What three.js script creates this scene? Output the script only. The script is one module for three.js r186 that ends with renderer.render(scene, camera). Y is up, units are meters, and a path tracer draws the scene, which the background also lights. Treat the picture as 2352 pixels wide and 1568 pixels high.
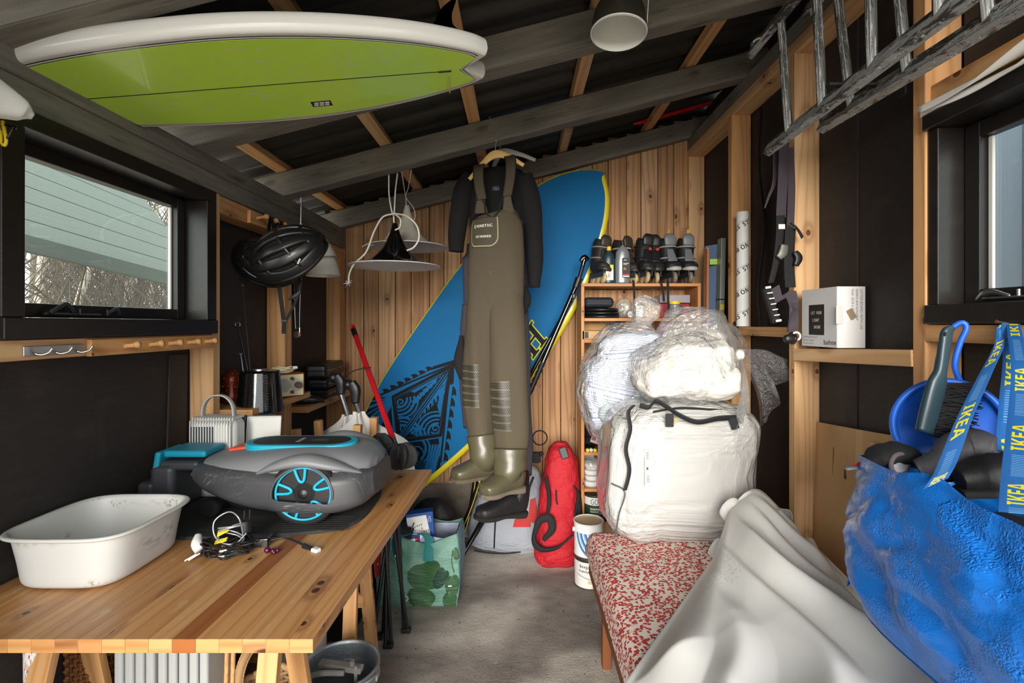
import * as THREE from 'three';
import { RoundedBoxGeometry } from 'three/addons/geometries/RoundedBoxGeometry.js';
import { mergeGeometries } from 'three/addons/utils/BufferGeometryUtils.js';
import { Brush, Evaluator, SUBTRACTION } from 'three-bvh-csg';

// ---------- camera, sky, exposure ----------
const scene = new THREE.Scene();
const FPX = 1150, CX = 1190, CY = 745, EYE = 1.32;            // focal length and horizon of a 2352 x 1568 frame
const camera = new THREE.PerspectiveCamera(2 * Math.atan(784 / FPX) * 180 / Math.PI, 2352 / 1568, 0.02, 200);
camera.position.set(0, EYE, 0);
camera.lookAt(0, EYE, -1);
camera.setViewOffset(2352, 1568, -14, 39, 2352, 1568);
camera.updateProjectionMatrix();
scene.add(camera);
scene.background = new THREE.Color().setRGB(0.92, 0.97, 1.0);  // bright overcast sky
scene.backgroundIntensity = 0.7;
const renderer = new THREE.WebGLRenderer({ antialias: true });
renderer.toneMapping = THREE.LinearToneMapping;
renderer.toneMappingExposure = 4.7;
renderer.shadowMap.enabled = true;
// the overcast sky is brightest high over the open side of the shed: a very soft daylight from there
const daylight = new THREE.DirectionalLight(0xfff8ee, 1.35);
daylight.position.set(-0.8, 2.35, 4.2);
daylight.target.position.set(0, 1.0, -2.6);
daylight.castShadow = true;
daylight.shadow.radius = 60;
Object.assign(daylight.shadow.camera, { left: -4, right: 4, top: 4, bottom: -4, near: 0.1, far: 14 });
scene.add(daylight, daylight.target);

// ---------- helpers ----------
const V = (x, y, z) => new THREE.Vector3(x, y, z);
const at = (px, py, d) => V((px - CX) * d / FPX, EYE - (py - CY) * d / FPX, -d);
let seedState = 12345;
const rnd = () => { seedState = (seedState * 1664525 + 1013904223) >>> 0; return seedState / 4294967296; };
const rr = (a, b) => a + (b - a) * rnd();
const clamp = (x, a = 0, b = 1) => Math.min(b, Math.max(a, x));
const lerp = (a, b, t) => a + (b - a) * t;
const sstep = (a, b, x) => { const t = clamp((x - a) / (b - a)); return t * t * (3 - 2 * t); };
const hash = (x, y, z) => { let h = Math.imul(x, 374761393) ^ Math.imul(y, 668265263) ^ Math.imul(z, 2147483647 - 1013904223); h = Math.imul(h ^ (h >>> 13), 1274126177); return ((h ^ (h >>> 16)) >>> 0) / 4294967296; };
function noise3(x, y, z) {
  const X = Math.floor(x), Y = Math.floor(y), Z = Math.floor(z), f = (t) => t * t * (3 - 2 * t), u = f(x - X), v = f(y - Y), w = f(z - Z);
  const c = (i, j, k) => hash(X + i, Y + j, Z + k);
  return 2 * lerp(lerp(lerp(c(0, 0, 0), c(1, 0, 0), u), lerp(c(0, 1, 0), c(1, 1, 0), u), v), lerp(lerp(c(0, 0, 1), c(1, 0, 1), u), lerp(c(0, 1, 1), c(1, 1, 1), u), v), w) - 1;
}
const fbm3 = (x, y, z, o = 3) => { let s = 0, a = 0.55; for (let i = 0; i < o; i++) { s += a * noise3(x, y, z); x *= 2.1; y *= 2.1; z *= 2.1; a *= 0.5; } return s; };
const ridge3 = (x, y, z, o = 3) => { let s = 0, a = 0.6; for (let i = 0; i < o; i++) { s += a * (1 - 2 * Math.abs(noise3(x, y, z))); x = x * 2.03 + 7; y *= 2.03; z *= 2.03; a *= 0.5; } return s; };
function pn(x, y, px, py, s) {                                 // periodic value noise, 0..1
  const X = Math.floor(x), Y = Math.floor(y), f = (t) => t * t * (3 - 2 * t), u = f(x - X), v = f(y - Y), m = (a, b) => ((a % b) + b) % b;
  const c = (i, j) => hash(m(X + i, px), m(Y + j, py), s);
  return lerp(lerp(c(0, 0), c(1, 0), u), lerp(c(0, 1), c(1, 1), u), v);
}
const names = new Map();
const numbered = (n) => { const k = names.get(n) ?? 0; names.set(n, k + 1); return k ? n + '_' + String(k).padStart(3, '0') : n; };
function shadowed(o) { o.castShadow = o.receiveShadow = true; return o; }
function obj(name, geo, m, parent, label) {
  const g = Array.isArray(geo) ? merge(geo) : geo;
  const o = shadowed(new THREE.Mesh(g, m));
  o.name = parent && parent !== scene ? name : numbered(name);
  (parent ?? scene).add(o);
  if (label) o.userData.label = label;
  return o;
}
function tag(o, label, category, group) { o.userData.label = label; o.userData.category = category; if (group) o.userData.group = group; return o; }
function thing(name, label, category, p = V(0, 0, 0), turn = 0, group) {
  const o = new THREE.Group(); o.name = numbered(name); o.position.copy(p.isVector3 ? p : V(...p)); o.rotation.y = turn; scene.add(o);
  return tag(o, label, category, group);
}
function struct(name) { const o = new THREE.Group(); o.name = name; o.userData.kind = 'structure'; scene.add(o); return o; }
function merge(list) {
  const gs = list.map((g) => { const n = g.index ? g.toNonIndexed() : g; for (const k of Object.keys(n.attributes)) if (!['position', 'normal', 'uv'].includes(k)) n.deleteAttribute(k); n.morphAttributes = {}; n.clearGroups(); return n; });
  return mergeGeometries(gs);
}
const tr = (g, x = 0, y = 0, z = 0, rx = 0, ry = 0, rz = 0) => { g.applyMatrix4(new THREE.Matrix4().compose(V(x, y, z), new THREE.Quaternion().setFromEuler(new THREE.Euler(rx, ry, rz)), V(1, 1, 1))); return g; };
function grain(g, axis) {                                      // uv in metres, u along the longest side
  g.computeBoundingBox();
  const s = g.boundingBox.getSize(V(0, 0, 0)).toArray(), p = g.attributes.position, n = g.attributes.normal;
  const L = axis ?? s.indexOf(Math.max(...s)), uv = new Float32Array(p.count * 2), ou = rnd() * 7, ov = rnd() * 7, P = [0, 0, 0], N = [0, 0, 0];
  for (let i = 0; i < p.count; i++) {
    P[0] = p.getX(i); P[1] = p.getY(i); P[2] = p.getZ(i); N[0] = Math.abs(n.getX(i)); N[1] = Math.abs(n.getY(i)); N[2] = Math.abs(n.getZ(i));
    const a = (L + 1) % 3, b = (L + 2) % 3;
    if (N[L] > 0.8) { uv[2 * i] = P[a] * 0.3 + ou; uv[2 * i + 1] = P[b] + ov; } else { uv[2 * i] = P[L] + ou; uv[2 * i + 1] = (N[a] > N[b] ? P[b] + 0.37 : P[a]) + ov; }
  }
  g.setAttribute('uv', new THREE.BufferAttribute(uv, 2));
  return g;
}
const bx = (w, h, d, r = 0.002, axis) => grain(new RoundedBoxGeometry(w, h, d, 1, Math.min(r, w / 2.1, h / 2.1, d / 2.1)), axis);
const rb = (w, h, d, r = 0.01, seg = 3) => new RoundedBoxGeometry(w, h, d, seg, Math.min(r, w / 2.05, h / 2.05, d / 2.05));
function bar(a, b, w, h, up = V(0, 1, 0), r = 0.002) {         // rectangular bar from a to b; h is measured along up
  const t = b.clone().sub(a), L = t.length(), g = bx(w, h, L, r, 2); t.normalize();
  const x = up.clone().cross(t).normalize(), y = t.clone().cross(x);
  g.applyMatrix4(new THREE.Matrix4().makeBasis(x, y, t).setPosition(a.clone().add(b).multiplyScalar(0.5)));
  return g;
}
const cyl = (r0, r1, h, seg = 24, open = false) => new THREE.CylinderGeometry(r0, r1, h, seg, 1, open);
function rod(a, b, r, r2 = r, seg = 10) {
  const t = b.clone().sub(a), g = cyl(r2, r, t.length(), seg);
  g.applyMatrix4(new THREE.Matrix4().compose(a.clone().add(b).multiplyScalar(0.5), new THREE.Quaternion().setFromUnitVectors(V(0, 1, 0), t.normalize()), V(1, 1, 1)));
  return g;
}
const tube = (pts, r, n = pts.length * 8, seg = 8, closed = false) => new THREE.TubeGeometry(new THREE.CatmullRomCurve3(pts, closed, 'centripetal'), n, r, seg, closed);
const lathe = (pts, seg = 40) => new THREE.LatheGeometry(pts.map(([r, y]) => new THREE.Vector2(Math.max(r, 0.0001), y)), seg);
function shapeOf(pts, smooth) {
  if (smooth) { const c = new THREE.CatmullRomCurve3(pts.map((p) => V(p[0], p[1], 0)), true, 'centripetal'); return new THREE.Shape(c.getPoints(smooth).map((p) => new THREE.Vector2(p.x, p.y))); }
  return new THREE.Shape(pts.map((p) => new THREE.Vector2(p[0], p[1])));
}
const prism = (pts, depth, bevel = 0, smooth = 0, bs = 3) => new THREE.ExtrudeGeometry(shapeOf(pts, smooth), { depth, bevelEnabled: bevel > 0, bevelThickness: bevel, bevelSize: bevel, bevelOffset: -bevel, bevelSegments: bs, curveSegments: 8 });
function indexed(pos, uv, idx) {
  const g = new THREE.BufferGeometry();
  g.setAttribute('position', new THREE.Float32BufferAttribute(pos, 3)); g.setAttribute('uv', new THREE.Float32BufferAttribute(uv, 2)); g.setIndex(idx); g.computeVertexNormals();
  return g;
}
// A surface fn(u, v) over a grid; th > 0 gives it thickness along its normals.
function sheet(nu, nv, fn, th = 0, su = 1, sv = 1) {
  const pos = [], uv = [], idx = [], N = (nu + 1) * (nv + 1);
  for (let j = 0; j <= nv; j++) for (let i = 0; i <= nu; i++) { const p = fn(i / nu, j / nv); pos.push(p.x, p.y, p.z); uv.push(i / nu * su, j / nv * sv); }
  for (let j = 0; j < nv; j++) for (let i = 0; i < nu; i++) { const a = j * (nu + 1) + i, b = a + 1, c = a + nu + 1, d = c + 1; idx.push(a, b, c, b, d, c); }
  if (!th) return indexed(pos, uv, idx);
  const base = indexed(pos.slice(), uv.slice(), idx.slice()), n = base.attributes.normal;
  for (let i = 0; i < N; i++) { pos.push(pos[3 * i] - n.getX(i) * th, pos[3 * i + 1] - n.getY(i) * th, pos[3 * i + 2] - n.getZ(i) * th); uv.push(uv[2 * i], uv[2 * i + 1]); }
  const M = idx.length;
  for (let k = 0; k < M; k += 3) idx.push(idx[k] + N, idx[k + 2] + N, idx[k + 1] + N);
  const edge = (a, b) => idx.push(a, a + N, b, b, a + N, b + N);
  for (let i = 0; i < nu; i++) { edge(i, i + 1); const o = nv * (nu + 1); edge(o + i + 1, o + i); }
  for (let j = 0; j < nv; j++) { edge((j + 1) * (nu + 1), j * (nu + 1)); edge(j * (nu + 1) + nu, (j + 1) * (nu + 1) + nu); }
  return indexed(pos, uv, idx);
}
// A soft tube along a path. rad: [ra, rb] per path point; rb lies along up. Options: n rings, seg, exp (superellipse), wob(p, t, a) displacement, a0..a1 partial angle, off, uv01.
function sweep(path, rad, o = {}) {
  const { n = 40, seg = 24, up = V(0, 0, 1), exp = 2, wob, a0 = 0, a1 = Math.PI * 2, off = 0, t0 = 0, t1 = 1, caps = true, uv01 = false, tension } = o;
  const curve = new THREE.CatmullRomCurve3(path, false, 'centripetal'), m = rad.length - 1, len = curve.getLength(), pos = [], uv = [], idx = [], full = a1 - a0 > 6.2, K = path.length - 1;
  const pick = (k, c) => rad[clamp(k, 0, m)][c];
  const sm = (t, c) => { const x = t * m, i = Math.min(m - 1, Math.floor(x)), f = x - i, p0 = pick(i - 1, c), p1 = pick(i, c), p2 = pick(i + 1, c), p3 = pick(i + 2, c); return Math.max(0.0004, 0.5 * (2 * p1 + (p2 - p0) * f + (2 * p0 - 5 * p1 + 4 * p2 - p3) * f * f + (3 * p1 - p0 - 3 * p2 + p3) * f * f * f)); };
  let P;
  for (let j = 0; j <= n; j++) {
    const t = lerp(t0, t1, j / n), c = curve.getPoint(t), T = curve.getTangent(t), B = up.clone().addScaledVector(T, -up.dot(T)).normalize(), A = B.clone().cross(T).normalize(), ra = sm(t, 0) + off, rbb = sm(t, 1) + off;
    for (let i = 0; i <= seg; i++) {
      const a = lerp(a0, a1, i / seg), ca = Math.cos(a), sa = Math.sin(a), ex = typeof exp === 'function' ? exp(t) : exp;
      P = c.clone().addScaledVector(A, ra * Math.sign(ca) * Math.abs(ca) ** (2 / ex)).addScaledVector(B, rbb * Math.sign(sa) * Math.abs(sa) ** (2 / ex));
      if (wob) { const w = wob(P, t, full && i === seg ? a0 : a); P.add(P.clone().sub(c).normalize().multiplyScalar(w)); }
      pos.push(P.x, P.y, P.z); uv.push(uv01 ? i / seg : i / seg * (a1 - a0) * (ra + rbb) / 2, uv01 ? j / n : t * len);
    }
  }
  const S = seg + 1;
  for (let j = 0; j < n; j++) for (let i = 0; i < seg; i++) { const a = j * S + i; idx.push(a, a + S, a + 1, a + 1, a + S, a + S + 1); }
  if (caps && full) for (const [j, flip] of [[0, 0], [n, 1]]) {
    const c = curve.getPoint(lerp(t0, t1, j / n)), k = pos.length / 3; pos.push(c.x, c.y, c.z); uv.push(0, 0);
    for (let i = 0; i < seg; i++) { const a = j * S + i; flip ? idx.push(k, a + 1, a) : idx.push(k, a, a + 1); }
  }
  const g = indexed(pos, uv, idx);
  if (full) { const N = g.attributes.normal; for (let j = 0; j <= n; j++) { const a = j * S, b = a + seg, v = V(N.getX(a) + N.getX(b), N.getY(a) + N.getY(b), N.getZ(a) + N.getZ(b)).normalize(); N.setXYZ(a, v.x, v.y, v.z); N.setXYZ(b, v.x, v.y, v.z); } }
  return g;
}
// A soft lump: superellipsoid with displacement.
function blob(rx, ry, rz, o = {}) {
  const { seg = 48, e = 2.4, wob, uvs = 1 } = o, pos = [], uv = [], idx = [], nv = Math.round(seg * 0.6), f = (x) => Math.sign(x) * Math.abs(x) ** (2 / e);
  for (let j = 0; j <= nv; j++) for (let i = 0; i <= seg; i++) {
    const th = j / nv * Math.PI - Math.PI / 2, ph = (i % seg) / seg * Math.PI * 2, p = V(rx * f(Math.cos(th)) * f(Math.cos(ph)), ry * f(Math.sin(th)), rz * f(Math.cos(th)) * f(Math.sin(ph)));
    if (wob) { const d = V(p.x / rx, p.y / ry, p.z / rz).normalize(); p.addScaledVector(d, wob(p, d)); }
    pos.push(p.x, p.y, p.z); uv.push(i / seg * 2 * (rx + rz) * uvs, j / nv * 2 * ry * 1.5 * uvs);
  }
  for (let j = 0; j < nv; j++) for (let i = 0; i < seg; i++) { const a = j * (seg + 1) + i, b = a + seg + 1; idx.push(a, b, a + 1, a + 1, b, b + 1); }
  const g = indexed(pos, uv, idx), N = g.attributes.normal;
  for (let j = 0; j <= nv; j++) { const a = j * (seg + 1), b = a + seg, v = V(N.getX(a) + N.getX(b), N.getY(a) + N.getY(b), N.getZ(a) + N.getZ(b)).normalize(); N.setXYZ(a, v.x, v.y, v.z); N.setXYZ(b, v.x, v.y, v.z); }
  return g;
}
// A flat strap: ribbon through points, width along w.
function ribbon(pts, width, w, th = 0.0016, n = pts.length * 8, uvLen) {
  const c = new THREE.CatmullRomCurve3(pts, false, 'centripetal'), L = c.getLength(), W = Array.isArray(w) ? w : [w];
  return sheet(3, n, (u, v) => { const k = v * (W.length - 1), i = Math.min(W.length - 2 < 0 ? 0 : W.length - 2, Math.floor(k)), d = W.length > 1 ? W[i].clone().lerp(W[i + 1], k - i).normalize() : W[0], ww = Array.isArray(width) ? lerp(width[0], width[1], v) : width; return c.getPoint(v).addScaledVector(d, (u - 0.5) * ww); }, th, 1, uvLen ? L / uvLen : 1);
}

// ---------- textures ----------
function dataTex(w, h, fn, srgb, size) {
  const d = new Uint8Array(w * h * 4);
  for (let y = 0; y < h; y++) for (let x = 0; x < w; x++) { const c = fn(x / w, y / h), i = (y * w + x) * 4; d[i] = clamp(c[0], 0, 255); d[i + 1] = clamp(c[1], 0, 255); d[i + 2] = clamp(c[2], 0, 255); d[i + 3] = 255; }
  const t = new THREE.DataTexture(d, w, h); t.wrapS = t.wrapT = THREE.RepeatWrapping; t.magFilter = t.minFilter = THREE.LinearFilter; t.generateMipmaps = false; if (srgb) t.colorSpace = THREE.SRGBColorSpace;
  if (size) t.repeat.set(1 / size[0], 1 / size[1]);
  t.needsUpdate = true; return t;
}
function canvasTex(w, h, draw, size) {
  const c = document.createElement('canvas'); c.width = w; c.height = h; const x = c.getContext('2d'); draw(x, w, h);
  const t = new THREE.CanvasTexture(c); t.colorSpace = THREE.SRGBColorSpace; t.magFilter = THREE.LinearFilter; t.wrapS = t.wrapT = THREE.RepeatWrapping; if (size) t.repeat.set(1 / size[0], 1 / size[1]); return t;
}
const mix3 = (a, b, t) => [lerp(a[0], b[0], t), lerp(a[1], b[1], t), lerp(a[2], b[2], t)];
function woodValues(seed, rings, knots) {                      // grain 0..1 and knot 0..1 over a 1.6 x 0.4 m tile
  return (u, v) => {
    let y = v + 0.012 * (pn(u * 4, v * 4, 4, 4, seed) - 0.5) + 0.004 * (pn(u * 12, v * 12, 12, 12, seed + 1) - 0.5), kn = 0;
    for (const [kx, ky, kr] of knots) {
      let dx = u - kx, dy = v - ky; dx -= Math.round(dx); dy -= Math.round(dy);
      const X = dx * 1.6, Y = dy * 0.4, q = Math.sqrt((X * 0.5) ** 2 + Y ** 2) / kr;
      y += 0.55 * kr * Math.sign(dy) * Math.exp(-q * 0.55) / 0.4;
      kn = Math.max(kn, (1 - sstep(0.55, 1.05, Math.sqrt((X * 0.75) ** 2 + Y ** 2) / kr)) * 1.0);
      kn = Math.max(kn, 0.3 * Math.exp(-((q - 1.4) ** 2) * 2));
    }
    const ph = y * rings + 2.2 * pn(u * 2, v * 6, 2, 6, seed + 2), s = 0.5 + 0.5 * Math.sin(ph * 6.283);
    const late = s ** 4, fib = pn(u * 24, v * 420, 24, 420, seed + 3), br = pn(u * 3, v * 9, 3, 9, seed + 4);
    return [clamp(0.52 * late + 0.22 * fib + 0.36 * br), kn];
  };
}
const knotsA = Array.from({ length: 9 }, (_, i) => [hash(i, 3, 1), hash(i, 5, 2), 0.008 + 0.008 * hash(i, 7, 3)]);
const wv = woodValues(11, 11, knotsA), wvTable = woodValues(21, 13, Array.from({ length: 15 }, (_, i) => [hash(i, 13, 1), hash(i, 15, 2), 0.005 + 0.007 * hash(i, 17, 3)]));
const woodTex = (f, lo, hi, knot, extra) => dataTex(1024, 384, (u, v) => { const [g, k] = f(u, v); let c = mix3(mix3(lo, hi, g), knot, k); if (extra) c = extra(c, u, v); return c; }, true, [1.6, 0.4]);
const T = {};
T.pine = woodTex(wv, [226, 188, 142], [196, 148, 100], [112, 66, 38]);
T.plank = woodTex(wv, [200, 165, 128], [156, 118, 84], [78, 48, 32], (c, u, v) => { const s = sstep(0.62, 0.8, pn(u * 2, v * 14, 2, 14, 88)); return mix3(c, [104, 70, 46], s * 0.32); });
T.table = woodTex(wvTable, [206, 160, 108], [178, 126, 76], [70, 30, 14], (c, u, v) => mix3(c, [210, 190, 160], 0.5 * sstep(0.8, 0.95, pn(u * 60, v * 60, 60, 60, 5)) * sstep(0.55, 0.75, pn(u * 5, v * 3, 5, 3, 6))));
T.woodBump = dataTex(512, 256, (u, v) => { const [g, k] = wv(u, v), x = 200 - 110 * g - 40 * k; return [x, x, x]; }, false, [1.6, 0.4]);
T.dark = dataTex(512, 512, (u, v) => {
  const f = pn(u * 10, v * 160, 10, 160, 31), b = pn(u * 5, v * 5, 5, 5, 32), s = pn(u * 200, v * 200, 200, 200, 33), k = pn(u * 9, v * 22, 9, 22, 34);
  let c = mix3([92, 89, 81], [138, 134, 122], clamp(0.45 * f + 0.6 * b)); c = mix3(c, [150, 146, 130], sstep(0.93, 1, s) * 0.7); return mix3(c, [48, 46, 40], sstep(0.72, 0.95, k * 0.6 + 0.4 * f) * 0.6);
}, true, [1, 1]);
T.black = dataTex(1024, 1024, (u, v) => {
  const b = pn(u * 6, v * 6, 6, 6, 41), f = pn(u * 240, v * 40, 240, 40, 42), s = pn(u * 330, v * 330, 330, 330, 43), d = pn(u * 18, v * 18, 18, 18, 44);
  let c = mix3([38, 33, 31], [54, 48, 45], clamp(0.5 * b + 0.5 * f)); c = mix3(c, [150, 136, 118], sstep(0.985, 1, s) * 0.9); return mix3(c, [70, 64, 58], sstep(0.75, 0.95, d) * 0.35);
}, true, [1.2, 1.2]);
T.fineBump = dataTex(512, 512, (u, v) => { const x = 255 * (0.5 * pn(u * 128, v * 128, 128, 128, 51) + 0.3 * pn(u * 32, v * 32, 32, 32, 52) + 0.2 * pn(u * 250, v * 250, 250, 250, 53)); return [x, x, x]; }, false, [0.5, 0.5]);
T.crinkle = dataTex(512, 512, (u, v) => { let x = 0, a = 0.5; for (let i = 0, k = 7; i < 4; i++, k *= 2) { x += a * (1 - Math.abs(2 * pn(u * k + 3 * pn(u * k, v * k, k, k, 60 + i), v * k, k, k, 64 + i) - 1)); a *= 0.55; } x *= 210; return [x, x, x]; }, false, [0.4, 0.4]);
T.weave = dataTex(256, 256, (u, v) => { const x = 128 + 90 * Math.sin(u * 6.283 * 64) * Math.sin(v * 6.283 * 64); return [x, x, x]; }, false, [0.16, 0.16]);
T.tarpWeave = dataTex(512, 512, (u, v) => { const a = Math.sin(u * 6.283 * 80), b = Math.sin(v * 6.283 * 80), x = 110 + 70 * Math.max(a * a * 0.8, b * b * 0.8) * (0.55 + 0.9 * pn(u * 80, v * 80, 80, 80, 70)) + 60 * (pn(u * 9, v * 9, 9, 9, 71) - 0.5); return [x, x, x]; }, false, [0.3, 0.3]);
T.glint = dataTex(512, 512, (u, v) => { const c = pn(u * 140, v * 140, 140, 140, 72), d = pn(u * 230, v * 230, 230, 230, 73), m = sstep(0.35, 0.7, pn(u * 10 + 2 * pn(u * 6, v * 6, 6, 6, 75), v * 7, 10, 7, 74)), r = 1 - Math.abs(2 * pn(u * 12, v * 9, 12, 9, 76) - 1), x = 90 + 110 * (0.6 * c + 0.4 * d) * (0.25 + m) + 50 * r; return [x, x, x]; }, false, [0.3, 0.3]);
T.concrete = dataTex(1024, 1024, (u, v) => {
  const b = 0.6 * pn(u * 4, v * 7, 4, 7, 81) + 0.4 * pn(u * 9, v * 13, 9, 13, 82), m = pn(u * 30, v * 60, 30, 60, 83), f = pn(u * 300, v * 300, 300, 300, 84), s = pn(u * 160, v * 160, 160, 160, 85);
  let c = mix3([118, 110, 103], [206, 198, 187], clamp(0.66 * sstep(0.34, 0.66, b) + 0.24 * m + 0.14 * f)); c = mix3(c, [52, 46, 42], sstep(0.94, 0.99, s) * 0.85); return mix3(c, [206, 200, 190], sstep(0.95, 1, pn(u * 120, v * 120, 120, 120, 86)) * 0.6);
}, true, [1.7, 1.7]);
// ---------- materials ----------
const std = (o) => new THREE.MeshPhysicalMaterial({ roughness: 0.6, ...o });
const col = (h) => new THREE.Color(h);
const M = {
  pine: [0xffffff, 0xf2e4d2, 0xfff2de].map((c) => std({ map: T.pine, color: col(c), bumpMap: T.woodBump, bumpScale: 0.0006, roughness: 0.7 })),
  plank: [0xffffff, 0xf4ebe0, 0xfaf0e4, 0xece0d4].map((c) => std({ map: T.plank, color: col(c), bumpMap: T.woodBump, bumpScale: 0.0007, roughness: 0.75 })),
  stave: [0xffffff, 0xf2e8dc, 0xfff8ee, 0xf7eee2].map((c) => std({ map: T.table, color: col(c), bumpMap: T.woodBump, bumpScale: 0.0002, roughness: 0.42, clearcoat: 0.15, clearcoatRoughness: 0.35 })),
  staveDark: std({ map: T.table, color: col(0xc49c76), roughness: 0.42, clearcoat: 0.15, clearcoatRoughness: 0.35 }),
  shelfWood: std({ map: T.table, color: col(0xf6e2cc), roughness: 0.5 }),
  beech: std({ map: T.pine, color: col(0xf8ead4), roughness: 0.6 }),
  dark: std({ map: T.dark, bumpMap: T.fineBump, bumpScale: 0.001, roughness: 0.85 }),
  roof: std({ color: col(0x2a2823), bumpMap: T.tarpWeave, bumpScale: 0.0008, roughness: 0.55 }),
  black: std({ map: T.black, bumpMap: T.fineBump, bumpScale: 0.0006, roughness: 0.7 }),
  frame: std({ map: T.black, color: col(0xb8b8b8), roughness: 0.36, bumpMap: T.fineBump, bumpScale: 0.00012 }),
  concrete: std({ map: T.concrete, bumpMap: T.fineBump, bumpScale: 0.0012, roughness: 0.88 }),
  glass: std({ color: 0xf2f6f4, transmission: 1, roughness: 0.0, thickness: 0, ior: 1.5 }),
  white: std({ color: 0xd8d8d4, roughness: 0.35 }),
  whiteMatt: std({ color: 0xe2e1dc, roughness: 0.8 }),
  blackPl: std({ color: 0x17171a, roughness: 0.42 }),
  blackMatt: std({ color: 0x141416, roughness: 0.85 }),
  blackGloss: std({ color: 0x0c0c0e, roughness: 0.12, clearcoat: 0.6, clearcoatRoughness: 0.05 }),
  darkGrey: std({ color: 0x3a3c40, roughness: 0.5 }),
  steel: std({ color: 0xc8cacc, metalness: 1, roughness: 0.3 }),
  chrome: std({ color: 0xe0e2e4, metalness: 1, roughness: 0.12 }),
  red: std({ color: 0xc01622, roughness: 0.4 }),
  yellow: std({ color: 0xe8c81c, roughness: 0.45 }),
  cardboard: std({ color: 0xb08a5c, roughness: 0.9, bumpMap: T.fineBump, bumpScale: 0.0005 }),
};
const clone = (m, o) => { const c = m.clone(); for (const k in o) c[k] = c[k]?.isColor ? col(o[k]) : o[k]; return c; };
const print = (w, h, draw, o = {}) => std({ map: canvasTex(w, h, draw), roughness: 0.55, ...o });
const pickOf = (a) => a[Math.floor(rnd() * a.length) % a.length];

// ================= the shed =================
const floor = struct('floor');
obj('slab', tr(grain(new THREE.BoxGeometry(2.5, 0.1, 3.5), 0), 0, -0.05, -1.45), M.concrete, floor);
const yard = struct('ground_outside');
obj('paving', tr(grain(new THREE.BoxGeometry(60, 0.1, 60), 0), 0, -0.16, 0), clone(M.concrete, { color: 0xfff8ec }), yard);

const roofY = (x) => 2.18 + 0.258 * x;                          // underside of the rafters
const SL = Math.atan(0.258);
// back wall: vertical tongue-and-groove boards over a concrete plinth
const wallBack = struct('wall_back');
{
  let x = -1.16; let k = 0;
  while (x < 1.15) {
    const w = [0.098, 0.112, 0.09, 0.104][k % 4], top = roofY(x + w / 2) + 0.13, h = top - 0.344;
    obj('plank', tr(bx(w - 0.003, h, 0.02, 0.004), x + w / 2, 0.344 + h / 2, -3.09 + 0.002 * (k % 2)), M.plank[(k * 7 + 3) % 4], wallBack);
    if (k % 2 === 0) obj('bead', tr(bx(0.012, h, 0.016, 0.004), x + w - 0.016, 0.344 + h / 2, -3.084), M.plank[(k * 5 + 1) % 4], wallBack);
    x += w; k++;
  }
  obj('plinth', tr(grain(new THREE.BoxGeometry(2.4, 0.35, 0.12)), 0, 0.17, -3.17), clone(M.concrete, { color: 0xdad6cf }), wallBack);
  obj('backing', prism([[-1.2, 0.3], [1.2, 0.3], [1.2, roofY(1.2) + 0.2], [-1.2, roofY(-1.2) + 0.2]], 0.03), M.blackMatt, wallBack).position.set(0, 0, -3.14);
}
// left wall
const wallLeft = struct('wall_left');
const LX = -1.15, LI = -1.067;
const panelL = (d0, d1, y0, y1, x = LX) => obj('sheathing_panel', tr(grain(new THREE.BoxGeometry(0.012, y1 - y0, d1 - d0 - 0.003), 1), x - 0.006, (y0 + y1) / 2, -(d0 + d1) / 2), M.black, wallLeft);
panelL(-0.3, 1.684, 0, 1.29); panelL(1.672, 2.32, 0, 1.80, LX - 0.004); panelL(2.322, 3.1, 0, 1.80); panelL(-0.3, 1.07, 1.29, 1.80);
obj('sheathing_panel', bar(V(-1.146, 0, -1.64), V(-1.146, 1.22, -1.69), 0.006, 0.09, V(0, 0, 1)), M.black, wallLeft);
const stud = (par, x0, x1, d0, d1, y0, y1, i = 0) => obj('stud', tr(bx(x1 - x0, y1 - y0, d1 - d0, 0.002, 1), (x0 + x1) / 2, (y0 + y1) / 2, -(d0 + d1) / 2), M.pine[i % 3], par);
stud(wallLeft, LX, LI, 1.752, 1.792, 0, 1.785, 0); stud(wallLeft, LX, LI, 2.29, 2.36, 0, 1.72, 2); stud(wallLeft, LX, LI, 3.0, 3.07, 0, 1.72, 1);
stud(wallLeft, LX, LI, 0.4, 0.445, 0, 1.785, 1);
obj('header', tr(bx(0.075, 0.062, 1.28, 0.002), -1.108, 1.752, -2.432), M.pine[1], wallLeft);
obj('wall_plate', tr(bx(0.085, 0.062, 3.4, 0.002), -1.108, 1.8165, -1.4), M.dark, wallLeft);
obj('wall_plate', tr(bx(0.081, 0.058, 3.4, 0.003), -1.108, 1.878, -1.4), M.dark, wallLeft);
obj('nogging', tr(bx(0.16, 0.028, 0.64, 0.002), -1.07, 0.917, -2.68), M.pine[1], wallLeft);
obj('nogging', tr(bx(0.2, 0.026, 0.5, 0.002), -1.05, 1.002, -2.04), M.pine[1], wallLeft);
obj('nogging', tr(bx(0.045, 0.045, 1.35, 0.002), -1.09, 1.2645, -1.07), M.pine[0], wallLeft);
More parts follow.
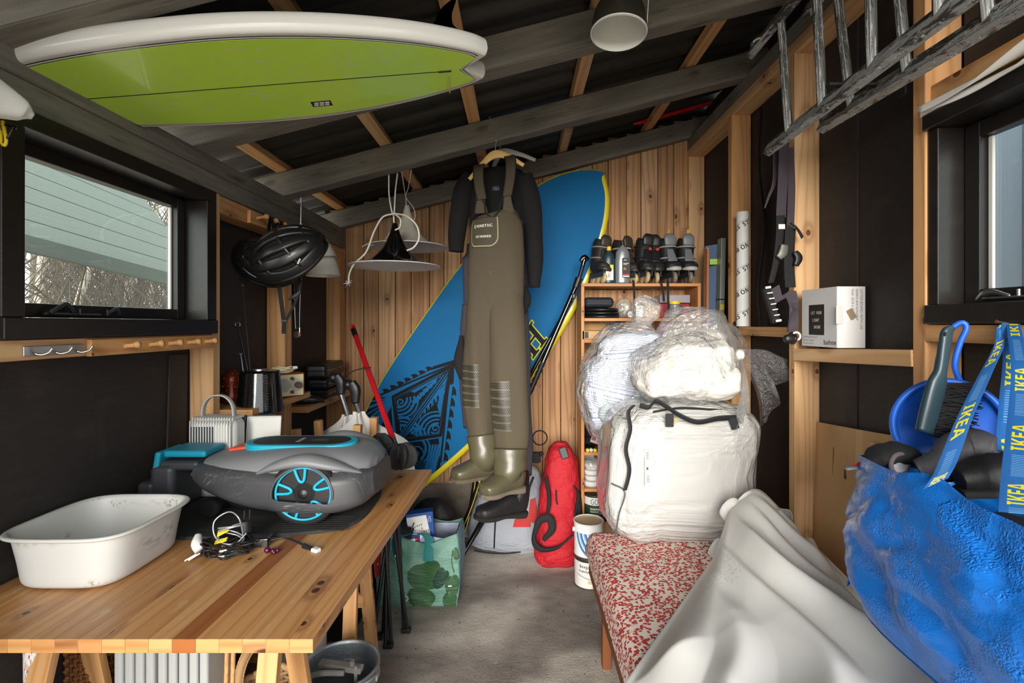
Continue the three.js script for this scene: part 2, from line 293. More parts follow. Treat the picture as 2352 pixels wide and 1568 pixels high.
// right wall
const wallRight = struct('wall_right');
const RX = 1.135, RI = 1.04;
const panelR = (d0, d1, y0, y1, x = RX) => obj('sheathing_panel', tr(grain(new THREE.BoxGeometry(0.012, y1 - y0, d1 - d0 - 0.003), 1), x + 0.006, (y0 + y1) / 2, -(d0 + d1) / 2), M.black, wallRight);
panelR(1.676, 2.3, 0, 2.4); panelR(2.3, 3.1, 0, 2.4, RX + 0.003); panelR(1.275, 1.674, 0, 2.4, RX + 0.004); panelR(-0.3, 1.275, 0, 1.33); panelR(-0.3, 1.275, 1.85, 2.4); panelR(-0.3, 0.72, 1.33, 1.85);
obj('loose_felt', sheet(6, 30, (u, v) => V(1.12 - 0.012 * Math.sin(v * 9) - 0.03 * u * u, lerp(2.3, 1.3, v), -2.3 + 0.05 * u + 0.006 * Math.sin(v * 14)), 0.003), M.black, wallRight);
stud(wallRight, RI, RX, 3.05, 3.08, 0, 2.342, 0); stud(wallRight, RI, RX, 2.44, 2.48, 0, 2.342, 2); stud(wallRight, RI, RX, 1.885, 1.922, 0, 2.342, 0); stud(wallRight, RI, RX, 1.28, 1.319, 0, 2.342, 1); stud(wallRight, RI, RX, 0.66, 0.7, 0, 2.342, 1);
obj('header', tr(bx(0.095, 0.044, 3.4, 0.002), 1.0875, 2.364, -1.4), M.pine[0], wallRight);
obj('wall_plate', tr(bx(0.1, 0.07, 3.4, 0.003), 1.09, 2.421, -1.4), M.dark, wallRight);
obj('nogging', tr(bx(0.095, 0.04, 0.518, 0.002), 1.0875, 1.29, -2.181), M.pine[1], wallRight);
obj('nogging', tr(bx(0.095, 0.04, 0.57, 0.002), 1.0875, 0.94, -2.765), M.pine[1], wallRight);
obj('nogging', bar(V(1.085, 1.207, -1.885), V(1.085, 1.231, -1.319), 0.1, 0.045), M.pine[0], wallRight);
obj('nogging', tr(bx(0.05, 0.042, 0.58, 0.002), 1.065, 1.298, -0.99), M.pine[1], wallRight);
obj('nogging', tr(bx(0.04, 0.048, 0.58, 0.002), 1.075, 1.905, -0.99), M.pine[1], wallRight);
// front wall with the open double doorway behind the camera
const wallFront = struct('wall_front');
for (const [x, w, y, h] of [[-1.09, 0.12, 0.93, 1.86], [1.07, 0.14, 1.15, 2.3]]) obj('jamb_panel', tr(grain(new THREE.BoxGeometry(w, h, 0.05)), x, y, 0.28), M.black, wallFront);
obj('lintel', prism([[-1.03, 1.96], [1.0, 2.48], [1.0, roofY(1) + 0.16], [-1.03, roofY(-1.03) + 0.16]], 0.05), M.black, wallFront).position.z = 0.255;

// ceiling
const ceiling = struct('ceiling');
const alongX = (x0, x1, y0) => { const a = V(x0, roofY(x0) + y0, 0), b = V(x1, roofY(x1) + y0, 0); return [a, b]; };
for (const [d, h, i] of [[1.0, 0.112, 0], [1.645, 0.112, 1], [2.28, 0.108, 2], [3.02, 0.105, 0], [0.2, 0.112, 1]]) {
  const th = d === 3.02 ? 0.05 : 0.075, [a, b] = alongX(-1.27, 1.2, h / 2 / Math.cos(SL)); a.z = b.z = -d - th / 2;
  obj('rafter', bar(a, b, th, h, V(0, 1, 0), 0.004), M.dark, ceiling);
}
for (const [x, w] of [[-1.08, 0.05], [-0.61, 0.05], [-0.204, 0.055], [0.268, 0.05], [0.786, 0.05]]) {
  const y = roofY(x) + 0.116 + 0.017; obj('batten', tr(bx(w, 0.034, 3.5, 0.002), 0, 0, 0, 0, 0, SL).translate(x, y, -1.4), M.pine[Math.abs(Math.round(x * 10)) % 3], ceiling);
}
for (const [x0, x1, dy] of [[-1.3, -0.36, 0], [-0.44, 0.36, 0.006], [0.28, 1.3, 0.012]]) {
  obj('roof_sheet', sheet(2, 330, (u, v) => { const z = 0.6 - 4.0 * v, x = lerp(x0, x1, u), w = Math.sin(z * 6.283 / 0.146); return V(x, roofY(x) + 0.166 + dy + 0.016 * Math.sign(w) * Math.abs(w) ** 0.45, z); }, 0.005), M.roof, ceiling);
}
obj('eave_closer', tr(bx(0.02, 0.2, 3.6, 0.002), 1.15, 2.53, -1.4), M.black, ceiling);
// windows
const wframe = (par, name, x0, x1, d0, d1, y0, y1, m = M.frame) => obj(name, tr(bx(x1 - x0, y1 - y0, d1 - d0, 0.003), (x0 + x1) / 2, (y0 + y1) / 2, -(d0 + d1) / 2), m, par);
{
  const w = struct('window_1');
  wframe(w, 'jamb', -1.19, -1.052, 1.697, 1.748, 1.335, 1.742); wframe(w, 'jamb', -1.19, -1.052, 1.02, 1.07, 1.335, 1.742);
  wframe(w, 'head', -1.19, -1.052, 1.02, 1.748, 1.742, 1.782); wframe(w, 'sill', -1.19, -1.046, 1.02, 1.748, 1.289, 1.335);
  const sash = new THREE.Group(); sash.name = 'sash'; w.add(sash);
  wframe(sash, 'stile', -1.162, -1.128, 1.66, 1.695, 1.337, 1.74); wframe(sash, 'stile', -1.162, -1.128, 1.072, 1.118, 1.337, 1.74);
  wframe(sash, 'rail', -1.162, -1.128, 1.118, 1.66, 1.337, 1.37); wframe(sash, 'rail', -1.162, -1.128, 1.118, 1.66, 1.708, 1.74);
  wframe(sash, 'glazing_bead', -1.156, -1.146, 1.651, 1.66, 1.37, 1.708, M.whiteMatt);
  obj('pane', tr(new THREE.BoxGeometry(0.004, 0.34, 0.55), -1.152, 1.539, -1.389), M.glass, w);
  const latch = obj('latch', [tr(rb(0.01, 0.006, 0.16, 0.003), -1.118, 1.345, -1.26), sweep([V(-1.112, 1.347, -1.19), V(-1.108, 1.362, -1.212), V(-1.112, 1.37, -1.235), V(-1.116, 1.35, -1.26)], [[0.005, 0.004], [0.006, 0.003], [0.006, 0.003], [0.005, 0.003]], { n: 16, seg: 8, up: V(1, 0, 0) }), tr(cyl(0.003, 0.003, 0.016, 8), -1.115, 1.352, -1.275), tr(cyl(0.003, 0.003, 0.016, 8), -1.115, 1.352, -1.36), sweep([V(-1.116, 1.348, -1.36), V(-1.11, 1.362, -1.385), V(-1.114, 1.348, -1.4)], [[0.004, 0.003], [0.006, 0.003], [0.004, 0.003]], { n: 12, seg: 8, up: V(1, 0, 0) })], M.darkGrey, w, 'dusty dark metal casement stay');
}
{
  const w = struct('window_2');
  wframe(w, 'jamb', 1.045, 1.18, 1.247, 1.278, 1.369, 1.812); wframe(w, 'jamb', 1.045, 1.18, 0.7, 0.74, 1.369, 1.812);
  wframe(w, 'head', 1.03, 1.18, 0.7, 1.278, 1.812, 1.85); wframe(w, 'sill', 1.035, 1.18, 0.7, 1.278, 1.322, 1.369);
  const sash = new THREE.Group(); sash.name = 'sash'; w.add(sash);
  wframe(sash, 'stile', 1.11, 1.142, 1.205, 1.245, 1.371, 1.81); wframe(sash, 'stile', 1.11, 1.142, 0.742, 0.78, 1.371, 1.81);
  wframe(sash, 'rail', 1.11, 1.142, 0.78, 1.205, 1.371, 1.405); wframe(sash, 'rail', 1.11, 1.142, 0.78, 1.205, 1.772, 1.81);
  wframe(sash, 'glazing_bead', 1.13, 1.138, 1.192, 1.205, 1.405, 1.772, M.whiteMatt);
  obj('pane', tr(new THREE.BoxGeometry(0.004, 0.37, 0.44), 1.14, 1.588, -0.985), M.glass, w);
  obj('latch', [tr(rb(0.008, 0.006, 0.14, 0.003), 1.1, 1.381, -1.13), sweep([V(1.1, 1.378, -1.2), V(1.094, 1.392, -1.178), V(1.096, 1.396, -1.16), V(1.1, 1.384, -1.12)], [[0.006, 0.004], [0.007, 0.003], [0.006, 0.003], [0.004, 0.003]], { n: 16, seg: 8, up: V(1, 0, 0) }), tr(cyl(0.004, 0.004, 0.016, 8), 1.1, 1.39, -1.1)], M.steel, w, 'bright metal casement stay with curled end');
  // folded white sheet pushed behind the frame head
  const c = obj('folded_sheet', [0, 1].map((k) => sheet(10, 40, (u, v) => V(1.035 - 0.035 * u - 0.006 * k, 1.853 + 0.016 * k + 0.018 * Math.sin(u * 3 + v * 5 + k) * u + 0.012 * v - 0.01 * (1 - v) * u, -1.29 + 0.5 * v + 0.05 * u * (1 - v)), 0.003)), M.whiteMatt);
  tag(c, 'folded white plastic sheet wedged above the window frame under a plank', 'plastic sheet');
}
// the world outside the windows
{
  const e = thing('neighbour_eave', 'grey-green boarded eave of a roof seen through the window', 'eave');
  const mE = std({ map: T.dark, color: 0xdfe6d8, roughness: 0.8 }), mB = clone(mE, {}); mB.map = null; mB.color = col(0x6f766d); mB.bumpMap = T.woodBump; mB.bumpScale = 0.002;
  const A0 = V(-2.0, 1.70, -1.6), A1 = V(-2.0, 1.56, -3.3), up = V(-0.5, 0.62, 0);
  for (let k = 0; k < 9; k++) { const o0 = up.clone().multiplyScalar(k * 0.16 + 0.08); obj('board', bar(A0.clone().add(o0), A1.clone().add(o0), 0.018, 0.124, up.clone().normalize()), mB, e); }
  obj('edge_board', bar(A0.clone().add(V(0.02, -0.02, 0)), A1.clone().add(V(0.02, -0.02, 0)), 0.02, 0.07), mB, e);
  const n = thing('neighbour_wall', 'pale grey wall of upright boards seen through the window', 'wall');
  const mN = std({ color: 0x8f9cab, roughness: 0.8, bumpMap: T.woodBump, bumpScale: 0.001 });
  for (let k = 0; k < 16; k++) obj('board', tr(bx(0.02, 3.2, 0.138, 0.006, 1), 2.1 + 0.004 * (k % 2), 1.5, -0.3 - k * 0.142), mN, n);
}
const barkA = std({ color: 0x6f665c, roughness: 0.95, bumpMap: T.fineBump, bumpScale: 0.004 }), barkB = std({ color: 0xb4aca0, roughness: 0.9, bumpMap: T.fineBump, bumpScale: 0.004 });
{
  seedState = 777;
  const spots = [[-6, -6.5, 0.05, 1, 0.25], [-7, -5.9, 0.06, 0, 0], [-8.2, -8.6, 0.09, 1, 0], [-6.6, -8.4, 0.07, 1, 0.05], [-7.6, -10.4, 0.09, 1, 0], [-9.5, -9.8, 0.1, 0, 0], [-9, -13, 0.1, 1, 0], [-11, -12, 0.1, 0, 0], [-12, -16, 0.12, 0, 0], [-13, -14, 0.12, 1, 0], [-10.5, -15, 0.1, 0, 0], [-14, -18, 0.14, 0, 0]];
  spots.forEach(([x, z, r, b, lean], i) => {
    const t = thing('bare_tree', b ? 'bare pale birch tree seen through the window' : 'bare grey-brown tree seen through the window', 'tree', V(x, -0.1, z), 0, b ? 'birches in the wood' : 'bare trees in the wood');
    obj('trunk', sweep([V(0, 0, 0), V(lean * 1.2 + rr(-0.1, 0.1), 1.6, rr(-0.1, 0.1)), V(lean * 3 + rr(-0.2, 0.2), 3.5, 0), V(lean * 5, 6, 0)], [[r, r], [r * 0.85, r * 0.85], [r * 0.6, r * 0.6], [r * 0.3, r * 0.3]], { n: 20, seg: 8 }), b ? barkB : barkA, t);
    const br = [];
    for (let k = 0; k < 26; k++) { const y = rr(0.4, 4.5), a = rr(0, 6.28), L = rr(0.6, 1.8), p = V(lean * y * 0.8, y, 0), q = p.clone().add(V(Math.cos(a) * L, L * rr(0.2, 0.9), Math.sin(a) * L)); br.push(tube([p, p.clone().lerp(q, 0.5).add(V(rr(-0.1, 0.1), rr(-0.05, 0.12), rr(-0.1, 0.1))), q], rr(0.006, 0.016), 6, 4)); }
    obj('branches', br, barkA, t);
  });
  const n = 5200, im = new THREE.InstancedMesh(new THREE.CylinderGeometry(0.5, 1, 1, 4), barkA, n), mm = new THREE.Matrix4();
  for (let i = 0; i < n; i++) {
    const d = 5 + 12 * rnd() ** 0.8, a = rr(0.58, 0.95), p = V(-d * a, rr(-0.2, 3.2), -d), q = new THREE.Quaternion().setFromEuler(new THREE.Euler(rr(-0.9, 0.9), rr(0, 6), rr(-0.9, 0.9))), w = rr(0.003, 0.008) * (0.6 + d * 0.06), L = rr(0.5, 1.6);
    im.setMatrixAt(i, mm.compose(p, q, V(w, L, w)));
  }
  im.name = 'undergrowth_twigs'; im.userData.kind = 'stuff'; tag(shadowed(im), 'tangle of bare twigs in the wood outside', 'twigs'); scene.add(im);
  const lg = thing('leaning_tree', 'leaning dark bare trunk crossing the wood outside', 'tree', V(-5.6, 0, -5.2));
  obj('trunk', sweep([V(1.2, 0.6, -0.6), V(0.1, 1.4, 0.1), V(-1.4, 2.9, 0.3)], [[0.06, 0.06], [0.05, 0.05], [0.03, 0.03]], { n: 16, seg: 8 }), barkA, lg);
  obj('branch', tube([V(0.1, 1.4, 0.1), V(-0.6, 1.5, 0.2), V(-1.4, 1.75, 0.1)], 0.025, 12, 6), barkA, lg);
}

// ================= table and what stands on it =================
seedState = 4242;
const TT = 0.745;                                               // table top height
{
  const t = thing('work_table', 'worn orange pine table top of glued strips under the white basin and the robot mower', 'table', V(0, 0, 0));
  const n = 18, x0 = -1.148, x1 = -0.375, w = (x1 - x0) / n;
  for (let k = 0; k < n; k++) {
    const g = tr(bx(w - 0.0002, 0.0255, 1.071, 0.0007, 2), x0 + w * (k + 0.5), TT - 0.01275, -1.4505), p = g.attributes.position;
    for (let i = 0; i < p.count; i++) p.setX(i, p.getX(i) + 0.03 * (-p.getZ(i) - 0.915));
    obj('stave', g, k === 12 ? M.staveDark : k === 7 ? M.stave[1] : M.stave[(k * 5 + 1) % 4], t);
  }
}
function trestle(x0, x1, d, dz0, dz1, label) {
  const t = thing('trestle', label, 'trestle', V(0, 0, -d), 0, 'trestles under the pine table'), top = TT - 0.027;
  obj('top_bar', tr(bx(x1 - x0 + 0.08, 0.045, 0.06, 0.003), (x0 + x1) / 2, top - 0.0225, 0), M.beech, t);
  for (const x of [x0, x1]) for (const [dz, s] of [[dz0, 1], [-dz1, -1]]) obj('leg', bar(V(x, top - 0.03, s * 0.028), V(x + (x === x0 ? -0.02 : 0.015), 0, dz), 0.045, 0.022, V(0, 0, 1)), M.beech, t);
  if (d > 1.5) obj('stretcher', tr(bx(x1 - x0, 0.05, 0.02, 0.002), (x0 + x1) / 2, 0.27, -dz1 * 0.62), M.beech, t);
}
trestle(-1.05, -0.555, 1.17, 0.2, 0.2, 'pale wooden trestle under the front edge of the pine table');
trestle(-1.02, -0.585, 1.815, 0.15, 0.15, 'pale wooden trestle beside the zinc bucket and folded chair');
{ // basin
  const t = thing('wash_basin', 'white plastic basin with a rolled rim and grey stains on the pine table', 'basin', V(-0.992, TT, -1.2));
  const rect = (hw, hd, r, y, k) => { const pts = [], n = 64; for (let i = 0; i <= n; i++) { const a = i / n * Math.PI * 2, e = 4.2, c = Math.cos(a), s = Math.sin(a); pts.push(V(hw * Math.sign(c) * Math.abs(c) ** (2 / e), y, hd * Math.sign(s) * Math.abs(s) ** (2 / e) * (1))); } return pts; };
  const levels = [[0.02, 0.02, 0.001], [0.09, 0.1, 0.001], [0.108, 0.118, 0.004], [0.115, 0.124, 0.014], [0.122, 0.128, 0.06], [0.131, 0.134, 0.108], [0.134, 0.136, 0.112], [0.143, 0.144, 0.113], [0.146, 0.147, 0.117], [0.143, 0.144, 0.121], [0.136, 0.138, 0.121], [0.131, 0.133, 0.116], [0.128, 0.131, 0.108], [0.119, 0.125, 0.06], [0.111, 0.12, 0.016], [0.1, 0.11, 0.007], [0.02, 0.02, 0.006]];
  const rows = levels.map(([a, b, y]) => rect(a, b, 0, y));
  const stain = dataTex(512, 256, (u, v) => { const s = sstep(0.6, 0.95, pn(u * 16, v * 12, 16, 12, 91)) * sstep(0.5, 0.8, pn(u * 160, v * 110, 160, 110, 92)); return mix3([214, 214, 210], [140, 130, 114], s * 0.7); }, true);
  obj('bowl', sheet(64, levels.length * 3, (u, v) => { const k = v * (rows.length - 1), i = Math.min(rows.length - 2, Math.floor(k)), j = Math.round(u * 64); return rows[i][j].clone().lerp(rows[i + 1][j], k - i); }, 0, 1, 1), std({ map: stain, roughness: 0.42 }), t);
}
{ // robot mower
  const t = thing('robot_mower', 'grey and black robot lawn mower with turquoise trim on its charging plate', 'robot mower', V(-0.715, TT + 0.008, -1.585));
  t.scale.set(0.96, 0.9, 0.97);
  const dirt = dataTex(512, 512, (u, v) => { const s = pn(u * 120, v * 22, 120, 22, 95), b = pn(u * 5, v * 5, 5, 5, 96); return mix3([66, 67, 70], [156, 154, 148], sstep(0.66, 0.95, s) * 0.55 * sstep(0.3, 0.7, b)); }, true, [0.3, 0.3]);
  const skirtM = std({ map: dirt, roughness: 0.45 }), shellM = std({ color: 0x787a7e, roughness: 0.5 }), cyan = std({ color: 0x1d9fbc, roughness: 0.4 }), rub = std({ map: dirt, color: 0x6a655c, roughness: 0.9 });
  const st = [[-0.3, 0.03, 0.115, 0.15], [-0.275, 0.085, 0.105, 0.165], [-0.2, 0.14, 0.08, 0.172], [-0.1, 0.17, 0.05, 0.172], [0, 0.187, 0.03, 0.17], [0.1, 0.196, 0.022, 0.17], [0.2, 0.192, 0.024, 0.17], [0.27, 0.165, 0.045, 0.165], [0.3, 0.1, 0.065, 0.15]];
  const skirt = sweep(st.map(([x, , a, b]) => V(x, (a + b) / 2, 0)), st.map(([, w, a, b]) => [w, (b - a) / 2]), { n: 60, seg: 48, up: V(0, 1, 0), exp: 4.5 });
  const win = []; for (let i = 0; i <= 24; i++) { const a = lerp(-0.16, Math.PI + 0.12, i / 24); win.push([0.114 + 0.09 * Math.cos(a), 0.1 + 0.083 * Math.sin(a)]); } win.splice(0, 0, [0.19, 0.072]); win.push([0.045, 0.082]);
  const cut = prism(win, 0.12); cut.translate(0, 0, 0.115);
  const ev = new Evaluator(); ev.useGroups = false; ev.attributes = ['position', 'normal', 'uv'];
  const cutM = std({ color: 0x1a1a1b, roughness: 0.8 }), A = new Brush(skirt, skirtM), B = new Brush(cut, skirtM); A.updateMatrixWorld(); B.updateMatrixWorld();
  obj('skirt', ev.evaluate(A, B, SUBTRACTION).geometry, skirtM, t, 'scuffed dark grey skirt');
  obj('arch_rim', tube(win.slice(1, -1).map(([x, y]) => V(x, y, 0.19 - 0.9 * (y - 0.1) ** 2 * 2)), 0.0045, 60, 8), skirtM, t);
  const sh = [[-0.27, 0.04, 0.172], [-0.24, 0.09, 0.184], [-0.16, 0.13, 0.2], [-0.05, 0.155, 0.213], [0.06, 0.168, 0.221], [0.16, 0.168, 0.221], [0.24, 0.145, 0.206], [0.28, 0.1, 0.185], [0.292, 0.05, 0.172]];
  obj('top_shell', sweep(sh.map(([x, , b]) => V(x, 0.14, 0)), sh.map(([, w, b]) => [w, b - 0.14]), { n: 50, seg: 48, up: V(0, 1, 0), exp: 3 }), shellM, t);
  for (const s of [1, -1]) obj('wheel_arch', sweep([V(-0.04, 0.15, s * 0.14), V(0.03, 0.182, s * 0.158), V(0.114, 0.2, s * 0.165), V(0.2, 0.182, s * 0.156), V(0.265, 0.15, s * 0.12)], [[0.02, 0.006], [0.034, 0.016], [0.036, 0.02], [0.034, 0.016], [0.02, 0.006]], { n: 30, seg: 14, up: V(0, 1, 0) }), shellM, t);
  const stad = (L, w, n = 14) => { const p = []; for (let i = 0; i <= n; i++) { const a = -Math.PI / 2 + i / n * Math.PI; p.push([L / 2 + w / 2 * Math.cos(a), w / 2 * Math.sin(a)]); } for (let i = 0; i <= n; i++) { const a = Math.PI / 2 + i / n * Math.PI; p.push([-L / 2 + w / 2 * Math.cos(a), w / 2 * Math.sin(a)]); } return p; };
  const trim = obj('control_trim', tr(prism(stad(0.21, 0.15), 0.018, 0.006, 0), 0.035, 0.1995, 0, -Math.PI / 2, 0, 0), cyan, t, 'turquoise trim ring');
  obj('control_panel', tr(prism(stad(0.2, 0.115), 0.005, 0.002, 0), 0.035, 0.2175, 0, -Math.PI / 2, 0, 0), std({ color: 0x26282b, roughness: 0.5 }), trim);
  const pr = print(256, 128, (x, w, h) => { x.fillStyle = '#26282b'; x.fillRect(0, 0, w, h); x.fillStyle = '#d4d6d8'; x.font = 'bold 30px sans-serif'; x.save(); x.translate(60, 100); x.rotate(-Math.PI / 2); x.fillText('SILENO', -20, 10); x.restore(); x.strokeStyle = '#6a6e72'; x.lineWidth = 5; x.beginPath(); x.ellipse(165, 64, 44, 20, 0, 0, 7); x.stroke(); x.beginPath(); x.ellipse(165, 64, 24, 8, 0, 0, 7); x.stroke(); });
  obj('panel_print', tr(new THREE.PlaneGeometry(0.15, 0.075), 0.07, 0.2252, 0, -Math.PI / 2), pr, trim);
  obj('stop_button', tr(rb(0.07, 0.016, 0.075, 0.006), -0.155, 0.2, 0, 0, 0, 0.14), std({ color: 0xe2522c, roughness: 0.45 }), t, 'orange stop button');
  obj('underbody', sweep([V(-0.26, 0.09, 0), V(-0.1, 0.07, 0), V(0.1, 0.062, 0), V(0.26, 0.075, 0)], [[0.04, 0.04], [0.14, 0.055], [0.15, 0.045], [0.1, 0.04]], { n: 20, seg: 24, up: V(0, 1, 0), exp: 3 }), M.blackPl, t);
  for (const s of [1, -1]) {
    const wg = obj('rear_wheel', [tr(lathe([[0.001, 0], [0.072, 0], [0.086, 0.004], [0.1, 0.004], [0.1, 0.036], [0.088, 0.038], [0.08, 0.03], [0.04, 0.026], [0.024, 0.034], [0.018, 0.04], [0.001, 0.042]], 48), 0, 0, 0, Math.PI / 2)], rub, t); wg.position.set(0.114, 0.1, s > 0 ? 0.142 : -0.142); if (s < 0) wg.rotation.y = Math.PI;
    const cy = []; const ring = (r) => Array.from({ length: 40 }, (_, i) => V(r * Math.cos(i / 40 * 6.283), r * Math.sin(i / 40 * 6.283), 0.037));
    cy.push(tube(ring(0.081), 0.0038, 80, 6, true));
    for (let k = 0; k < 5; k++) { const a = k / 5 * 6.283 + 0.45, P = (r, b) => V(r * Math.cos(a + b), r * Math.sin(a + b), 0.035); cy.push(tube([P(0.079, -0.2), P(0.056, -0.2), P(0.042, -0.16), P(0.036, 0), P(0.042, 0.16), P(0.056, 0.2), P(0.079, 0.2)], 0.0048, 40, 6)); }
    obj('wheel_spokes', cy, cyan, wg); obj('hub', tr(lathe([[0.001, 0.045], [0.014, 0.044], [0.02, 0.036], [0.022, 0.02]], 24), 0, 0, 0, Math.PI / 2), M.blackPl, wg);
    const inner = obj('wheel_disc', tr(cyl(0.078, 0.078, 0.004, 32), 0, 0, 0.028, Math.PI / 2), M.blackPl, wg);
    const f = obj('front_wheel', tr(lathe([[0.001, -0.014], [0.024, -0.016], [0.03, -0.01], [0.03, 0.01], [0.024, 0.016], [0.001, 0.014]], 24), -0.2, 0.03, s * 0.11, Math.PI / 2), rub, t);
  }
}
{ // charging station
  const t = thing('charging_station', 'black charging plate with turquoise hood behind the robot mower', 'charging station', V(-0.78, TT, -1.58));
  const rib = []; for (let k = 0; k < 8; k++) rib.push(tr(rb(0.4, 0.004, 0.006, 0.002, 1), 0.1, 0.0085, 0.1 + k * 0.014));
  obj('plate', [tr(prism([[-0.28, -0.2], [0.24, -0.2], [0.31, -0.14], [0.325, 0], [0.3, 0.16], [0.2, 0.21], [-0.28, 0.21]], 0.007, 0.002, 60), 0, 0, 0, -Math.PI / 2), ...rib], std({ color: 0x2c2c2b, roughness: 0.75, bumpMap: T.fineBump, bumpScale: 0.001 }), t);
  obj('tower', [tr(rb(0.075, 0.15, 0.15, 0.02), -0.285, 0.08, 0.015), tr(rb(0.12, 0.03, 0.14, 0.012), -0.24, 0.15, 0.01), tr(rb(0.05, 0.1, 0.19, 0.014), -0.33, 0.055, 0.0)], std({ color: 0x333438, roughness: 0.5 }), t);
  obj('hood', [tr(rb(0.13, 0.022, 0.11, 0.009), -0.232, 0.182, 0.01), tr(rb(0.018, 0.095, 0.11, 0.007), -0.305, 0.146, 0.03, 0, 0, -0.16)], std({ color: 0x128aa6, roughness: 0.45 }), t);
  obj('contact', [tr(rb(0.05, 0.012, 0.012, 0.003), -0.19, 0.12, 0.055), tr(rb(0.05, 0.012, 0.012, 0.003), -0.19, 0.12, -0.035)], M.darkGrey, t);
}
{ // tangled cable with plugs
  const t = thing('cable_tangle', 'tangled coil of black and silver cable with two plugs on the pine table', 'cable', at(520, 1270, 1150 * 0.575 / 525));
  const pts = [], N = 120;
  for (let i = 0; i < N; i++) { const a = i * 0.42, r = 0.055 + 0.012 * Math.sin(i * 1.7), e = 0.045 + 0.008 * Math.cos(i * 2.3); pts.push(V(r * Math.cos(a) + 0.008 * Math.sin(i * 0.3), 0.004 + 0.03 * (i / N) + 0.006 * Math.abs(Math.sin(i * 0.9)), e * Math.sin(a))); }
  obj('black_cable', tube(pts, 0.0024, 700, 6), M.blackPl, t);
  const p2 = []; for (let i = 0; i < 30; i++) { const a = i * 0.62; p2.push(V(0.03 * Math.cos(a) + 0.012, 0.032 + 0.022 * Math.sin(a * 0.53 + 1) + 0.02, 0.03 * Math.sin(a) * 0.7)); }
  p2.push(V(0.03, 0.09, 0.0), V(0.0, 0.1, -0.01), V(-0.03, 0.08, 0.0), V(-0.02, 0.045, 0.012), V(0.03, 0.03, 0.02), V(0.05, 0.05, 0));
  obj('silver_cable', tube(p2, 0.002, 300, 6), std({ color: 0xb8bac0, roughness: 0.3, metalness: 0.6 }), t);
  obj('white_plug', [sweep([V(-0.05, 0.02, 0.03), V(-0.062, 0.032, 0.02), V(-0.07, 0.045, 0.0)], [[0.011, 0.008], [0.013, 0.012], [0.008, 0.009]], { n: 10, seg: 14 }), rod(V(-0.052, 0.014, 0.036), V(-0.072, 0.004, 0.05), 0.002), rod(V(-0.044, 0.016, 0.036), V(-0.062, 0.006, 0.052), 0.002)], M.white, t, 'dirty white mains plug');
  obj('yellow_tag', [tr(rb(0.03, 0.003, 0.014, 0.001, 1), -0.008, 0.054, 0, 0.5, 0.4, 0.3), tr(rb(0.03, 0.003, 0.012, 0.001, 1), -0.004, 0.038, 0.016, 0.4, 0.2, 0.2)], std({ color: 0xe0d03a, roughness: 0.5 }), t);
  obj('white_connector', tr(rb(0.016, 0.024, 0.014, 0.003), 0.012, 0.02, 0.035, 0.3, 0.2, -0.4), M.white, t);
  obj('black_plug', [tr(cyl(0.015, 0.017, 0.028, 20), 0.026, 0.052, -0.045), rod(V(0.02, 0.066, -0.045), V(0.02, 0.09, -0.047), 0.0022), rod(V(0.034, 0.066, -0.045), V(0.034, 0.092, -0.047), 0.0022), rod(V(0.026, 0.04, -0.045), V(0.02, 0.004, -0.04), 0.008)], M.blackPl, t, 'black plug with two pins pointing up');
}
{
  const t = thing('power_adapter', 'black power adapter with a short lead and white connector', 'adapter', at(597, 1258, 1150 * 0.575 / 505));
  obj('body', tr(rb(0.055, 0.032, 0.04, 0.004), 0, 0.016, 0, 0, 0.15, 0), M.blackGloss, t);
  obj('lead', tube([V(0.026, 0.02, 0), V(0.06, 0.022, -0.01), V(0.1, 0.018, 0.005), V(0.13, 0.012, 0.02)], 0.0028, 40, 8), M.blackPl, t);
  obj('strain_relief', rod(V(0.122, 0.013, 0.017), V(0.148, 0.01, 0.03), 0.007, 0.006), M.blackPl, t);
  obj('connector', tr(rb(0.022, 0.014, 0.016, 0.003), 0.162, 0.01, 0.038, 0, -0.5, 0), M.white, t, 'white connector');
}
{
  const t = thing('berry_cluster', 'small cluster of dark purple beads beside the power adapter', 'beads', at(625, 1270, 1150 * 0.575 / 525));
  for (const [x, z, r] of [[-0.012, 0, 0.008], [0.004, 0.003, 0.007], [0.012, -0.003, 0.006], [0.008, 0.006, 0.005]]) obj('bead', tr(new THREE.SphereGeometry(r, 12, 8), x, r, z), std({ color: 0x4a0c2e, roughness: 0.35 }), t);
}
{ // fan heater
  const t = thing('fan_heater', 'white ribbed electric heater with a loop handle behind the turquoise hood', 'heater', V(-1.008, TT, -1.685));
  const hb = obj('body', tr(rb(0.15, 0.265, 0.09, 0.03, 5), 0, 0.1325, 0), M.white, t);
  const ribs = []; for (let k = 0; k < 16; k++) ribs.push(tr(rb(0.003, 0.16, 0.01, 0.0012, 1), -0.066 + k * 0.0088, 0.18, 0.044), tr(rb(0.003, 0.01, 0.07, 0.0012, 1), -0.066 + k * 0.0088, 0.2635, 0));
  obj('rib_grille', ribs, M.white, hb); obj('grille_slots', tr(rb(0.08, 0.13, 0.004, 0.001, 1), -0.028, 0.175, 0.0445), M.darkGrey, hb);
  obj('crossbar', [0.145, 0.18].map((y) => tr(rb(0.13, 0.004, 0.004, 0.001, 1), 0, y, 0.047)), M.white, t);
  obj('handle', ribbon(Array.from({ length: 13 }, (_, i) => { const a = Math.PI - i / 12 * Math.PI; return V(0.055 * Math.cos(a), 0.262 + 0.078 * Math.sin(a) ** 0.7, 0); }), 0.02, V(0, 0, 1), 0.004, 48), std({ color: 0xc4c4c2, roughness: 0.5 }), t);
}
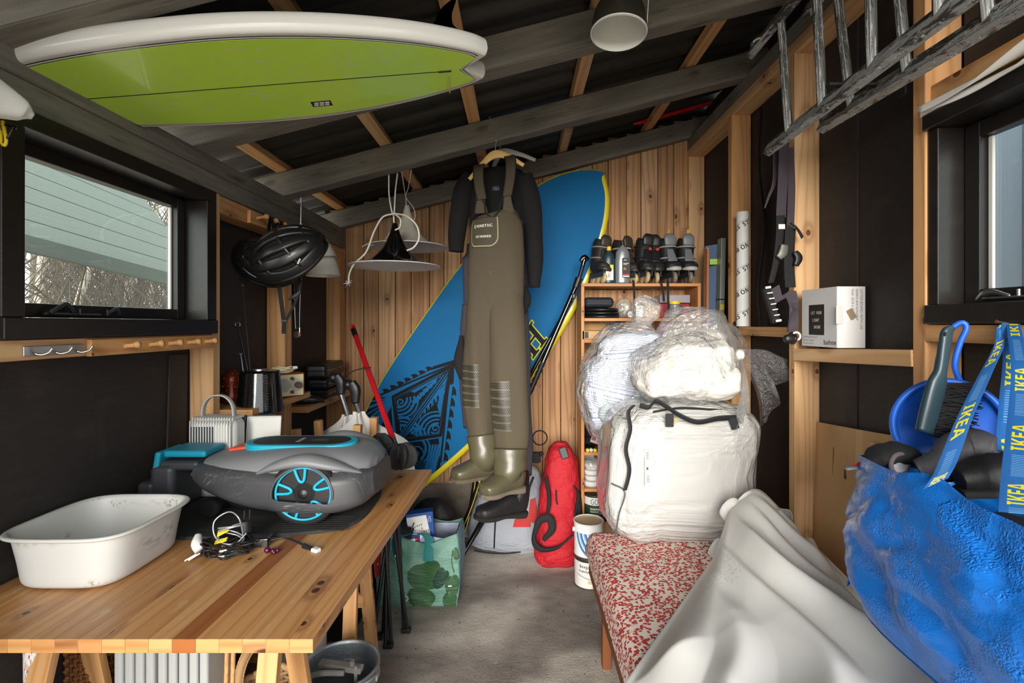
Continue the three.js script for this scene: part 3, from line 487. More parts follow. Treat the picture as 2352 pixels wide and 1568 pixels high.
for (const [k, dx] of [[0, 0], [1, 0.03]]) {
  const t = thing('filter_panel', k ? 'white framed filter panel leaning in front of its twin by the heater' : 'white framed filter panel leaning between heater and its twin', 'panel', V(-0.945 + dx, TT, -1.81 + k * 0.03), 0.42); t.rotation.z = -0.05;
  obj('frame', [tr(rb(0.006, 0.25, 0.018, 0.002), -0.052, 0.125, 0), tr(rb(0.006, 0.25, 0.018, 0.002), 0.052, 0.125, 0), tr(rb(0.11, 0.006, 0.018, 0.002), 0, 0.247, 0), tr(rb(0.11, 0.006, 0.018, 0.002), 0, 0.003, 0)], k ? M.white : M.darkGrey, t);
  obj('panel', tr(rb(0.1, 0.242, 0.01, 0.002), 0, 0.125, 0.002), M.whiteMatt, t); obj('edge_seal', tr(rb(0.004, 0.25, 0.012, 0.001), -0.058, 0.125, 0), M.blackMatt, t);
}
{ // black lamp
  const t = thing('table_lamp', 'glossy black table lamp with tapered shade and chrome stem', 'lamp', V(-0.985, TT, -1.91));
  const shd = obj('shade', lathe([[0.02, 0.402], [0.066, 0.4], [0.071, 0.392], [0.083, 0.245], [0.08, 0.245], [0.068, 0.388], [0.02, 0.396]], 48), M.blackGloss, t);
  const dots = []; for (let i = 0; i < 12; i++) for (let j = 0; j < 22; j++) { const a = 0.75 + i * 0.055 + (j % 2) * 0.027, y = 0.26 + j * 0.006, r = 0.0722 + (0.4 - y) * 0.075; dots.push(tr(new THREE.OctahedronGeometry(0.0012, 0), r * Math.cos(a), y, r * Math.sin(a))); }
  obj('perforations', dots, std({ color: 0xb8b8b4, roughness: 0.5 }), shd);
  obj('top_disc', tr(cyl(0.03, 0.03, 0.004, 32), 0, 0.404, 0), M.steel, shd);
  obj('stem', [tr(cyl(0.006, 0.006, 0.25, 16), 0.03, 0.125, 0.02), tr(cyl(0.022, 0.022, 0.014, 24), 0.03, 0.243, 0.02)], M.chrome, t); obj('base', tr(cyl(0.07, 0.072, 0.012, 36), 0.01, 0.006, 0), M.blackGloss, t);
}
{ // wooden table radio
  const t = thing('table_radio', 'small wooden table radio with cream front and brown knobs', 'radio', V(-0.985, 1.0155, -2.13), 0.75);
  obj('cabinet', tr(bx(0.12, 0.1, 0.085, 0.004), 0, 0.05, 0), std({ map: T.table, color: 0xb07a50, roughness: 0.5 }), t);
  const fpn = obj('front_panel', tr(rb(0.108, 0.088, 0.003, 0.001), 0, 0.05, 0.0435), std({ color: 0xd8caa0, roughness: 0.5 }), t);
  obj('speaker_grille', tr(cyl(0.028, 0.028, 0.002, 32), -0.025, 0.05, 0.0455, Math.PI / 2), std({ color: 0xc2c0ae, roughness: 0.7, bumpMap: T.weave, bumpScale: 0.001 }), fpn);
  obj('dial', tr(cyl(0.026, 0.026, 0.003, 32), 0.028, 0.05, 0.046, Math.PI / 2), std({ color: 0xb4b4b0, roughness: 0.4 }), fpn);
  for (const [x, y, r, l] of [[0.03, 0.05, 0.014, 0.018], [0.006, 0.078, 0.007, 0.01], [0.006, 0.022, 0.007, 0.01]]) obj('knob', tr(cyl(r, r, l, 20), x, y, 0.046 + l / 2, Math.PI / 2), std({ color: 0x5c4638, roughness: 0.4 }), fpn);
}
{
  const pts = []; for (let i = 0; i < 40; i++) { const a = i * 0.63; pts.push(V(0.05 * Math.cos(a) * (0.8 + 0.2 * Math.sin(i)), 0.004 + 0.018 * i / 40 + 0.003 * Math.sin(i * 2.1), 0.025 * Math.sin(a))); }
  const t = thing('extension_cord', 'coiled cream cord lying on the wooden radio', 'cord', V(-1.0, 1.1165, -2.12), 0.6);
  obj('cord', tube(pts, 0.003, 300, 6), std({ color: 0xd8cdb0, roughness: 0.5 }), t); obj('plug', tr(rb(0.02, 0.012, 0.014, 0.004), 0.05, 0.02, 0.01), M.white, t);
}
for (const [a, b, r, n] of [[at(557, 655, 2.0), at(580, 905, 1.98), 0.0022, 'thin black fishing rod tip behind the black table lamp'], [at(546, 745, 2.02), at(582, 905, 2.0), 0.006, 'thick black rod section behind the black table lamp'], [at(553, 812, 2.03), at(566, 905, 2.01), 0.003, 'short silver rod section behind the black table lamp']]) {
  const t = thing('fishing_rod', n, 'fishing rod', b); a.sub(b); obj('blank', rod(V(0, 0, 0), a, r, r * 0.5), n.includes('silver') ? M.steel : M.blackPl, t); obj('tip_ring', tr(new THREE.TorusGeometry(r * 1.6, r * 0.4, 6, 12), a.x, a.y, a.z), M.steel, t);
}
{
  const t = thing('gilded_ornament', 'small red and gold ornament half hidden behind the black lamp', 'ornament', V(-1.105, 1.0155, -1.93));
  obj('body', [lathe([[0.001, 0], [0.03, 0], [0.035, 0.03], [0.024, 0.055], [0.034, 0.085], [0.03, 0.11], [0.012, 0.13], [0.001, 0.135]], 20)], std({ color: 0x6e2416, roughness: 0.3, metalness: 0.3 }), t);
  const b = []; for (let i = 0; i < 40; i++) { const y = rr(0.01, 0.12), a = rr(0, 6.28); b.push(tr(new THREE.SphereGeometry(0.004, 6, 5), 0.031 * Math.cos(a), y, 0.031 * Math.sin(a))); } obj('gilding', b, std({ color: 0xb08a3c, metalness: 1, roughness: 0.35 }), t);
}
// black cases on the nogging shelf
const caseSpots = [['long black padded case on top of the stack on the side shelf', 0.984, 0.075, 0.36, 0.11, 0.02], ['black padded case in the middle of the stack on the side shelf', 0.96, 0.06, 0.3, 0.11, 0.02], ['flat black dusty box at the bottom of the stack on the side shelf', 0.931, 0.045, 0.3, 0.11, 0.004]];
{
  let y = 0.9315;
  for (const [label, , h, L, w, r] of [...caseSpots].reverse()) {
    const t = thing('black_case', label, 'case', V(-1.06, y, -2.76), 0.08); obj('body', tr(rb(w, h, L, r, 4), 0, h / 2, 0), M.blackPl, t); obj('seam', tr(rb(w + 0.003, 0.004, L + 0.003, 0.001, 1), 0, h * 0.55, 0), M.blackGloss, t); y += h + 0.0008;
  }
  const t = thing('rack_clamp', 'black roof rack clamp with white lettering lying on the side shelf', 'clamp', V(-1.025, 0.9315, -2.46), 0.4);
  obj('body', sweep([V(-0.06, 0.012, 0), V(-0.02, 0.02, 0), V(0.03, 0.018, 0), V(0.07, 0.006, 0)], [[0.025, 0.012], [0.03, 0.02], [0.028, 0.016], [0.02, 0.005]], { n: 16, seg: 16, up: V(0, 1, 0), exp: 3 }), M.blackPl, t);
  obj('lettering', tr(new THREE.PlaneGeometry(0.05, 0.012), 0, 0.0405, 0.008, -Math.PI / 2 + 0.4), print(128, 32, (x, w, h) => { x.fillStyle = '#17171a'; x.fillRect(0, 0, w, h); x.fillStyle = '#eee'; x.font = 'bold 28px sans-serif'; x.fillText('THULE', 12, 26); }), t);
}
{ // crate that carries the pile behind the table
  const t = thing('storage_crate', 'dark storage crate in the shadow behind the pine table', 'crate', V(-0.865, 0, -2.27));
  obj('body', tr(rb(0.34, 0.44, 0.4, 0.02), 0, 0.22, 0), M.blackMatt, t); obj('lid', tr(rb(0.36, 0.03, 0.42, 0.01), 0, 0.455, 0), M.blackPl, t);
}
{ // upside-down stool
  const t = thing('wooden_stool', 'upturned pale wooden stool with its legs in the air behind the mower', 'stool', V(-0.81, 0.471, -2.22));
  obj('seat', tr(bx(0.34, 0.03, 0.3, 0.006), 0, 0.015, 0), M.beech, t);
  const L = [[at(680, 985, 2.14), -0.12, 0.1], [at(731, 965, 2.3), -0.1, -0.1], [at(822, 975, 2.12), 0.12, 0.1], [at(860, 958, 2.3), 0.13, -0.1]];
  for (const [p, x, z] of L) obj('leg', bar(V(x, 0.03, z), p.clone().sub(t.position), 0.032, 0.032, V(0, 0, 1)), M.beech, t);
  for (const [i, j] of [[0, 1], [2, 3]]) { const a = L[i], b = L[j], f = 0.72, q = ([p, x, z]) => V(x, 0.03, z).lerp(p.clone().sub(t.position), f); obj('stretcher', bar(q(a), q(b), 0.02, 0.026), M.beech, t); }
}
function shovel(label, grip, bend, socket, tip, w, turn) {
  const t = thing('snow_shovel', label, 'shovel', tip, 0, 'white snow shovels behind the mower'), L = (v) => v.clone().sub(tip), g = L(grip), b = L(bend), s = L(socket);
  const hnd = obj('handle', sweep([g, g.clone().lerp(b, 0.35).add(V(0.012, 0, 0)), b], [[0.022, 0.016], [0.024, 0.018], [0.018, 0.015]], { n: 20, seg: 16, exp: 3 }), M.blackPl, t); obj('grip_knuckle', tr(new THREE.SphereGeometry(0.024, 16, 12), g.x - 0.012, g.y - 0.01, g.z), M.blackPl, hnd);
  obj('shaft', rod(b, s, 0.012, 0.012, 16), M.steel, t);
  const ax = s.clone().normalize(), wd = V(Math.cos(turn), 0, Math.sin(turn)), nn = wd.clone().cross(ax).normalize();
  const bl = sheet(30, 30, (u, v) => { const x = (u - 0.5) * 2, y = 1 - v, spread = lerp(0.12, 1, sstep(0, 0.45, v)); return ax.clone().multiplyScalar(s.length() * y).addScaledVector(wd, x * w / 2 * spread).addScaledVector(nn, -0.05 * x * x * spread + 0.03 * Math.exp(-((x * 5) ** 2)) * (1 - v) + 0.006 * Math.cos(x * 16) * v); }, 0.004);
  obj('blade', bl, std({ color: 0xdededa, roughness: 0.45, side: THREE.DoubleSide }), t); return t;
}
shovel('white plastic snow shovel leaning furthest from the red broom handle', at(772, 862, 2.36), at(783, 905, 2.36), at(798, 952, 2.37), V(-0.87, 0.475, -2.42), 0.44, 0.1);
{ const t = shovel('white plastic snow shovel with a barcode sticker beside the red broom handle', at(806, 878, 2.3), at(816, 925, 2.3), at(824, 945, 2.31), V(-0.68, 0.475, -2.36), 0.42, -0.25);
  const b = obj('barcode_sticker', tr(new THREE.PlaneGeometry(0.035, 0.025), 0.05, 0.33, 0.05, -0.2, 0.2, 0.3), print(64, 48, (x, w, h) => { x.fillStyle = '#eee'; x.fillRect(0, 0, w, h); x.fillStyle = '#333'; for (let i = 0; i < 16; i++) x.fillRect(4 + i * 3.5, 6, 1 + (i * 7) % 3, 30); }), t); }
{ const t = thing('strap_whip', 'thin black strap tail curling above the shovel handles', 'strap', at(795, 865, 2.4)); obj('strap', tube([V(0, 0, 0), V(0.03, 0.025, 0), V(0.08, 0.04, 0), V(0.12, 0.045, 0)], 0.003, 24, 6), M.blackMatt, t); }
{ // red broom
  const a = at(810, 752, 2.75), b = at(903, 1008, 2.08), t = thing('red_broom', 'red broom handle with a black sleeve standing behind the table', 'broom', b.clone()); const L = (k) => a.clone().lerp(b, k).sub(b);
  obj('handle', rod(L(0.1), L(1), 0.0125, 0.0125, 20), M.red, t); obj('sleeve', rod(L(0.03), L(0.105), 0.0145, 0.0145, 20), M.blackPl, t); obj('eye_cap', [tr(new THREE.TorusGeometry(0.011, 0.006, 10, 20), L(0).x, L(0).y, L(0).z, 0, 0.8, 0), rod(L(0.005), L(0.035), 0.011)], M.red, t); obj('ferrule', rod(L(1), L(1.06), 0.011, 0.013, 20), M.chrome, t);
  const c = thing('black_cloth_bundle', 'crumpled black cloth on the rear corner of the pine table', 'cloth', at(905, 1072, 1.95));
  obj('bundle', [tr(blob(0.055, 0.045, 0.03, { seg: 90, wob: (p, d) => 0.012 * Math.sin(7 * Math.atan2(d.z, d.x) + 9 * p.y) * (1 - d.y * 0.6) + 0.012 * ridge3(p.x * 12, p.y * 7, p.z * 12) - 0.012 * (d.y > 0 ? d.y : 0) }), 0.02, 0.052, -0.01), tr(blob(0.04, 0.055, 0.022, { seg: 90, wob: (p, d) => 0.011 * Math.sin(6 * Math.atan2(d.z, d.x) + 12 * p.y) + 0.012 * ridge3(p.x * 14 + 5, p.y * 7, p.z * 12) }), -0.05, 0.06, -0.02, 0, 0, 0.5)], std({ color: 0x1b1b1d, roughness: 0.75, bumpMap: T.crinkle, bumpScale: 0.004 }), c);
}

// ================= under the table =================
{
  const t = thing('fabric_roll', 'roll of white fabric with small red and blue flowers between trestle legs', 'fabric roll', V(-1.09, 0, -1.135));
  const fl = canvasTex(256, 512, (x, w, h) => { x.fillStyle = '#efe9e6'; x.fillRect(0, 0, w, h); for (let i = 0; i < 150; i++) { const X = hash(i, 1, 7) * w, Y = hash(i, 2, 7) * h, c = ['#c9484a', '#d98a8a', '#4a5a78', '#6a7a58'][i % 4]; x.fillStyle = c; for (let k = 0; k < 4; k++) { x.beginPath(); x.ellipse(X + 6 * Math.cos(k * 1.57 + i), Y + 6 * Math.sin(k * 1.57 + i), 5, 3, k * 1.57 + i, 0, 7); x.fill(); } } });
  fl.repeat.set(5, 2.4);
  obj('roll', rod(V(0, 0, 0), V(0.012, 0.7, 0.02), 0.019, 0.019, 24), std({ map: fl, roughness: 0.8 }), t); obj('core', rod(V(0.012, 0.7, 0.02), V(0.0122, 0.703, 0.0201), 0.014, 0.014, 16), M.cardboard, t);
}
function basket(name, label, pos, rx, rz, h, c, handle) {
  const t = thing(name, label, 'basket', pos), m = std({ color: c, roughness: 0.65 }), n = 26, st = [], wv2 = [];
  for (let i = 0; i < n; i++) { const a = i / n * 6.283; st.push(tube([V(rx * 0.8 * Math.cos(a), 0, rz * 0.8 * Math.sin(a)), V(rx * Math.cos(a), h * 0.5, rz * Math.sin(a)), V(rx * 1.04 * Math.cos(a), h, rz * 1.04 * Math.sin(a))], 0.004, 8, 5)); }
  for (let k = 0; k < Math.round(h / 0.011); k++) { const y = 0.006 + k * 0.011, f = lerp(0.8, 1.03, Math.sin(Math.min(1, y / h) * 1.57)), pts = []; for (let i = 0; i < n * 2; i++) { const a = i / (n * 2) * 6.283, q = 0.005 * Math.cos((i / 2 + k) * Math.PI) * (i % 2 ? 0 : 1); pts.push(V((rx * f + q) * Math.cos(a), y, (rz * f + q) * Math.sin(a))); } wv2.push(tube(pts, 0.0052, n * 4, 5, true)); }
  obj('stakes', st, m, t).userData.kind = 'stuff'; obj('weave', wv2, m, t).userData.kind = 'stuff';
  const rim = []; for (let i = 0; i < 60; i++) { const a = i / 60 * 6.283; rim.push(V(rx * 1.05 * Math.cos(a), h + 0.004 * Math.sin(i * 2.6), rz * 1.05 * Math.sin(a))); } obj('rim', tube(rim, 0.009, 160, 7, true), m, t);
  if (handle) { const hd = []; for (let i = 0; i <= 20; i++) { const a = i / 20 * Math.PI; hd.push(V(rx * Math.cos(a), h + handle * Math.sin(a), 0)); } obj('handle', [tube(hd, 0.011, 60, 8), ...Array.from({ length: 40 }, (_, i) => { const a = (i + 0.5) / 40 * Math.PI; return tr(new THREE.TorusGeometry(0.0115, 0.0028, 5, 10), rx * Math.cos(a), h + handle * Math.sin(a), 0, 0, 0, a); })], m, t); }
  return t;
}
basket('wicker_basket', 'brown wicker basket under the table beside the floral fabric roll', V(-1.1, 0, -1.3), 0.042, 0.06, 0.62, 0x7c4c22, 0);
basket('wicker_basket', 'light wicker basket with an arched handle beside the ribbed radiator', V(-0.672, 0, -1.36), 0.088, 0.085, 0.33, 0xb89468, 0.14);
{ const t = thing('cane_bundle', 'two pale canes standing in front of the light wicker basket', 'cane', V(-0.735, 0, -1.24)); for (const x of [0, 0.016]) obj('cane', rod(V(x, 0, 0), V(x + 0.008, 0.69, -0.02), 0.006, 0.005), M.beech, t); }
{
  const t = thing('ribbed_radiator', 'pale grey ribbed radiator standing under the pine table', 'radiator', V(-0.885, 0, -1.32));
  const m = std({ color: 0xb8bab8, roughness: 0.4 });
  for (let k = 0; k < 9; k++) obj('fin', tr(rb(0.022, 0.6, 0.13, 0.008, 3), -0.115 + k * 0.0262, 0.36, k < 4 ? 0.006 : 0), m, t);
  obj('pipe', [0.1, 0.62].map((y) => tr(cyl(0.02, 0.02, 0.24, 16), 0, y, 0, 0, 0, Math.PI / 2)), m, t); obj('foot', [-0.09, 0.09].map((x) => tr(rb(0.02, 0.06, 0.16, 0.006), x, 0.03, 0)), M.darkGrey, t);
}
{
  const t = thing('white_bin', 'plain light grey plastic bin behind the trestle leg and zinc bucket', 'bin', V(-0.725, 0, -1.67)); obj('body', lathe([[0.001, 0], [0.075, 0], [0.085, 0.45], [0.09, 0.46], [0.086, 0.462], [0.078, 0.45], [0.07, 0.01], [0.001, 0.01]], 36), std({ color: 0xc9cccf, roughness: 0.5 }), t);
  obj('rim', tr(new THREE.TorusGeometry(0.088, 0.004, 8, 40), 0, 0.46, 0, Math.PI / 2), std({ color: 0xb9bcbf, roughness: 0.5 }), t);
}
{ // zinc bucket
  const t = thing('zinc_bucket', 'galvanised zinc bucket on the concrete floor beside the table', 'bucket', V(-0.531, 0, -1.5)); t.scale.set(1.02, 1.08, 1.02);
  const z = std({ color: 0xa9b1b6, metalness: 0.9, roughness: 0.38, bumpMap: T.fineBump, bumpScale: 0.0006 });
  obj('body', lathe([[0.001, 0.012], [0.075, 0.012], [0.076, 0], [0.082, 0], [0.086, 0.03], [0.1, 0.2], [0.102, 0.21], [0.1, 0.22], [0.105, 0.255], [0.108, 0.27], [0.112, 0.275], [0.112, 0.283], [0.107, 0.284], [0.104, 0.276], [0.1, 0.235], [0.098, 0.228], [0.1, 0.22], [0.096, 0.2], [0.08, 0.02], [0.001, 0.02]], 56), z, t);
  for (const s of [1, -1]) obj('ear', tr(rb(0.03, 0.028, 0.006, 0.003), s * 0.108, 0.255, 0, 0, Math.PI / 2, 0), z, t);
  const h = []; for (let i = 0; i <= 16; i++) { const a = i / 16 * Math.PI; h.push(V(0.112 * Math.cos(a), 0.262 + 0.02 * Math.sin(a), 0.115 * Math.sin(a))); } obj('handle', tube(h, 0.004, 40, 8), z, t);
  const k = thing('hand_clamp', 'worn grey metal clamp tool lying across the zinc bucket', 'tool', V(-0.52, 0.309, -1.47), -0.12);
  const mk = std({ color: 0x8c8c86, metalness: 0.6, roughness: 0.6, bumpMap: T.fineBump, bumpScale: 0.001 });
  obj('arm', [tr(rb(0.13, 0.016, 0.026, 0.003), 0.0, 0.008, 0, 0, 0, -0.06)], mk, k); obj('jaw', tube([V(0.02, 0.004, 0.02), V(-0.05, 0.006, 0.035), V(-0.095, -0.002, 0.06)], 0.008, 24, 8), mk, k); obj('pivot', [tr(cyl(0.007, 0.007, 0.022, 12), 0.035, 0.016, 0), tr(cyl(0.005, 0.005, 0.05, 10), 0.05, -0.004, 0.01)], mk, k);
}
{ // folded camping chair
  const t = thing('folded_chair', 'folded black camping chair leaning at the back of the table', 'chair', V(-0.52, 0, -2.1));
  const m = M.blackPl, top = [[-0.05, -0.02], [-0.035, -0.03], [-0.02, -0.01], [-0.04, 0.02], [-0.012, 0.0], [-0.06, 0.02]], feet = [[-0.075, 0.06], [-0.055, -0.03], [-0.02, 0.06], [0.0, 0.05], [0.03, -0.05], [0.045, -0.045]];
  top.forEach(([x, z], i) => { const [fx, fz] = feet[(i * 5 + 2) % 6]; obj('tube', rod(V(fx, 0.012, fz), V(x + 0.02, 0.66, z), 0.008, 0.008, 10), m, t); });
  for (const [fx, fz] of [[-0.01, 0.055], [0.04, -0.047], [-0.065, 0.0]]) obj('foot_joint', [tr(rb(0.04, 0.02, 0.03, 0.005), fx, 0.012, fz), tr(cyl(0.005, 0.005, 0.034, 8), fx, 0.02, fz, Math.PI / 2)], m, t);
  obj('rivet', [[-0.03, 0.4, 0.03], [0.01, 0.36, 0.02], [-0.06, 0.33, 0.03], [0.015, 0.5, 0.0]].map(([x, y, z]) => tr(new THREE.SphereGeometry(0.004, 8, 6), x, y, z)), M.steel, t);
  obj('red_seat_fabric', sheet(6, 12, (u, v) => V(-0.09 + 0.02 * u, 0.25 + 0.4 * v, -0.03 + 0.02 * Math.sin(v * 7 + u * 4)), 0.004), std({ color: 0x8c1c18, roughness: 0.85 }), t);
}

// ================= back wall: board, waders, lamps, bags =================
seedState = 99;
{ // stand-up paddle board
  const D = 3.0, S = D / FPX, o = at(1076, 810, D), t = thing('paddle_board', 'tall blue paddle board with yellow rails leaning against the plank wall', 'paddle board', o);
  const px = [[1318, 389], [1345, 386], [1372, 388], [1387, 394], [1394, 412], [1401, 450], [1400, 490], [1393, 530], [1379, 580], [1356, 640], [1321, 715], [1271, 800], [1216, 880], [1151, 960], [1081, 1030], [1001, 1100], [940, 1148], [880, 1190], [820, 1218], [778, 1226], [760, 1216], [754, 1195], [758, 1160], [775, 1100], [800, 1030], [830, 960], [870, 880], [920, 800], [975, 720], [1035, 635], [1095, 560], [1150, 500], [1200, 450], [1240, 420], [1280, 400]];
  const toL = ([x, y]) => [(x - 1076) * S, -(y - 810) * S], out = px.map(toL);
  const body = prism(out, 0.03, 0.02, 160, 6); body.translate(0, 0, -0.051);
  obj('rail', body, std({ color: 0xe2d01e, roughness: 0.35, clearcoat: 0.3 }), t, 'yellow rail');
  const ctr = [1076, 810], inset = px.map(([x, y]) => { const right = (x - 1076) * 0.8 + (y - 810) * 0.6 > 0, k = right ? 13 : 3.5, dx = -0.8 * (right ? 1 : -1), dy = -0.6 * (right ? 1 : -1); return [x + dx * k + (1076 - x) * 0.004, y + dy * k + (810 - y) * 0.006]; });
  const deck = prism(inset.map(toL), 0.004, 0.0015, 160, 1), p = deck.attributes.position, uv = deck.attributes.uv;
  // print coordinates: photo-sized drawing laid on the board, 740..1420 across and 370..1240 down
  for (let i = 0; i < p.count; i++) uv.setXY(i, (p.getX(i) / S + 1076 - 740) / 680, 1 - (810 - p.getY(i) / S - 370) / 870);
  const art = canvasTex(1360, 1740, (x, w, h) => {
    const K = 2; x.scale(K, K); x.translate(-740, -370); x.fillStyle = '#0668a2'; x.fillRect(700, 300, 800, 1000);
    x.fillStyle = '#0b0f16'; x.strokeStyle = '#0b0f16'; x.lineJoin = 'round';
    const poly = (pts, fill, lw) => { x.beginPath(); pts.forEach(([a, b], i) => (i ? x.lineTo(a, b) : x.moveTo(a, b))); x.closePath(); if (fill) { x.fillStyle = fill; x.fill(); } if (lw) { x.lineWidth = lw; x.stroke(); } };
    const K0 = [1044, 826], KL = [903, 911], KB = [916, 1013], KR = [1012, 999], blue = '#0668a2', ink = '#0b0f16';
    // wave-crested borders
    const crest = (ax, ay, bx2, by, n, side) => { const dx = (bx2 - ax) / n, dy = (by - ay) / n, L = Math.hypot(dx, dy), nx = -dy / L * side, ny = dx / L * side; x.fillStyle = ink; for (let i = 0; i < n; i++) { const X = ax + dx * i, Y = ay + dy * i; x.beginPath(); x.moveTo(X, Y); x.quadraticCurveTo(X + dx * 0.3 + nx * 12, Y + dy * 0.3 + ny * 12, X + dx * 0.9 + nx * 10, Y + dy * 0.9 + ny * 10); x.quadraticCurveTo(X + dx * 0.62 + nx * 5, Y + dy * 0.62 + ny * 6, X + dx * 0.98, Y + dy * 0.98); x.closePath(); x.fill(); } };
    poly([[1044, 826], [995, 841], [990, 850], [1036, 836], [1034, 884], [1042, 880]], ink);
    crest(996, 846, 880, 905, 7, 1); crest(1040, 886, 1018, 1062, 7, -1);
    x.lineWidth = 4; x.beginPath(); x.moveTo(1036, 838); x.lineTo(868, 909); x.stroke(); x.beginPath(); x.moveTo(1035, 838); x.lineTo(1012, 1062); x.stroke();
    poly([K0.map((v, i) => v + (i ? 16 : -8)), KL, KB, KR], blue, 7); poly([K0.map((v, i) => v + (i ? 26 : -13)), [909, 914], [919, 1007], [1007, 994]], blue, 2);
    const clip = (pts, f) => { x.save(); x.beginPath(); pts.forEach(([a, b], i) => (i ? x.lineTo(a, b) : x.moveTo(a, b))); x.closePath(); x.clip(); f(); x.restore(); };
    const arcs = (cx, cy, rs, a0, a1, w) => rs.forEach((r, i) => { x.lineWidth = w * (i % 2 ? 0.8 : 1.15); x.beginPath(); x.arc(cx, cy, r, a0, a1); x.stroke(); });
    const spiral = (cx, cy, r, s, a) => { x.lineWidth = 3.4; x.beginPath(); for (let k = 0; k <= 40; k++) { const t = k / 40, q = a + s * t * 9, R = r * (1 - t * 0.85); x.lineTo(cx + R * Math.cos(q), cy + R * Math.sin(q)); } x.stroke(); };
    clip([[1028, 856], [910, 915], [919, 1007], [1007, 994]], () => {
      x.fillStyle = ink; x.fillRect(890, 840, 150, 180); x.strokeStyle = blue;
      spiral(921, 923, 11, 1, 0); arcs(916, 916, [19, 27, 36, 45], -0.2, 1.9, 4.6); spiral(928, 985, 13, -1, 1); arcs(922, 1002, [26, 35, 44], -1.7, -0.2, 5); spiral(1000, 984, 12, -1, 2.5); arcs(1004, 992, [20, 29, 38, 47], 2.9, 4.9, 4.8); spiral(956, 992, 11, 1, 4); arcs(950, 1004, [20, 29], 4.2, 6.2, 4.6);
      for (let k = 0; k < 6; k++) { const f = k / 6, X = lerp(1010, 958, f), Y = lerp(872, 925, f); poly([[X - 6, Y - 4], [X - 24, Y + 6], [X - 14, Y + 8], [X - 30, Y + 20], [X - 8, Y + 8]], blue); poly([[X + 10, Y + 12], [X + 12, Y + 34], [X + 4, Y + 26], [X - 2, Y + 48], [X - 2, Y + 24]], blue); }
      poly([[1026, 856], [940, 897], [952, 902]], blue); poly([[1026, 860], [1012, 960], [1004, 930]], blue);
      x.strokeStyle = blue; x.lineWidth = 15; x.beginPath(); x.moveTo(1032, 850); x.lineTo(914, 1014); x.stroke(); x.strokeStyle = ink;
    });
    for (const o2 of [-4.5, 0, 4.5]) { x.lineWidth = o2 ? 2 : 3; x.beginPath(); x.moveTo(1030 + o2, 850 + o2 * 0.4); x.lineTo(914 + o2, 1014 + o2 * 0.5); x.stroke(); }
    // lower and left fans
    clip([[905, 1022], [1008, 1006], [1012, 1075], [960, 1110], [900, 1075]], () => { x.fillStyle = ink; x.fillRect(890, 1000, 130, 120); x.strokeStyle = blue; spiral(955, 1040, 20, -1, 1); arcs(948, 1030, [30, 39], -2.8, 0.9, 5); for (let k = 0; k < 5; k++) { x.lineWidth = 5; x.beginPath(); x.moveTo(988 + k * 7, 1020); x.quadraticCurveTo(984 + k * 4, 1060, 970 + k * 6, 1100); x.stroke(); } for (let k = 0; k < 9; k++) { x.lineWidth = 2; x.beginPath(); x.arc(940, 1010, 54 + k * 5, 0.9, 1.7); x.stroke(); } x.strokeStyle = ink; });
    clip([[898, 915], [903, 1000], [860, 1010], [820, 980], [846, 905]], () => { x.fillStyle = ink; x.fillRect(800, 890, 110, 130); x.strokeStyle = blue; for (let k = 0; k < 9; k++) { x.lineWidth = 3 + (k % 2) * 2.5; x.beginPath(); x.moveTo(900, 912 + k * 2); x.quadraticCurveTo(866, 920 + k * 9, 830, 925 + k * 17); x.stroke(); } x.strokeStyle = ink; });
    // letters beyond the waders
    x.save(); x.translate(1219, 790); x.rotate(-0.95); x.lineWidth = 5; x.strokeStyle = '#e4d92a'; x.fillStyle = '#0c1424'; x.font = 'bold italic 74px serif'; x.lineJoin = 'miter'; x.strokeText('NAISH', -214, 24); x.fillText('NAISH', -214, 24); x.restore();
  });
  art.wrapS = art.wrapT = THREE.ClampToEdgeWrapping; deck.translate(0, 0, -0.003);
  obj('deck', deck, std({ map: art, roughness: 0.6, specularIntensity: 0.35 }), t, 'blue deck with black wave pattern');
}
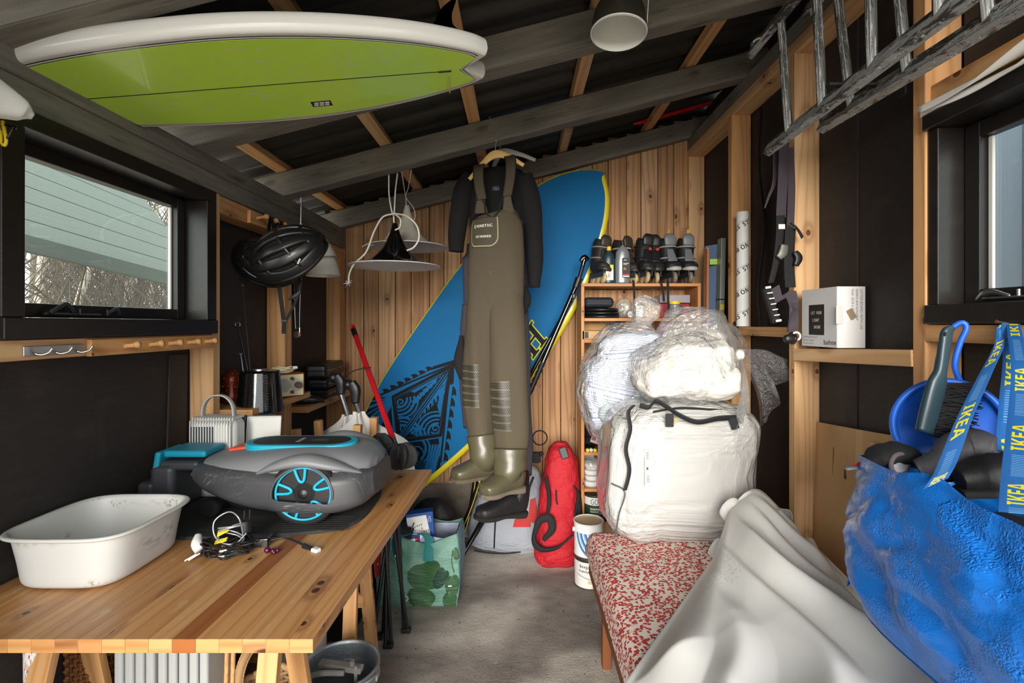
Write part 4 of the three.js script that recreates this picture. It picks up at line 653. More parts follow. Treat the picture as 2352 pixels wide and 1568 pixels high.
{ // paddles
  const t = thing('paddle', 'black adjustable paddle with a T-grip leaning along the blue board', 'paddle', at(1215, 905, 2.72)); const L = (x, y, d) => at(x, y, d).sub(t.position);
  obj('shaft', rod(L(1215, 905, 2.72), L(1330, 640, 2.76), 0.014, 0.014, 20), M.blackGloss, t); obj('inner_shaft', rod(L(1330, 640, 2.76), L(1340, 605, 2.765), 0.011, 0.011, 16), M.blackPl, t);
  obj('grip', [sweep([L(1333, 600, 2.765), L(1343, 591, 2.765), L(1352, 597, 2.765)], [[0.012, 0.012], [0.016, 0.015], [0.01, 0.01]], { n: 14, seg: 14 }), sweep([L(1336, 618, 2.765), L(1340, 604, 2.765), L(1343, 594, 2.765)], [[0.011, 0.011], [0.012, 0.012], [0.014, 0.013]], { n: 8, seg: 14 })], M.blackGloss, t);
  obj('clamp', [rod(L(1322, 660, 2.75), L(1330, 638, 2.75), 0.019, 0.02, 18), tr(rb(0.02, 0.03, 0.02, 0.006), L(1318, 680, 2.74).x, L(1318, 680, 2.74).y, L(1318, 680, 2.74).z)], M.blackPl, t);
  const pt = print(128, 256, (x, w, h) => { x.fillStyle = '#0c0c0e'; x.fillRect(0, 0, w, h); x.strokeStyle = '#dfe4ea'; x.lineWidth = 8; for (const s of [0.3, 0.7]) { x.beginPath(); for (let y = 0; y <= h; y += 8) x.lineTo(w * s + 14 * Math.sin(y * 0.12), y); x.stroke(); } x.strokeStyle = '#58b4d8'; x.lineWidth = 5; for (let k = 0; k < 5; k++) { x.beginPath(); x.moveTo(40, 90 + k * 16); x.lineTo(90, 100 + k * 12); x.stroke(); } });
  obj('patterned_band', rod(L(1216, 903, 2.715), L(1247, 832, 2.72), 0.0148, 0.0148, 20), pt, t, 'band with white wave lines');
  const t2 = thing('paddle', 'thin black paddle tucked behind the adjustable paddle', 'paddle', at(1205, 885, 2.955)); obj('shaft', rod(V(0, 0, 0), at(1312, 690, 2.955).sub(t2.position), 0.012, 0.012, 16), M.blackGloss, t2); obj('strap', tr(rb(0.03, 0.04, 0.02, 0.005), 0.2, 0.36, 0.01, 0, 0, -0.5), M.blackPl, t2);
}
const WM = std({ color: 0x50483a, roughness: 0.82, specularIntensity: 0.5, bumpMap: T.fineBump, bumpScale: 0.0008 }), bootM = std({ color: 0x524d3a, roughness: 0.38, clearcoat: 0.15 }), trimB = std({ color: 0x14140f, roughness: 0.8 });
const sec = (list, d) => [list.map(([x, y, , dd]) => at(x, y, dd ?? d)), list.map(([, , w, dd, dep]) => [w * (dd ?? d) / FPX, dep ?? 0.052])];
function boot(t, ank, toe, heel, r, m, soleM, shaftTop) {      // ank, toe, heel in thing space; heel and toe at sole level
  const dir = toe.clone().sub(heel), L = dir.length(); dir.normalize(); const up = V(0, 1, 0).addScaledVector(dir, -dir.y).normalize();
  const P = (f, h) => heel.clone().addScaledVector(dir, L * f).addScaledVector(up, h);
  const foot = sweep([P(0.0, 0.05), P(0.12, 0.055), P(0.35, 0.06), P(0.55, 0.05), P(0.75, 0.04), P(0.92, 0.034), P(1.0, 0.03)], [[0.012, 0.03], [0.036, 0.045], [0.042, 0.05], [0.046, 0.042], [0.05, 0.033], [0.042, 0.027], [0.012, 0.012]], { n: 36, seg: 28, up, exp: 2.6 });
  const shaft = sweep([shaftTop, shaftTop.clone().lerp(ank, 0.6), ank, P(0.24, 0.06)], [[r, r * 0.9], [r * 0.94, r * 0.9], [r * 0.9, r * 0.86], [0.045, 0.045]], { n: 24, seg: 28, up: V(0, 0, 1), wob: (p) => 0.003 * noise3(p.x * 30, p.y * 30, p.z * 30) });
  const bt = obj('boot', [foot, shaft], m, t);
  const rid = []; for (let k = 0; k < 7; k++) rid.push(sweep([P(0.02, 0.03 + k * 0.012).addScaledVector(dir, 0), P(0.2, 0.035 + k * 0.012).add(V(0, 0, 0.035)), P(0.28, 0.035 + k * 0.013).add(V(0, 0, 0.036))], [[0.002, 0.003], [0.003, 0.003], [0.002, 0.002]], { n: 8, seg: 6 })); obj('heel_ribs', rid, m, bt);
  obj('sole', [sweep([P(0.0, 0.008), P(0.1, 0.006), P(0.5, 0.012), P(0.75, 0.01), P(0.95, 0.012), P(1.02, 0.014)], [[0.02, 0.012], [0.042, 0.016], [0.044, 0.01], [0.053, 0.013], [0.045, 0.011], [0.01, 0.006]], { n: 30, seg: 24, up, exp: 4 })], soleM, bt, 'dirty ribbed sole');
}
{ // chest waders
  const t = thing('chest_waders', 'olive neoprene chest waders with attached boots hanging from the rafter', 'waders', at(1140, 720, 2.3)), o = t.position, mv = (g) => g.translate(-o.x, -o.y, -o.z);
  const fold = (p, tt, a) => 0.0045 * noise3(p.x * 26, p.y * 5, 3) + 0.003 * Math.sin(p.x * 60 + p.y * 6);
  const [tp, trd] = sec([[1136, 490, 44, 2.3, 0.035], [1138, 498, 54, 2.3, 0.047], [1140, 520, 62], [1141, 560, 63], [1140, 620, 64], [1139, 680, 64], [1138, 730, 58, 2.3, 0.045], [1137, 770, 30, 2.3, 0.02]], 2.3);
  const tors = obj('torso', mv(sweep(tp, trd, { n: 44, seg: 40, exp: 2.4, wob: fold })), WM, t);
  const [lp, lr] = sec([[1112, 600, 26, 2.3, 0.02], [1108, 680, 33, 2.295, 0.044], [1104, 740, 36, 2.29], [1099, 830, 38, 2.28], [1100, 920, 37, 2.28], [1106, 1005, 33, 2.27]], 2.28), [rp, rr2] = sec([[1160, 600, 30, 2.3, 0.02], [1163, 680, 38, 2.292, 0.044], [1164, 740, 42, 2.27], [1166, 830, 44, 2.26], [1169, 920, 45, 2.25], [1173, 1000, 42, 2.25], [1173, 1040, 38, 2.25]], 2.26);
  const legA = obj('leg', mv(sweep(lp, lr, { n: 50, seg: 32, wob: fold })), WM, t), legB = obj('leg', mv(sweep(rp, rr2, { n: 50, seg: 32, wob: fold })), WM, t);
  const mesh = canvasTex(128, 256, (x, w, h) => { x.fillStyle = '#50483a'; x.fillRect(0, 0, w, h); x.fillStyle = '#23221c'; for (let k = 0; k < 6; k++) { const y = 6 + k * 42; x.beginPath(); x.moveTo(0, y); x.lineTo(w, y + 6); x.lineTo(w, y + 36); x.lineTo(0, y + 34); x.fill(); } x.fillStyle = '#8a846c'; for (let y = 0; y < h; y += 8) for (let i = 0; i < w; i += 8) x.fillRect(i + (y / 8 % 2) * 4, y, 3, 3); });
  mesh.wrapS = mesh.wrapT = THREE.ClampToEdgeWrapping; const kneeM = std({ map: mesh, roughness: 0.5 });
  obj('knee_pad', mv(sweep(lp, lr, { n: 20, seg: 14, wob: fold, off: 0.0015, a0: 1.5, a1: 3.0, t0: 0.61, t1: 0.83, uv01: true })), kneeM, legA, 'dark mesh knee pad'); obj('knee_pad', mv(sweep(rp, rr2, { n: 20, seg: 14, wob: fold, off: 0.0015, a0: 1.5, a1: 2.8, t0: 0.58, t1: 0.795, uv01: true })), kneeM, legB, 'dark mesh knee pad');
  const pk = print(256, 280, (x, w, h) => { x.fillStyle = '#443e2f'; x.fillRect(0, 0, w, h); x.fillStyle = '#191812'; x.fillRect(0, 0, w, 14); x.strokeStyle = '#b5a985'; x.lineWidth = 5; x.beginPath(); x.moveTo(8, 14); x.lineTo(4, 210); x.quadraticCurveTo(8, 270, 60, 272); x.lineTo(200, 272); x.quadraticCurveTo(246, 270, 248, 210); x.lineTo(250, 14); x.stroke(); x.strokeStyle = x.fillStyle = '#e2e0d4'; x.lineWidth = 5; x.beginPath(); x.ellipse(62, 118, 9, 18, 0, 0, 7); x.stroke(); x.font = 'bold 36px sans-serif'; x.fillText('KINETIC', 84, 131); x.font = 'bold 23px sans-serif'; x.fillText('GET HOOKED', 72, 216); });
  pk.roughness = 0.75; pk.map.wrapS = pk.map.wrapT = THREE.ClampToEdgeWrapping; pk.map.repeat.set(-1, -1); pk.map.offset.set(1, 1);
  obj('chest_pocket', mv(sweep(tp, trd, { n: 24, seg: 20, exp: 2.4, wob: fold, off: 0.003, a0: 1.5, a1: 2.66, t0: 0.17, t1: 0.46, uv01: true })), pk, tors, 'chest pocket with white lettering');
  const F = (x, y, d = 2.245) => at(x, y, d).sub(o);
  const seam = std({ color: 0xa59a76, roughness: 0.8 }); obj('seam', [tube([F(1130, 495, 2.252), F(1129, 525, 2.25)], 0.0016, 12, 5), tube([F(1126, 622, 2.247), F(1126, 680, 2.247), F(1127, 720, 2.25)], 0.0016, 24, 5)], seam, t);
  // bib edges and straps
  obj('bib_edge', [tube([F(1098, 445), F(1112, 466, 2.25), F(1116, 488, 2.25), F(1130, 498, 2.25), F(1143, 488, 2.25), F(1152, 462, 2.25), F(1158, 448, 2.26)], 0.004, 60, 7), tube([F(1172, 446, 2.26), F(1178, 480, 2.27), F(1190, 500, 2.28), F(1203, 512, 2.29)], 0.004, 30, 7), tube([F(1094, 448), F(1091, 482, 2.27), F(1085, 500, 2.29)], 0.004, 20, 7)], trimB, t);
  obj('bib_tab', sweep([F(1103, 440, 2.25), F(1104, 465, 2.26), F(1106, 490, 2.27)], [[0.017, 0.004], [0.021, 0.006], [0.03, 0.008]], { n: 10, seg: 14, exp: 3 }), WM, t); obj('bib_tab', sweep([F(1165, 435, 2.25), F(1166, 465, 2.26), F(1168, 490, 2.27)], [[0.015, 0.004], [0.02, 0.006], [0.03, 0.008]], { n: 10, seg: 14, exp: 3 }), WM, t);
  for (const pts of [[F(1102, 378, 2.3), F(1099, 388, 2.262), F(1100, 420, 2.25), F(1107, 458, 2.245)], [F(1170, 358, 2.3), F(1173, 370, 2.262), F(1172, 405, 2.25), F(1165, 450, 2.245)]]) { obj('strap', ribbon(pts, [0.046, 0.04], V(1, 0.15, 0), 0.004, 30), WM, t); for (const s of [-1, 1]) obj('strap_binding', tube(pts.map((p, i) => p.clone().add(V(s * lerp(0.023, 0.02, i / 3), s * 0.003, 0.002))), 0.0028, 30, 6), trimB, t); }
  boot(t, F(1112, 1052, 2.25), F(1036, 1108, 2.2), F(1143, 1095, 2.3), 0.066, bootM, std({ color: 0x5e5344, roughness: 0.95, bumpMap: T.fineBump, bumpScale: 0.003 }), F(1106, 998, 2.27));
  boot(t, F(1172, 1085, 2.22), F(1104, 1146, 2.12), F(1203, 1122, 2.26), 0.078, bootM, std({ color: 0x6b6052, roughness: 0.95, bumpMap: T.fineBump, bumpScale: 0.003 }), F(1173, 1030, 2.245));
}
{ // black top with long sleeves behind the waders
  const t = thing('black_wetsuit_top', 'black long-sleeved wetsuit top hanging behind the olive waders', 'wetsuit top', at(1140, 560, 2.42)), o = t.position, mv = (g) => g.translate(-o.x, -o.y, -o.z), m = std({ color: 0x0a0a0b, roughness: 0.9, bumpMap: T.weave, bumpScale: 0.0006 }), w = (p) => 0.005 * noise3(p.x * 20, p.y * 8, 2);
  for (const [n, l] of [['torso', [[1140, 385, 34, 2.42, 0.02], [1141, 398, 62, 2.42, 0.035], [1141, 430, 66, 2.42, 0.04], [1142, 520, 64], [1142, 600, 62], [1142, 640, 60, 2.42, 0.04]]], ['sleeve', [[1085, 405, 22], [1066, 440, 24], [1056, 490, 23], [1050, 540, 21], [1047, 578, 17]]], ['sleeve', [[1200, 405, 24], [1214, 450, 25], [1224, 520, 22], [1228, 590, 19], [1228, 660, 14]]]]) { const [a, b] = sec(l, 2.42); obj(n, mv(sweep(a, b.map(([p, q]) => [p, n === 'sleeve' ? p * 0.75 : q]), { n: 36, seg: 24, wob: w })), m, t); }
  obj('neck_label', tr(new THREE.PlaneGeometry(0.034, 0.02), 0.0, at(1140, 432, 2.37).y - o.y, 0.045), print(64, 40, (x, ww, h) => { x.fillStyle = '#101014'; x.fillRect(0, 0, ww, h); x.fillStyle = '#3a6ea8'; x.fillRect(28, 4, 8, 12); x.fillRect(8, 22, 48, 5); x.fillRect(18, 31, 28, 3); }), t, 'small blue neck print');
}
{ // grey waders with black boot, rearmost on the rafter
  const t = thing('grey_waders', 'dark grey waders with a muddy black boot hanging behind the olive waders', 'waders', at(1140, 760, 2.5)), o = t.position, mv = (g) => g.translate(-o.x, -o.y, -o.z), m = std({ color: 0x47454e, roughness: 0.85, bumpMap: T.fineBump, bumpScale: 0.0008 }), w = (p) => 0.005 * noise3(p.x * 22, p.y * 6, 9);
  for (const [n, l] of [['torso', [[1130, 545, 60, 2.6, 0.04], [1140, 580, 78, 2.6, 0.045], [1140, 640, 76], [1138, 720, 72]]], ['leg', [[1098, 700, 36], [1092, 800, 36], [1092, 900, 34], [1094, 980, 30]]], ['leg', [[1172, 700, 42], [1176, 800, 42], [1180, 920, 40], [1186, 1020, 38], [1188, 1090, 34]]]]) { const [a, b] = sec(l, 2.6); obj(n, mv(sweep(a, b, { n: 36, seg: 24, wob: w })), m, t); }
  obj('knee_patch', mv(sweep([at(1060, 770, 2.47), at(1056, 830, 2.47), at(1060, 870, 2.47)], [[0.01, 0.01], [0.03, 0.012], [0.012, 0.01]], { n: 14, seg: 14 })), M.blackMatt, t); obj('cuff_flap', mv(sweep([at(1205, 655, 2.46), at(1208, 690, 2.46), at(1200, 722, 2.46)], [[0.012, 0.01], [0.026, 0.016], [0.012, 0.01]], { n: 14, seg: 14 })), M.blackMatt, t);
  const F = (x, y, d) => at(x, y, d).sub(o); const bm = std({ color: 0x1e1d1e, roughness: 0.5, bumpMap: T.fineBump, bumpScale: 0.0015 });
  boot(t, F(1190, 1130, 2.45), F(1092, 1196, 2.3), F(1208, 1180, 2.46), 0.06, bm, std({ color: 0x1c1a17, roughness: 0.95, bumpMap: T.fineBump, bumpScale: 0.004 }), F(1188, 1085, 2.5));
  obj('strap', tube([F(1225, 1095, 2.5), F(1216, 1120, 2.46), F(1212, 1150, 2.46)], 0.006, 20, 6), M.blackMatt, t);
}
function hanger(label, p, ends, m, hookTop) {
  const t = thing('clothes_hanger', label, 'hanger', p), L = (v) => v.clone().sub(p), [a, b, c] = ends.map(L);
  obj('shoulder_bar', [sweep([a, a.clone().lerp(b, 0.5).add(V(0, 0.012, 0)), b, c.clone().lerp(b, 0.5).add(V(0, 0.012, 0)), c], [[0.009, 0.006], [0.012, 0.006], [0.019, 0.007], [0.012, 0.006], [0.009, 0.006]], { n: 50, seg: 14, exp: 3 })], m, t);
  const h = L(hookTop); obj('hook', tube([b.clone().add(V(0, 0.01, 0)), b.clone().lerp(h, 0.6), h.clone().add(V(0.004, -0.01, 0)), h, h.clone().add(V(0, 0, -0.03))], 0.0018, 30, 6), M.steel, t);
}
hanger('yellow wooden hanger carrying the olive waders', at(1140, 350, 2.3), [at(1078, 412, 2.3), at(1138, 354, 2.3), at(1203, 380, 2.3)], std({ color: 0xe2bc74, roughness: 0.45, bumpMap: T.woodBump, bumpScale: 0.0002 }), at(1138, 318, 2.27));
hanger('grey hanger behind the yellow wooden hanger', at(1150, 352, 2.42), [at(1128, 402, 2.42), at(1150, 350, 2.42), at(1230, 368, 2.42)], std({ color: 0x8c8a84, roughness: 0.4 }), at(1148, 326, 2.38));
// trumpet-shaped pendant lamps
function trumpetLamp(label, rim, R, H, mo) {
  const t = thing('trumpet_lamp', label, 'pendant lamp', rim), prof = [], pin = [], N = 22;
  for (let i = 0; i <= N; i++) { const f = i / N, r = 0.011 + (R - 0.011) * f ** 2.6 * 0.55 + (R - 0.011) * 0.45 * f ** 6 , y = H * (1 - f) ** 1.0 * (1 - 0.12 * f); prof.push([lerp(0.011, R, (Math.exp(1.7 * f) - 1) / (Math.exp(1.7) - 1)), H * (1 - f) ** 1.6]); }
  const os = obj('outer_shade', lathe(prof, 64), mo, t); obj('inner_shade', lathe(prof.slice(2).map(([r, y]) => [r - 0.0025, y - 0.003]).reverse(), 64), M.white, t, 'white inside of the shade'); obj('rim', tr(new THREE.TorusGeometry(R - 0.0015, 0.0025, 8, 80), 0, -0.001, 0, Math.PI / 2), M.white, os);
  return t;
}
const cordM = std({ color: 0xdedbd0, roughness: 0.6 });
{
  const p = at(907, 611, 2.35), t = trumpetLamp('glossy black trumpet-shaped pendant lamp with a white frayed cord', p, 0.212, 0.2, M.blackGloss), L = (x, y, d = 2.35) => at(x, y, d).sub(p);
  obj('cord', tube([L(893, 402, 2.3), L(894, 450), L(900, 485), L(904, 497), L(906, 480), L(908, 440), L(913, 398, 2.3)], 0.0035, 80, 7), cordM, t); obj('neck_cord', tube([L(904, 492), L(905, 512)], 0.004, 8, 7), cordM, t);
  obj('loose_cord', tube([L(906, 490, 2.33), L(880, 498, 2.3), L(860, 530, 2.28), L(840, 580, 2.26), L(812, 608, 2.24), L(802, 630, 2.24), L(801, 648, 2.24)], 0.0042, 90, 7), cordM, t); obj('loop_cord', tube([L(906, 490, 2.33), L(935, 497, 2.27), L(958, 520, 2.24), L(962, 548, 2.24), L(950, 568, 2.24), L(935, 575, 2.25)], 0.0042, 70, 7), cordM, t); obj('small_loop_cord', tube([L(908, 492, 2.33), L(920, 505, 2.3), L(918, 522, 2.3), L(908, 528, 2.31)], 0.004, 40, 7), cordM, t);
  const fr = []; for (let i = 0; i < 18; i++) { const q = L(800, 650, 2.24); fr.push(rod(q, q.clone().add(V(rr(-0.02, 0.02), rr(-0.014, 0.016), rr(-0.012, 0.012))), 0.0011, 0.0006, 5)); } obj('frayed_end', fr, M.whiteMatt, t).userData.kind = 'stuff'; obj('wire_end', rod(L(799, 652, 2.24), L(792, 660, 2.24), 0.0018), std({ color: 0x40608c }), t);
}
{
  const p = at(935, 567, 2.6), t = trumpetLamp('dusty white trumpet-shaped pendant lamp behind the black one', p, 0.208, 0.215, std({ color: 0xcac6b6, roughness: 0.55 })), L = (x, y, d = 2.6) => at(x, y, d).sub(p);
  obj('cord', tube([L(923, 396, 2.3), L(928, 430, 2.45), L(932, 455), L(933, 474)], 0.0025, 40, 6), cordM, t); obj('cord', tube([L(945, 390, 2.3), L(938, 430, 2.45), L(934, 456), L(950, 478), L(953, 500), L(938, 518), L(910, 524), L(900, 528), L(885, 550), L(878, 556)], 0.0022, 90, 6), cordM, t); obj('tail_cord', tube([L(858, 563, 2.5), L(840, 562, 2.5), L(832, 567, 2.5)], 0.0022, 16, 6), cordM, t);
}
// floor at the back: bags, skis, backpack
{
  const t = thing('red_backpack', 'tall red backpack with black straps standing on the floor beside the shelf', 'backpack', V(0.215, 0, -2.80));
  const m = std({ color: 0xa80c1c, roughness: 0.75, bumpMap: T.crinkle, bumpScale: 0.012 }), bk = M.blackMatt, px2 = (x, y, d = 2.8) => at(x, y, d).sub(t.position);
  obj('body', sweep([V(0.02, 0.66, -0.02), V(0.02, 0.63, -0.02), V(0.025, 0.55, -0.01), V(0.02, 0.4, 0), V(0.01, 0.25, 0.0), V(0.0, 0.1, 0.005), V(0.0, 0.02, 0.0), V(0, 0.001, 0)], [[0.03, 0.02], [0.06, 0.05], [0.085, 0.075], [0.105, 0.085], [0.11, 0.09], [0.128, 0.1], [0.118, 0.095], [0.1, 0.08]], { n: 60, seg: 36, exp: 2.6, wob: (p) => 0.014 * ridge3(p.x * 10, p.y * 8, p.z * 9 + 4) }), m, t);
  obj('pocket', sweep([V(0.0, 0.3, 0.06), V(0.0, 0.2, 0.065), V(-0.01, 0.08, 0.06), V(-0.01, 0.03, 0.05)], [[0.06, 0.03], [0.085, 0.045], [0.095, 0.05], [0.07, 0.03]], { n: 24, seg: 24, exp: 2.6, wob: (p) => 0.005 * ridge3(p.x * 12, p.y * 10, p.z * 9) }), m, t);
  obj('grab_loop', tr(new THREE.TorusGeometry(0.04, 0.004, 8, 30), px2(1240, 1005).x, px2(1240, 1005).y, 0), bk, t);
  obj('shoulder_strap', [ribbon([px2(1255, 1095, 2.69), px2(1262, 1140, 2.68), px2(1258, 1180, 2.67), px2(1232, 1210, 2.67), px2(1228, 1245, 2.67), px2(1245, 1260, 2.66), px2(1280, 1255, 2.66), px2(1310, 1230, 2.67)], [0.028, 0.04], V(0.5, 0.6, 0.3), 0.01, 60)], bk, t); obj('hip_belt', sweep([px2(1228, 1225, 2.67), px2(1240, 1195, 2.67), px2(1262, 1190, 2.67), px2(1268, 1215, 2.66), px2(1248, 1240, 2.66)], [[0.012, 0.01], [0.02, 0.012], [0.022, 0.012], [0.02, 0.012], [0.012, 0.01]], { n: 30, seg: 12 }), bk, t);
  obj('side_mesh', sweep([px2(1318, 1095, 2.8), px2(1326, 1140, 2.79), px2(1326, 1200, 2.78), px2(1318, 1245, 2.78)], [[0.01, 0.03], [0.022, 0.06], [0.022, 0.065], [0.012, 0.04]], { n: 20, seg: 14 }), bk, t, 'black mesh side panel'); obj('side_strap', ribbon([px2(1312, 1110, 2.73), px2(1328, 1130, 2.73), px2(1322, 1180, 2.72), px2(1318, 1220, 2.72)], 0.02, V(0.6, 0, 0.6), 0.006, 30), bk, t); obj('top_buckle', tr(rb(0.04, 0.06, 0.02, 0.006), px2(1295, 1040, 2.72).x, px2(1295, 1040, 2.72).y, px2(1295, 1040, 2.72).z, -0.4, 0, 0.3), M.darkGrey, t); obj('cord_lock', [tr(new THREE.SphereGeometry(0.014, 14, 10), px2(1243, 1042, 2.72).x, px2(1243, 1042, 2.72).y, px2(1243, 1042, 2.72).z), tr(rb(0.045, 0.06, 0.03, 0.01), px2(1232, 1050, 2.73).x, px2(1232, 1050, 2.73).y, px2(1232, 1050, 2.73).z)], bk, t); obj('zip_pull', ribbon([px2(1277, 1125, 2.7), px2(1278, 1150, 2.69), px2(1280, 1158, 2.69)], 0.008, V(1, 0, 0), 0.003, 12), bk, t);
}
{
  const t = thing('board_bag', 'light grey fabric board bag with torn red lettering on the floor', 'bag', V(-0.085, 0, -2.96));
  const m = std({ color: 0x8f949e, roughness: 0.75, bumpMap: T.crinkle, bumpScale: 0.01 });
  obj('body', sweep([V(0.09, 0.5, -0.01), V(0.09, 0.46, 0), V(0.06, 0.34, 0.01), V(0.03, 0.2, 0.015), V(0.01, 0.08, 0.02), V(0.0, 0.01, 0.01)], [[0.05, 0.02], [0.12, 0.045], [0.19, 0.06], [0.215, 0.07], [0.22, 0.075], [0.2, 0.06]], { n: 50, seg: 40, exp: 2.5, wob: (p) => 0.012 * ridge3(p.x * 7, p.y * 9, p.z * 7 + 2) }), m, t);
  obj('zip', tube([at(1138, 1190, 2.86).sub(t.position), at(1136, 1230, 2.86).sub(t.position), at(1135, 1258, 2.87).sub(t.position)], 0.005, 20, 6), M.blackMatt, t); obj('piping', tube([V(-0.17, 0.012, 0.06), V(-0.08, 0.008, 0.085), V(0.02, 0.008, 0.09), V(0.1, 0.012, 0.08)], 0.004, 30, 6), M.blackMatt, t);
  const lg = [[0, 0], [0.1, 0.0], [0.1, 0.03], [0.12, 0.02], [0.14, 0.06], [0.13, 0.16], [0.1, 0.15], [0.09, 0.06], [0.01, 0.04]]; obj('red_lettering', tr(prism(lg, 0.003, 0.001), at(1178, 1212, 2.85).x - t.position.x, at(1178, 1212, 2.85).y, 0.098, -0.16), std({ color: 0xa81c18, roughness: 0.7 }), t, 'torn red letters');
}
{
  for (const [a, b, label, w] of [[at(1103, 1100, 2.75), at(1040, 1255, 2.72), 'black ski with a yellow edge leaning behind the leaf bag', 0.03], [at(1092, 1095, 2.78), at(1052, 1270, 2.74), 'narrow black ski with yellow lines beside the board bag', 0.024]]) {
    const t = thing('ski', label, 'ski', b); a.sub(b); obj('ski', ribbon([V(0, -0.14, 0.02), V(0, 0, 0), a.clone().multiplyScalar(0.5).add(V(0.012, 0, -0.01)), a], w, V(1, 0.3, 0), 0.008, 30), M.blackGloss, t); obj('edge_line', ribbon([V(0.004, 0, 0.004), a.clone().multiplyScalar(0.5).add(V(0.016, 0, -0.005)), a.clone().add(V(0.004, 0, 0.004))], 0.005, V(1, 0.3, 0), 0.009, 24), std({ color: 0xd8b81c, roughness: 0.5 }), t);
  }
  const t = thing('ski_pole_bundle', 'bundle of glossy black poles running under the olive boots', 'poles', at(1050, 1300, 2.62)); for (const [x, y, d, r] of [[1135, 1150, 2.8, 0.02], [1128, 1165, 2.8, 0.014], [1100, 1215, 2.72, 0.012]]) obj('pole', rod(V(0, 0.006, 0), at(x, y, d).sub(t.position), r * 0.5, r, 12), M.blackGloss, t);
}
{ // leaf-print shopping bag
  const t = thing('leaf_bag', 'mint green shopping bag with a leaf print standing on the floor', 'shopping bag', V(-0.47, 0, -2.46));
  const W = 0.18, H = 0.33, Dp = 0.11, art = canvasTex(1024, 512, (x, w, h) => {                     // runs round the bag: front, right, back, left
    const fw = w * 0.36; x.fillStyle = '#628f80'; x.fillRect(0, 0, w, h); x.fillStyle = '#6ea4b8'; x.fillRect(fw, 0, w * 0.5 - fw, h); x.fillRect(w * 0.86, 0, w * 0.14, h);
    for (let i = 0; i < 60; i++) { x.fillStyle = i % 2 ? 'rgba(120,160,146,0.35)' : 'rgba(80,128,110,0.3)'; x.beginPath(); x.ellipse(hash(i, 4, 4) * fw, hash(i, 6, 4) * h, 30 + 50 * hash(i, 8, 4), 20 + 60 * hash(i, 9, 4), hash(i, 1, 4) * 3, 0, 7); x.fill(); }
    const leaf = (cx, cy, s, rot, dark) => { x.save(); x.translate(cx, cy); x.scale(1, 2.1); x.rotate(rot); x.beginPath(); const n = 40; for (let i = 0; i <= n * 2; i++) { const k = i / (n * 2), a = k * 6.283, r = s * (0.66 + 0.34 * Math.max(0, Math.cos(a)) ** 3 - 0.16 * Math.max(0, -Math.cos(a)) ** 8) * (1 + 0.04 * (i % 2)); x.lineTo(r * Math.cos(a), 0.95 * r * Math.sin(a)); } x.closePath(); x.fillStyle = dark ? '#17392d' : '#2a4f2e'; x.fill(); x.strokeStyle = 'rgba(130,180,130,0.28)'; x.lineWidth = 1.2; for (let k = -4; k <= 4; k++) { x.beginPath(); x.moveTo(-s * 0.6, 0); x.quadraticCurveTo(0, k * s * 0.08, s * 0.8 - Math.abs(k) * s * 0.12, k * s * 0.16); x.stroke(); } x.restore(); };
    leaf(235, 250, 88, 2.9, 0); leaf(285, 268, 52, 2.2, 1); leaf(335, 335, 52, 1.5, 0); leaf(215, 470, 74, 3.6, 0); leaf(330, 455, 50, 1.3, 0); leaf(350, 120, 26, 1.2, 0);
    x.strokeStyle = '#2b5a34'; x.lineWidth = 6; x.beginPath(); x.moveTo(335, 120); x.quadraticCurveTo(320, 180, 345, 260); x.stroke(); x.strokeStyle = 'rgba(230,245,240,0.9)'; x.lineWidth = 5; x.beginPath(); x.ellipse(130, 448, 17, 20, 0, 0, 7); x.stroke(); x.fillStyle = '#eef4f0'; x.fillRect(318, 350, 16, 10);
  });
  const ring = (u) => { const per = [2 * W, 2 * Dp, 2 * W, 2 * Dp], tot = 4 * (W + Dp); const q = u < 0.36 ? [0, u / 0.36] : u < 0.5 ? [1, (u - 0.36) / 0.14] : u < 0.86 ? [2, (u - 0.5) / 0.36] : [3, (u - 0.86) / 0.14]; const [k, f] = q; return k === 0 ? [lerp(-W, W, f), Dp] : k === 1 ? [W, lerp(Dp, -Dp, f)] : k === 2 ? [lerp(W, -W, f), -Dp] : [-W, lerp(-Dp, Dp, f)]; };
  obj('shell', sheet(100, 34, (u, v) => { const [x, z] = ring(u), y = v * (H + 0.02 * Math.sin(u * 19) - 0.05 * Math.exp(-(((u - 0.16) / 0.08) ** 2))), b = Math.sin(v * Math.PI) * 0.012 + 0.006 * ridge3(x * 9, v * 5, z * 9 + 1), f = 1 + 0.04 * v; const dent = 0.05 * Math.exp(-(((u - 0.17) / 0.06) ** 2)) * v; return V(x * f + Math.sign(x) * b, y, z * f + Math.sign(z) * b - dent); }, 0.0025), std({ map: art, roughness: 0.55, bumpMap: T.crinkle, bumpScale: 0.004, side: THREE.DoubleSide }), t);
  obj('lining', sheet(80, 10, (u, v) => { const [x, z] = ring(u); return V(x * 0.95, lerp(0.1, H - 0.02, v), z * 0.86 - 0.06 * Math.exp(-(((u - 0.17) / 0.075) ** 2)) * v); }, 0.001), std({ color: 0xa9aec6, roughness: 0.6, side: THREE.DoubleSide, bumpMap: T.crinkle, bumpScale: 0.004 }), t);
  const hm = std({ color: 0x0f6a6c, roughness: 0.7 }); obj('base_panel', tr(rb(2 * W - 0.01, 0.004, 2 * Dp - 0.01, 0.001, 1), 0, 0.003, 0), hm, t);
  obj('handle', ribbon([V(-0.09, 0.24, 0.125), V(-0.095, 0.32, 0.125), V(-0.06, 0.335, 0.1), V(0.0, 0.33, 0.08), V(0.045, 0.31, 0.085), V(0.05, 0.24, 0.118), V(0.05, 0.215, 0.122)], 0.045, V(1, 0, 0.15), 0.003, 50), hm, t, 'teal carrying handle');
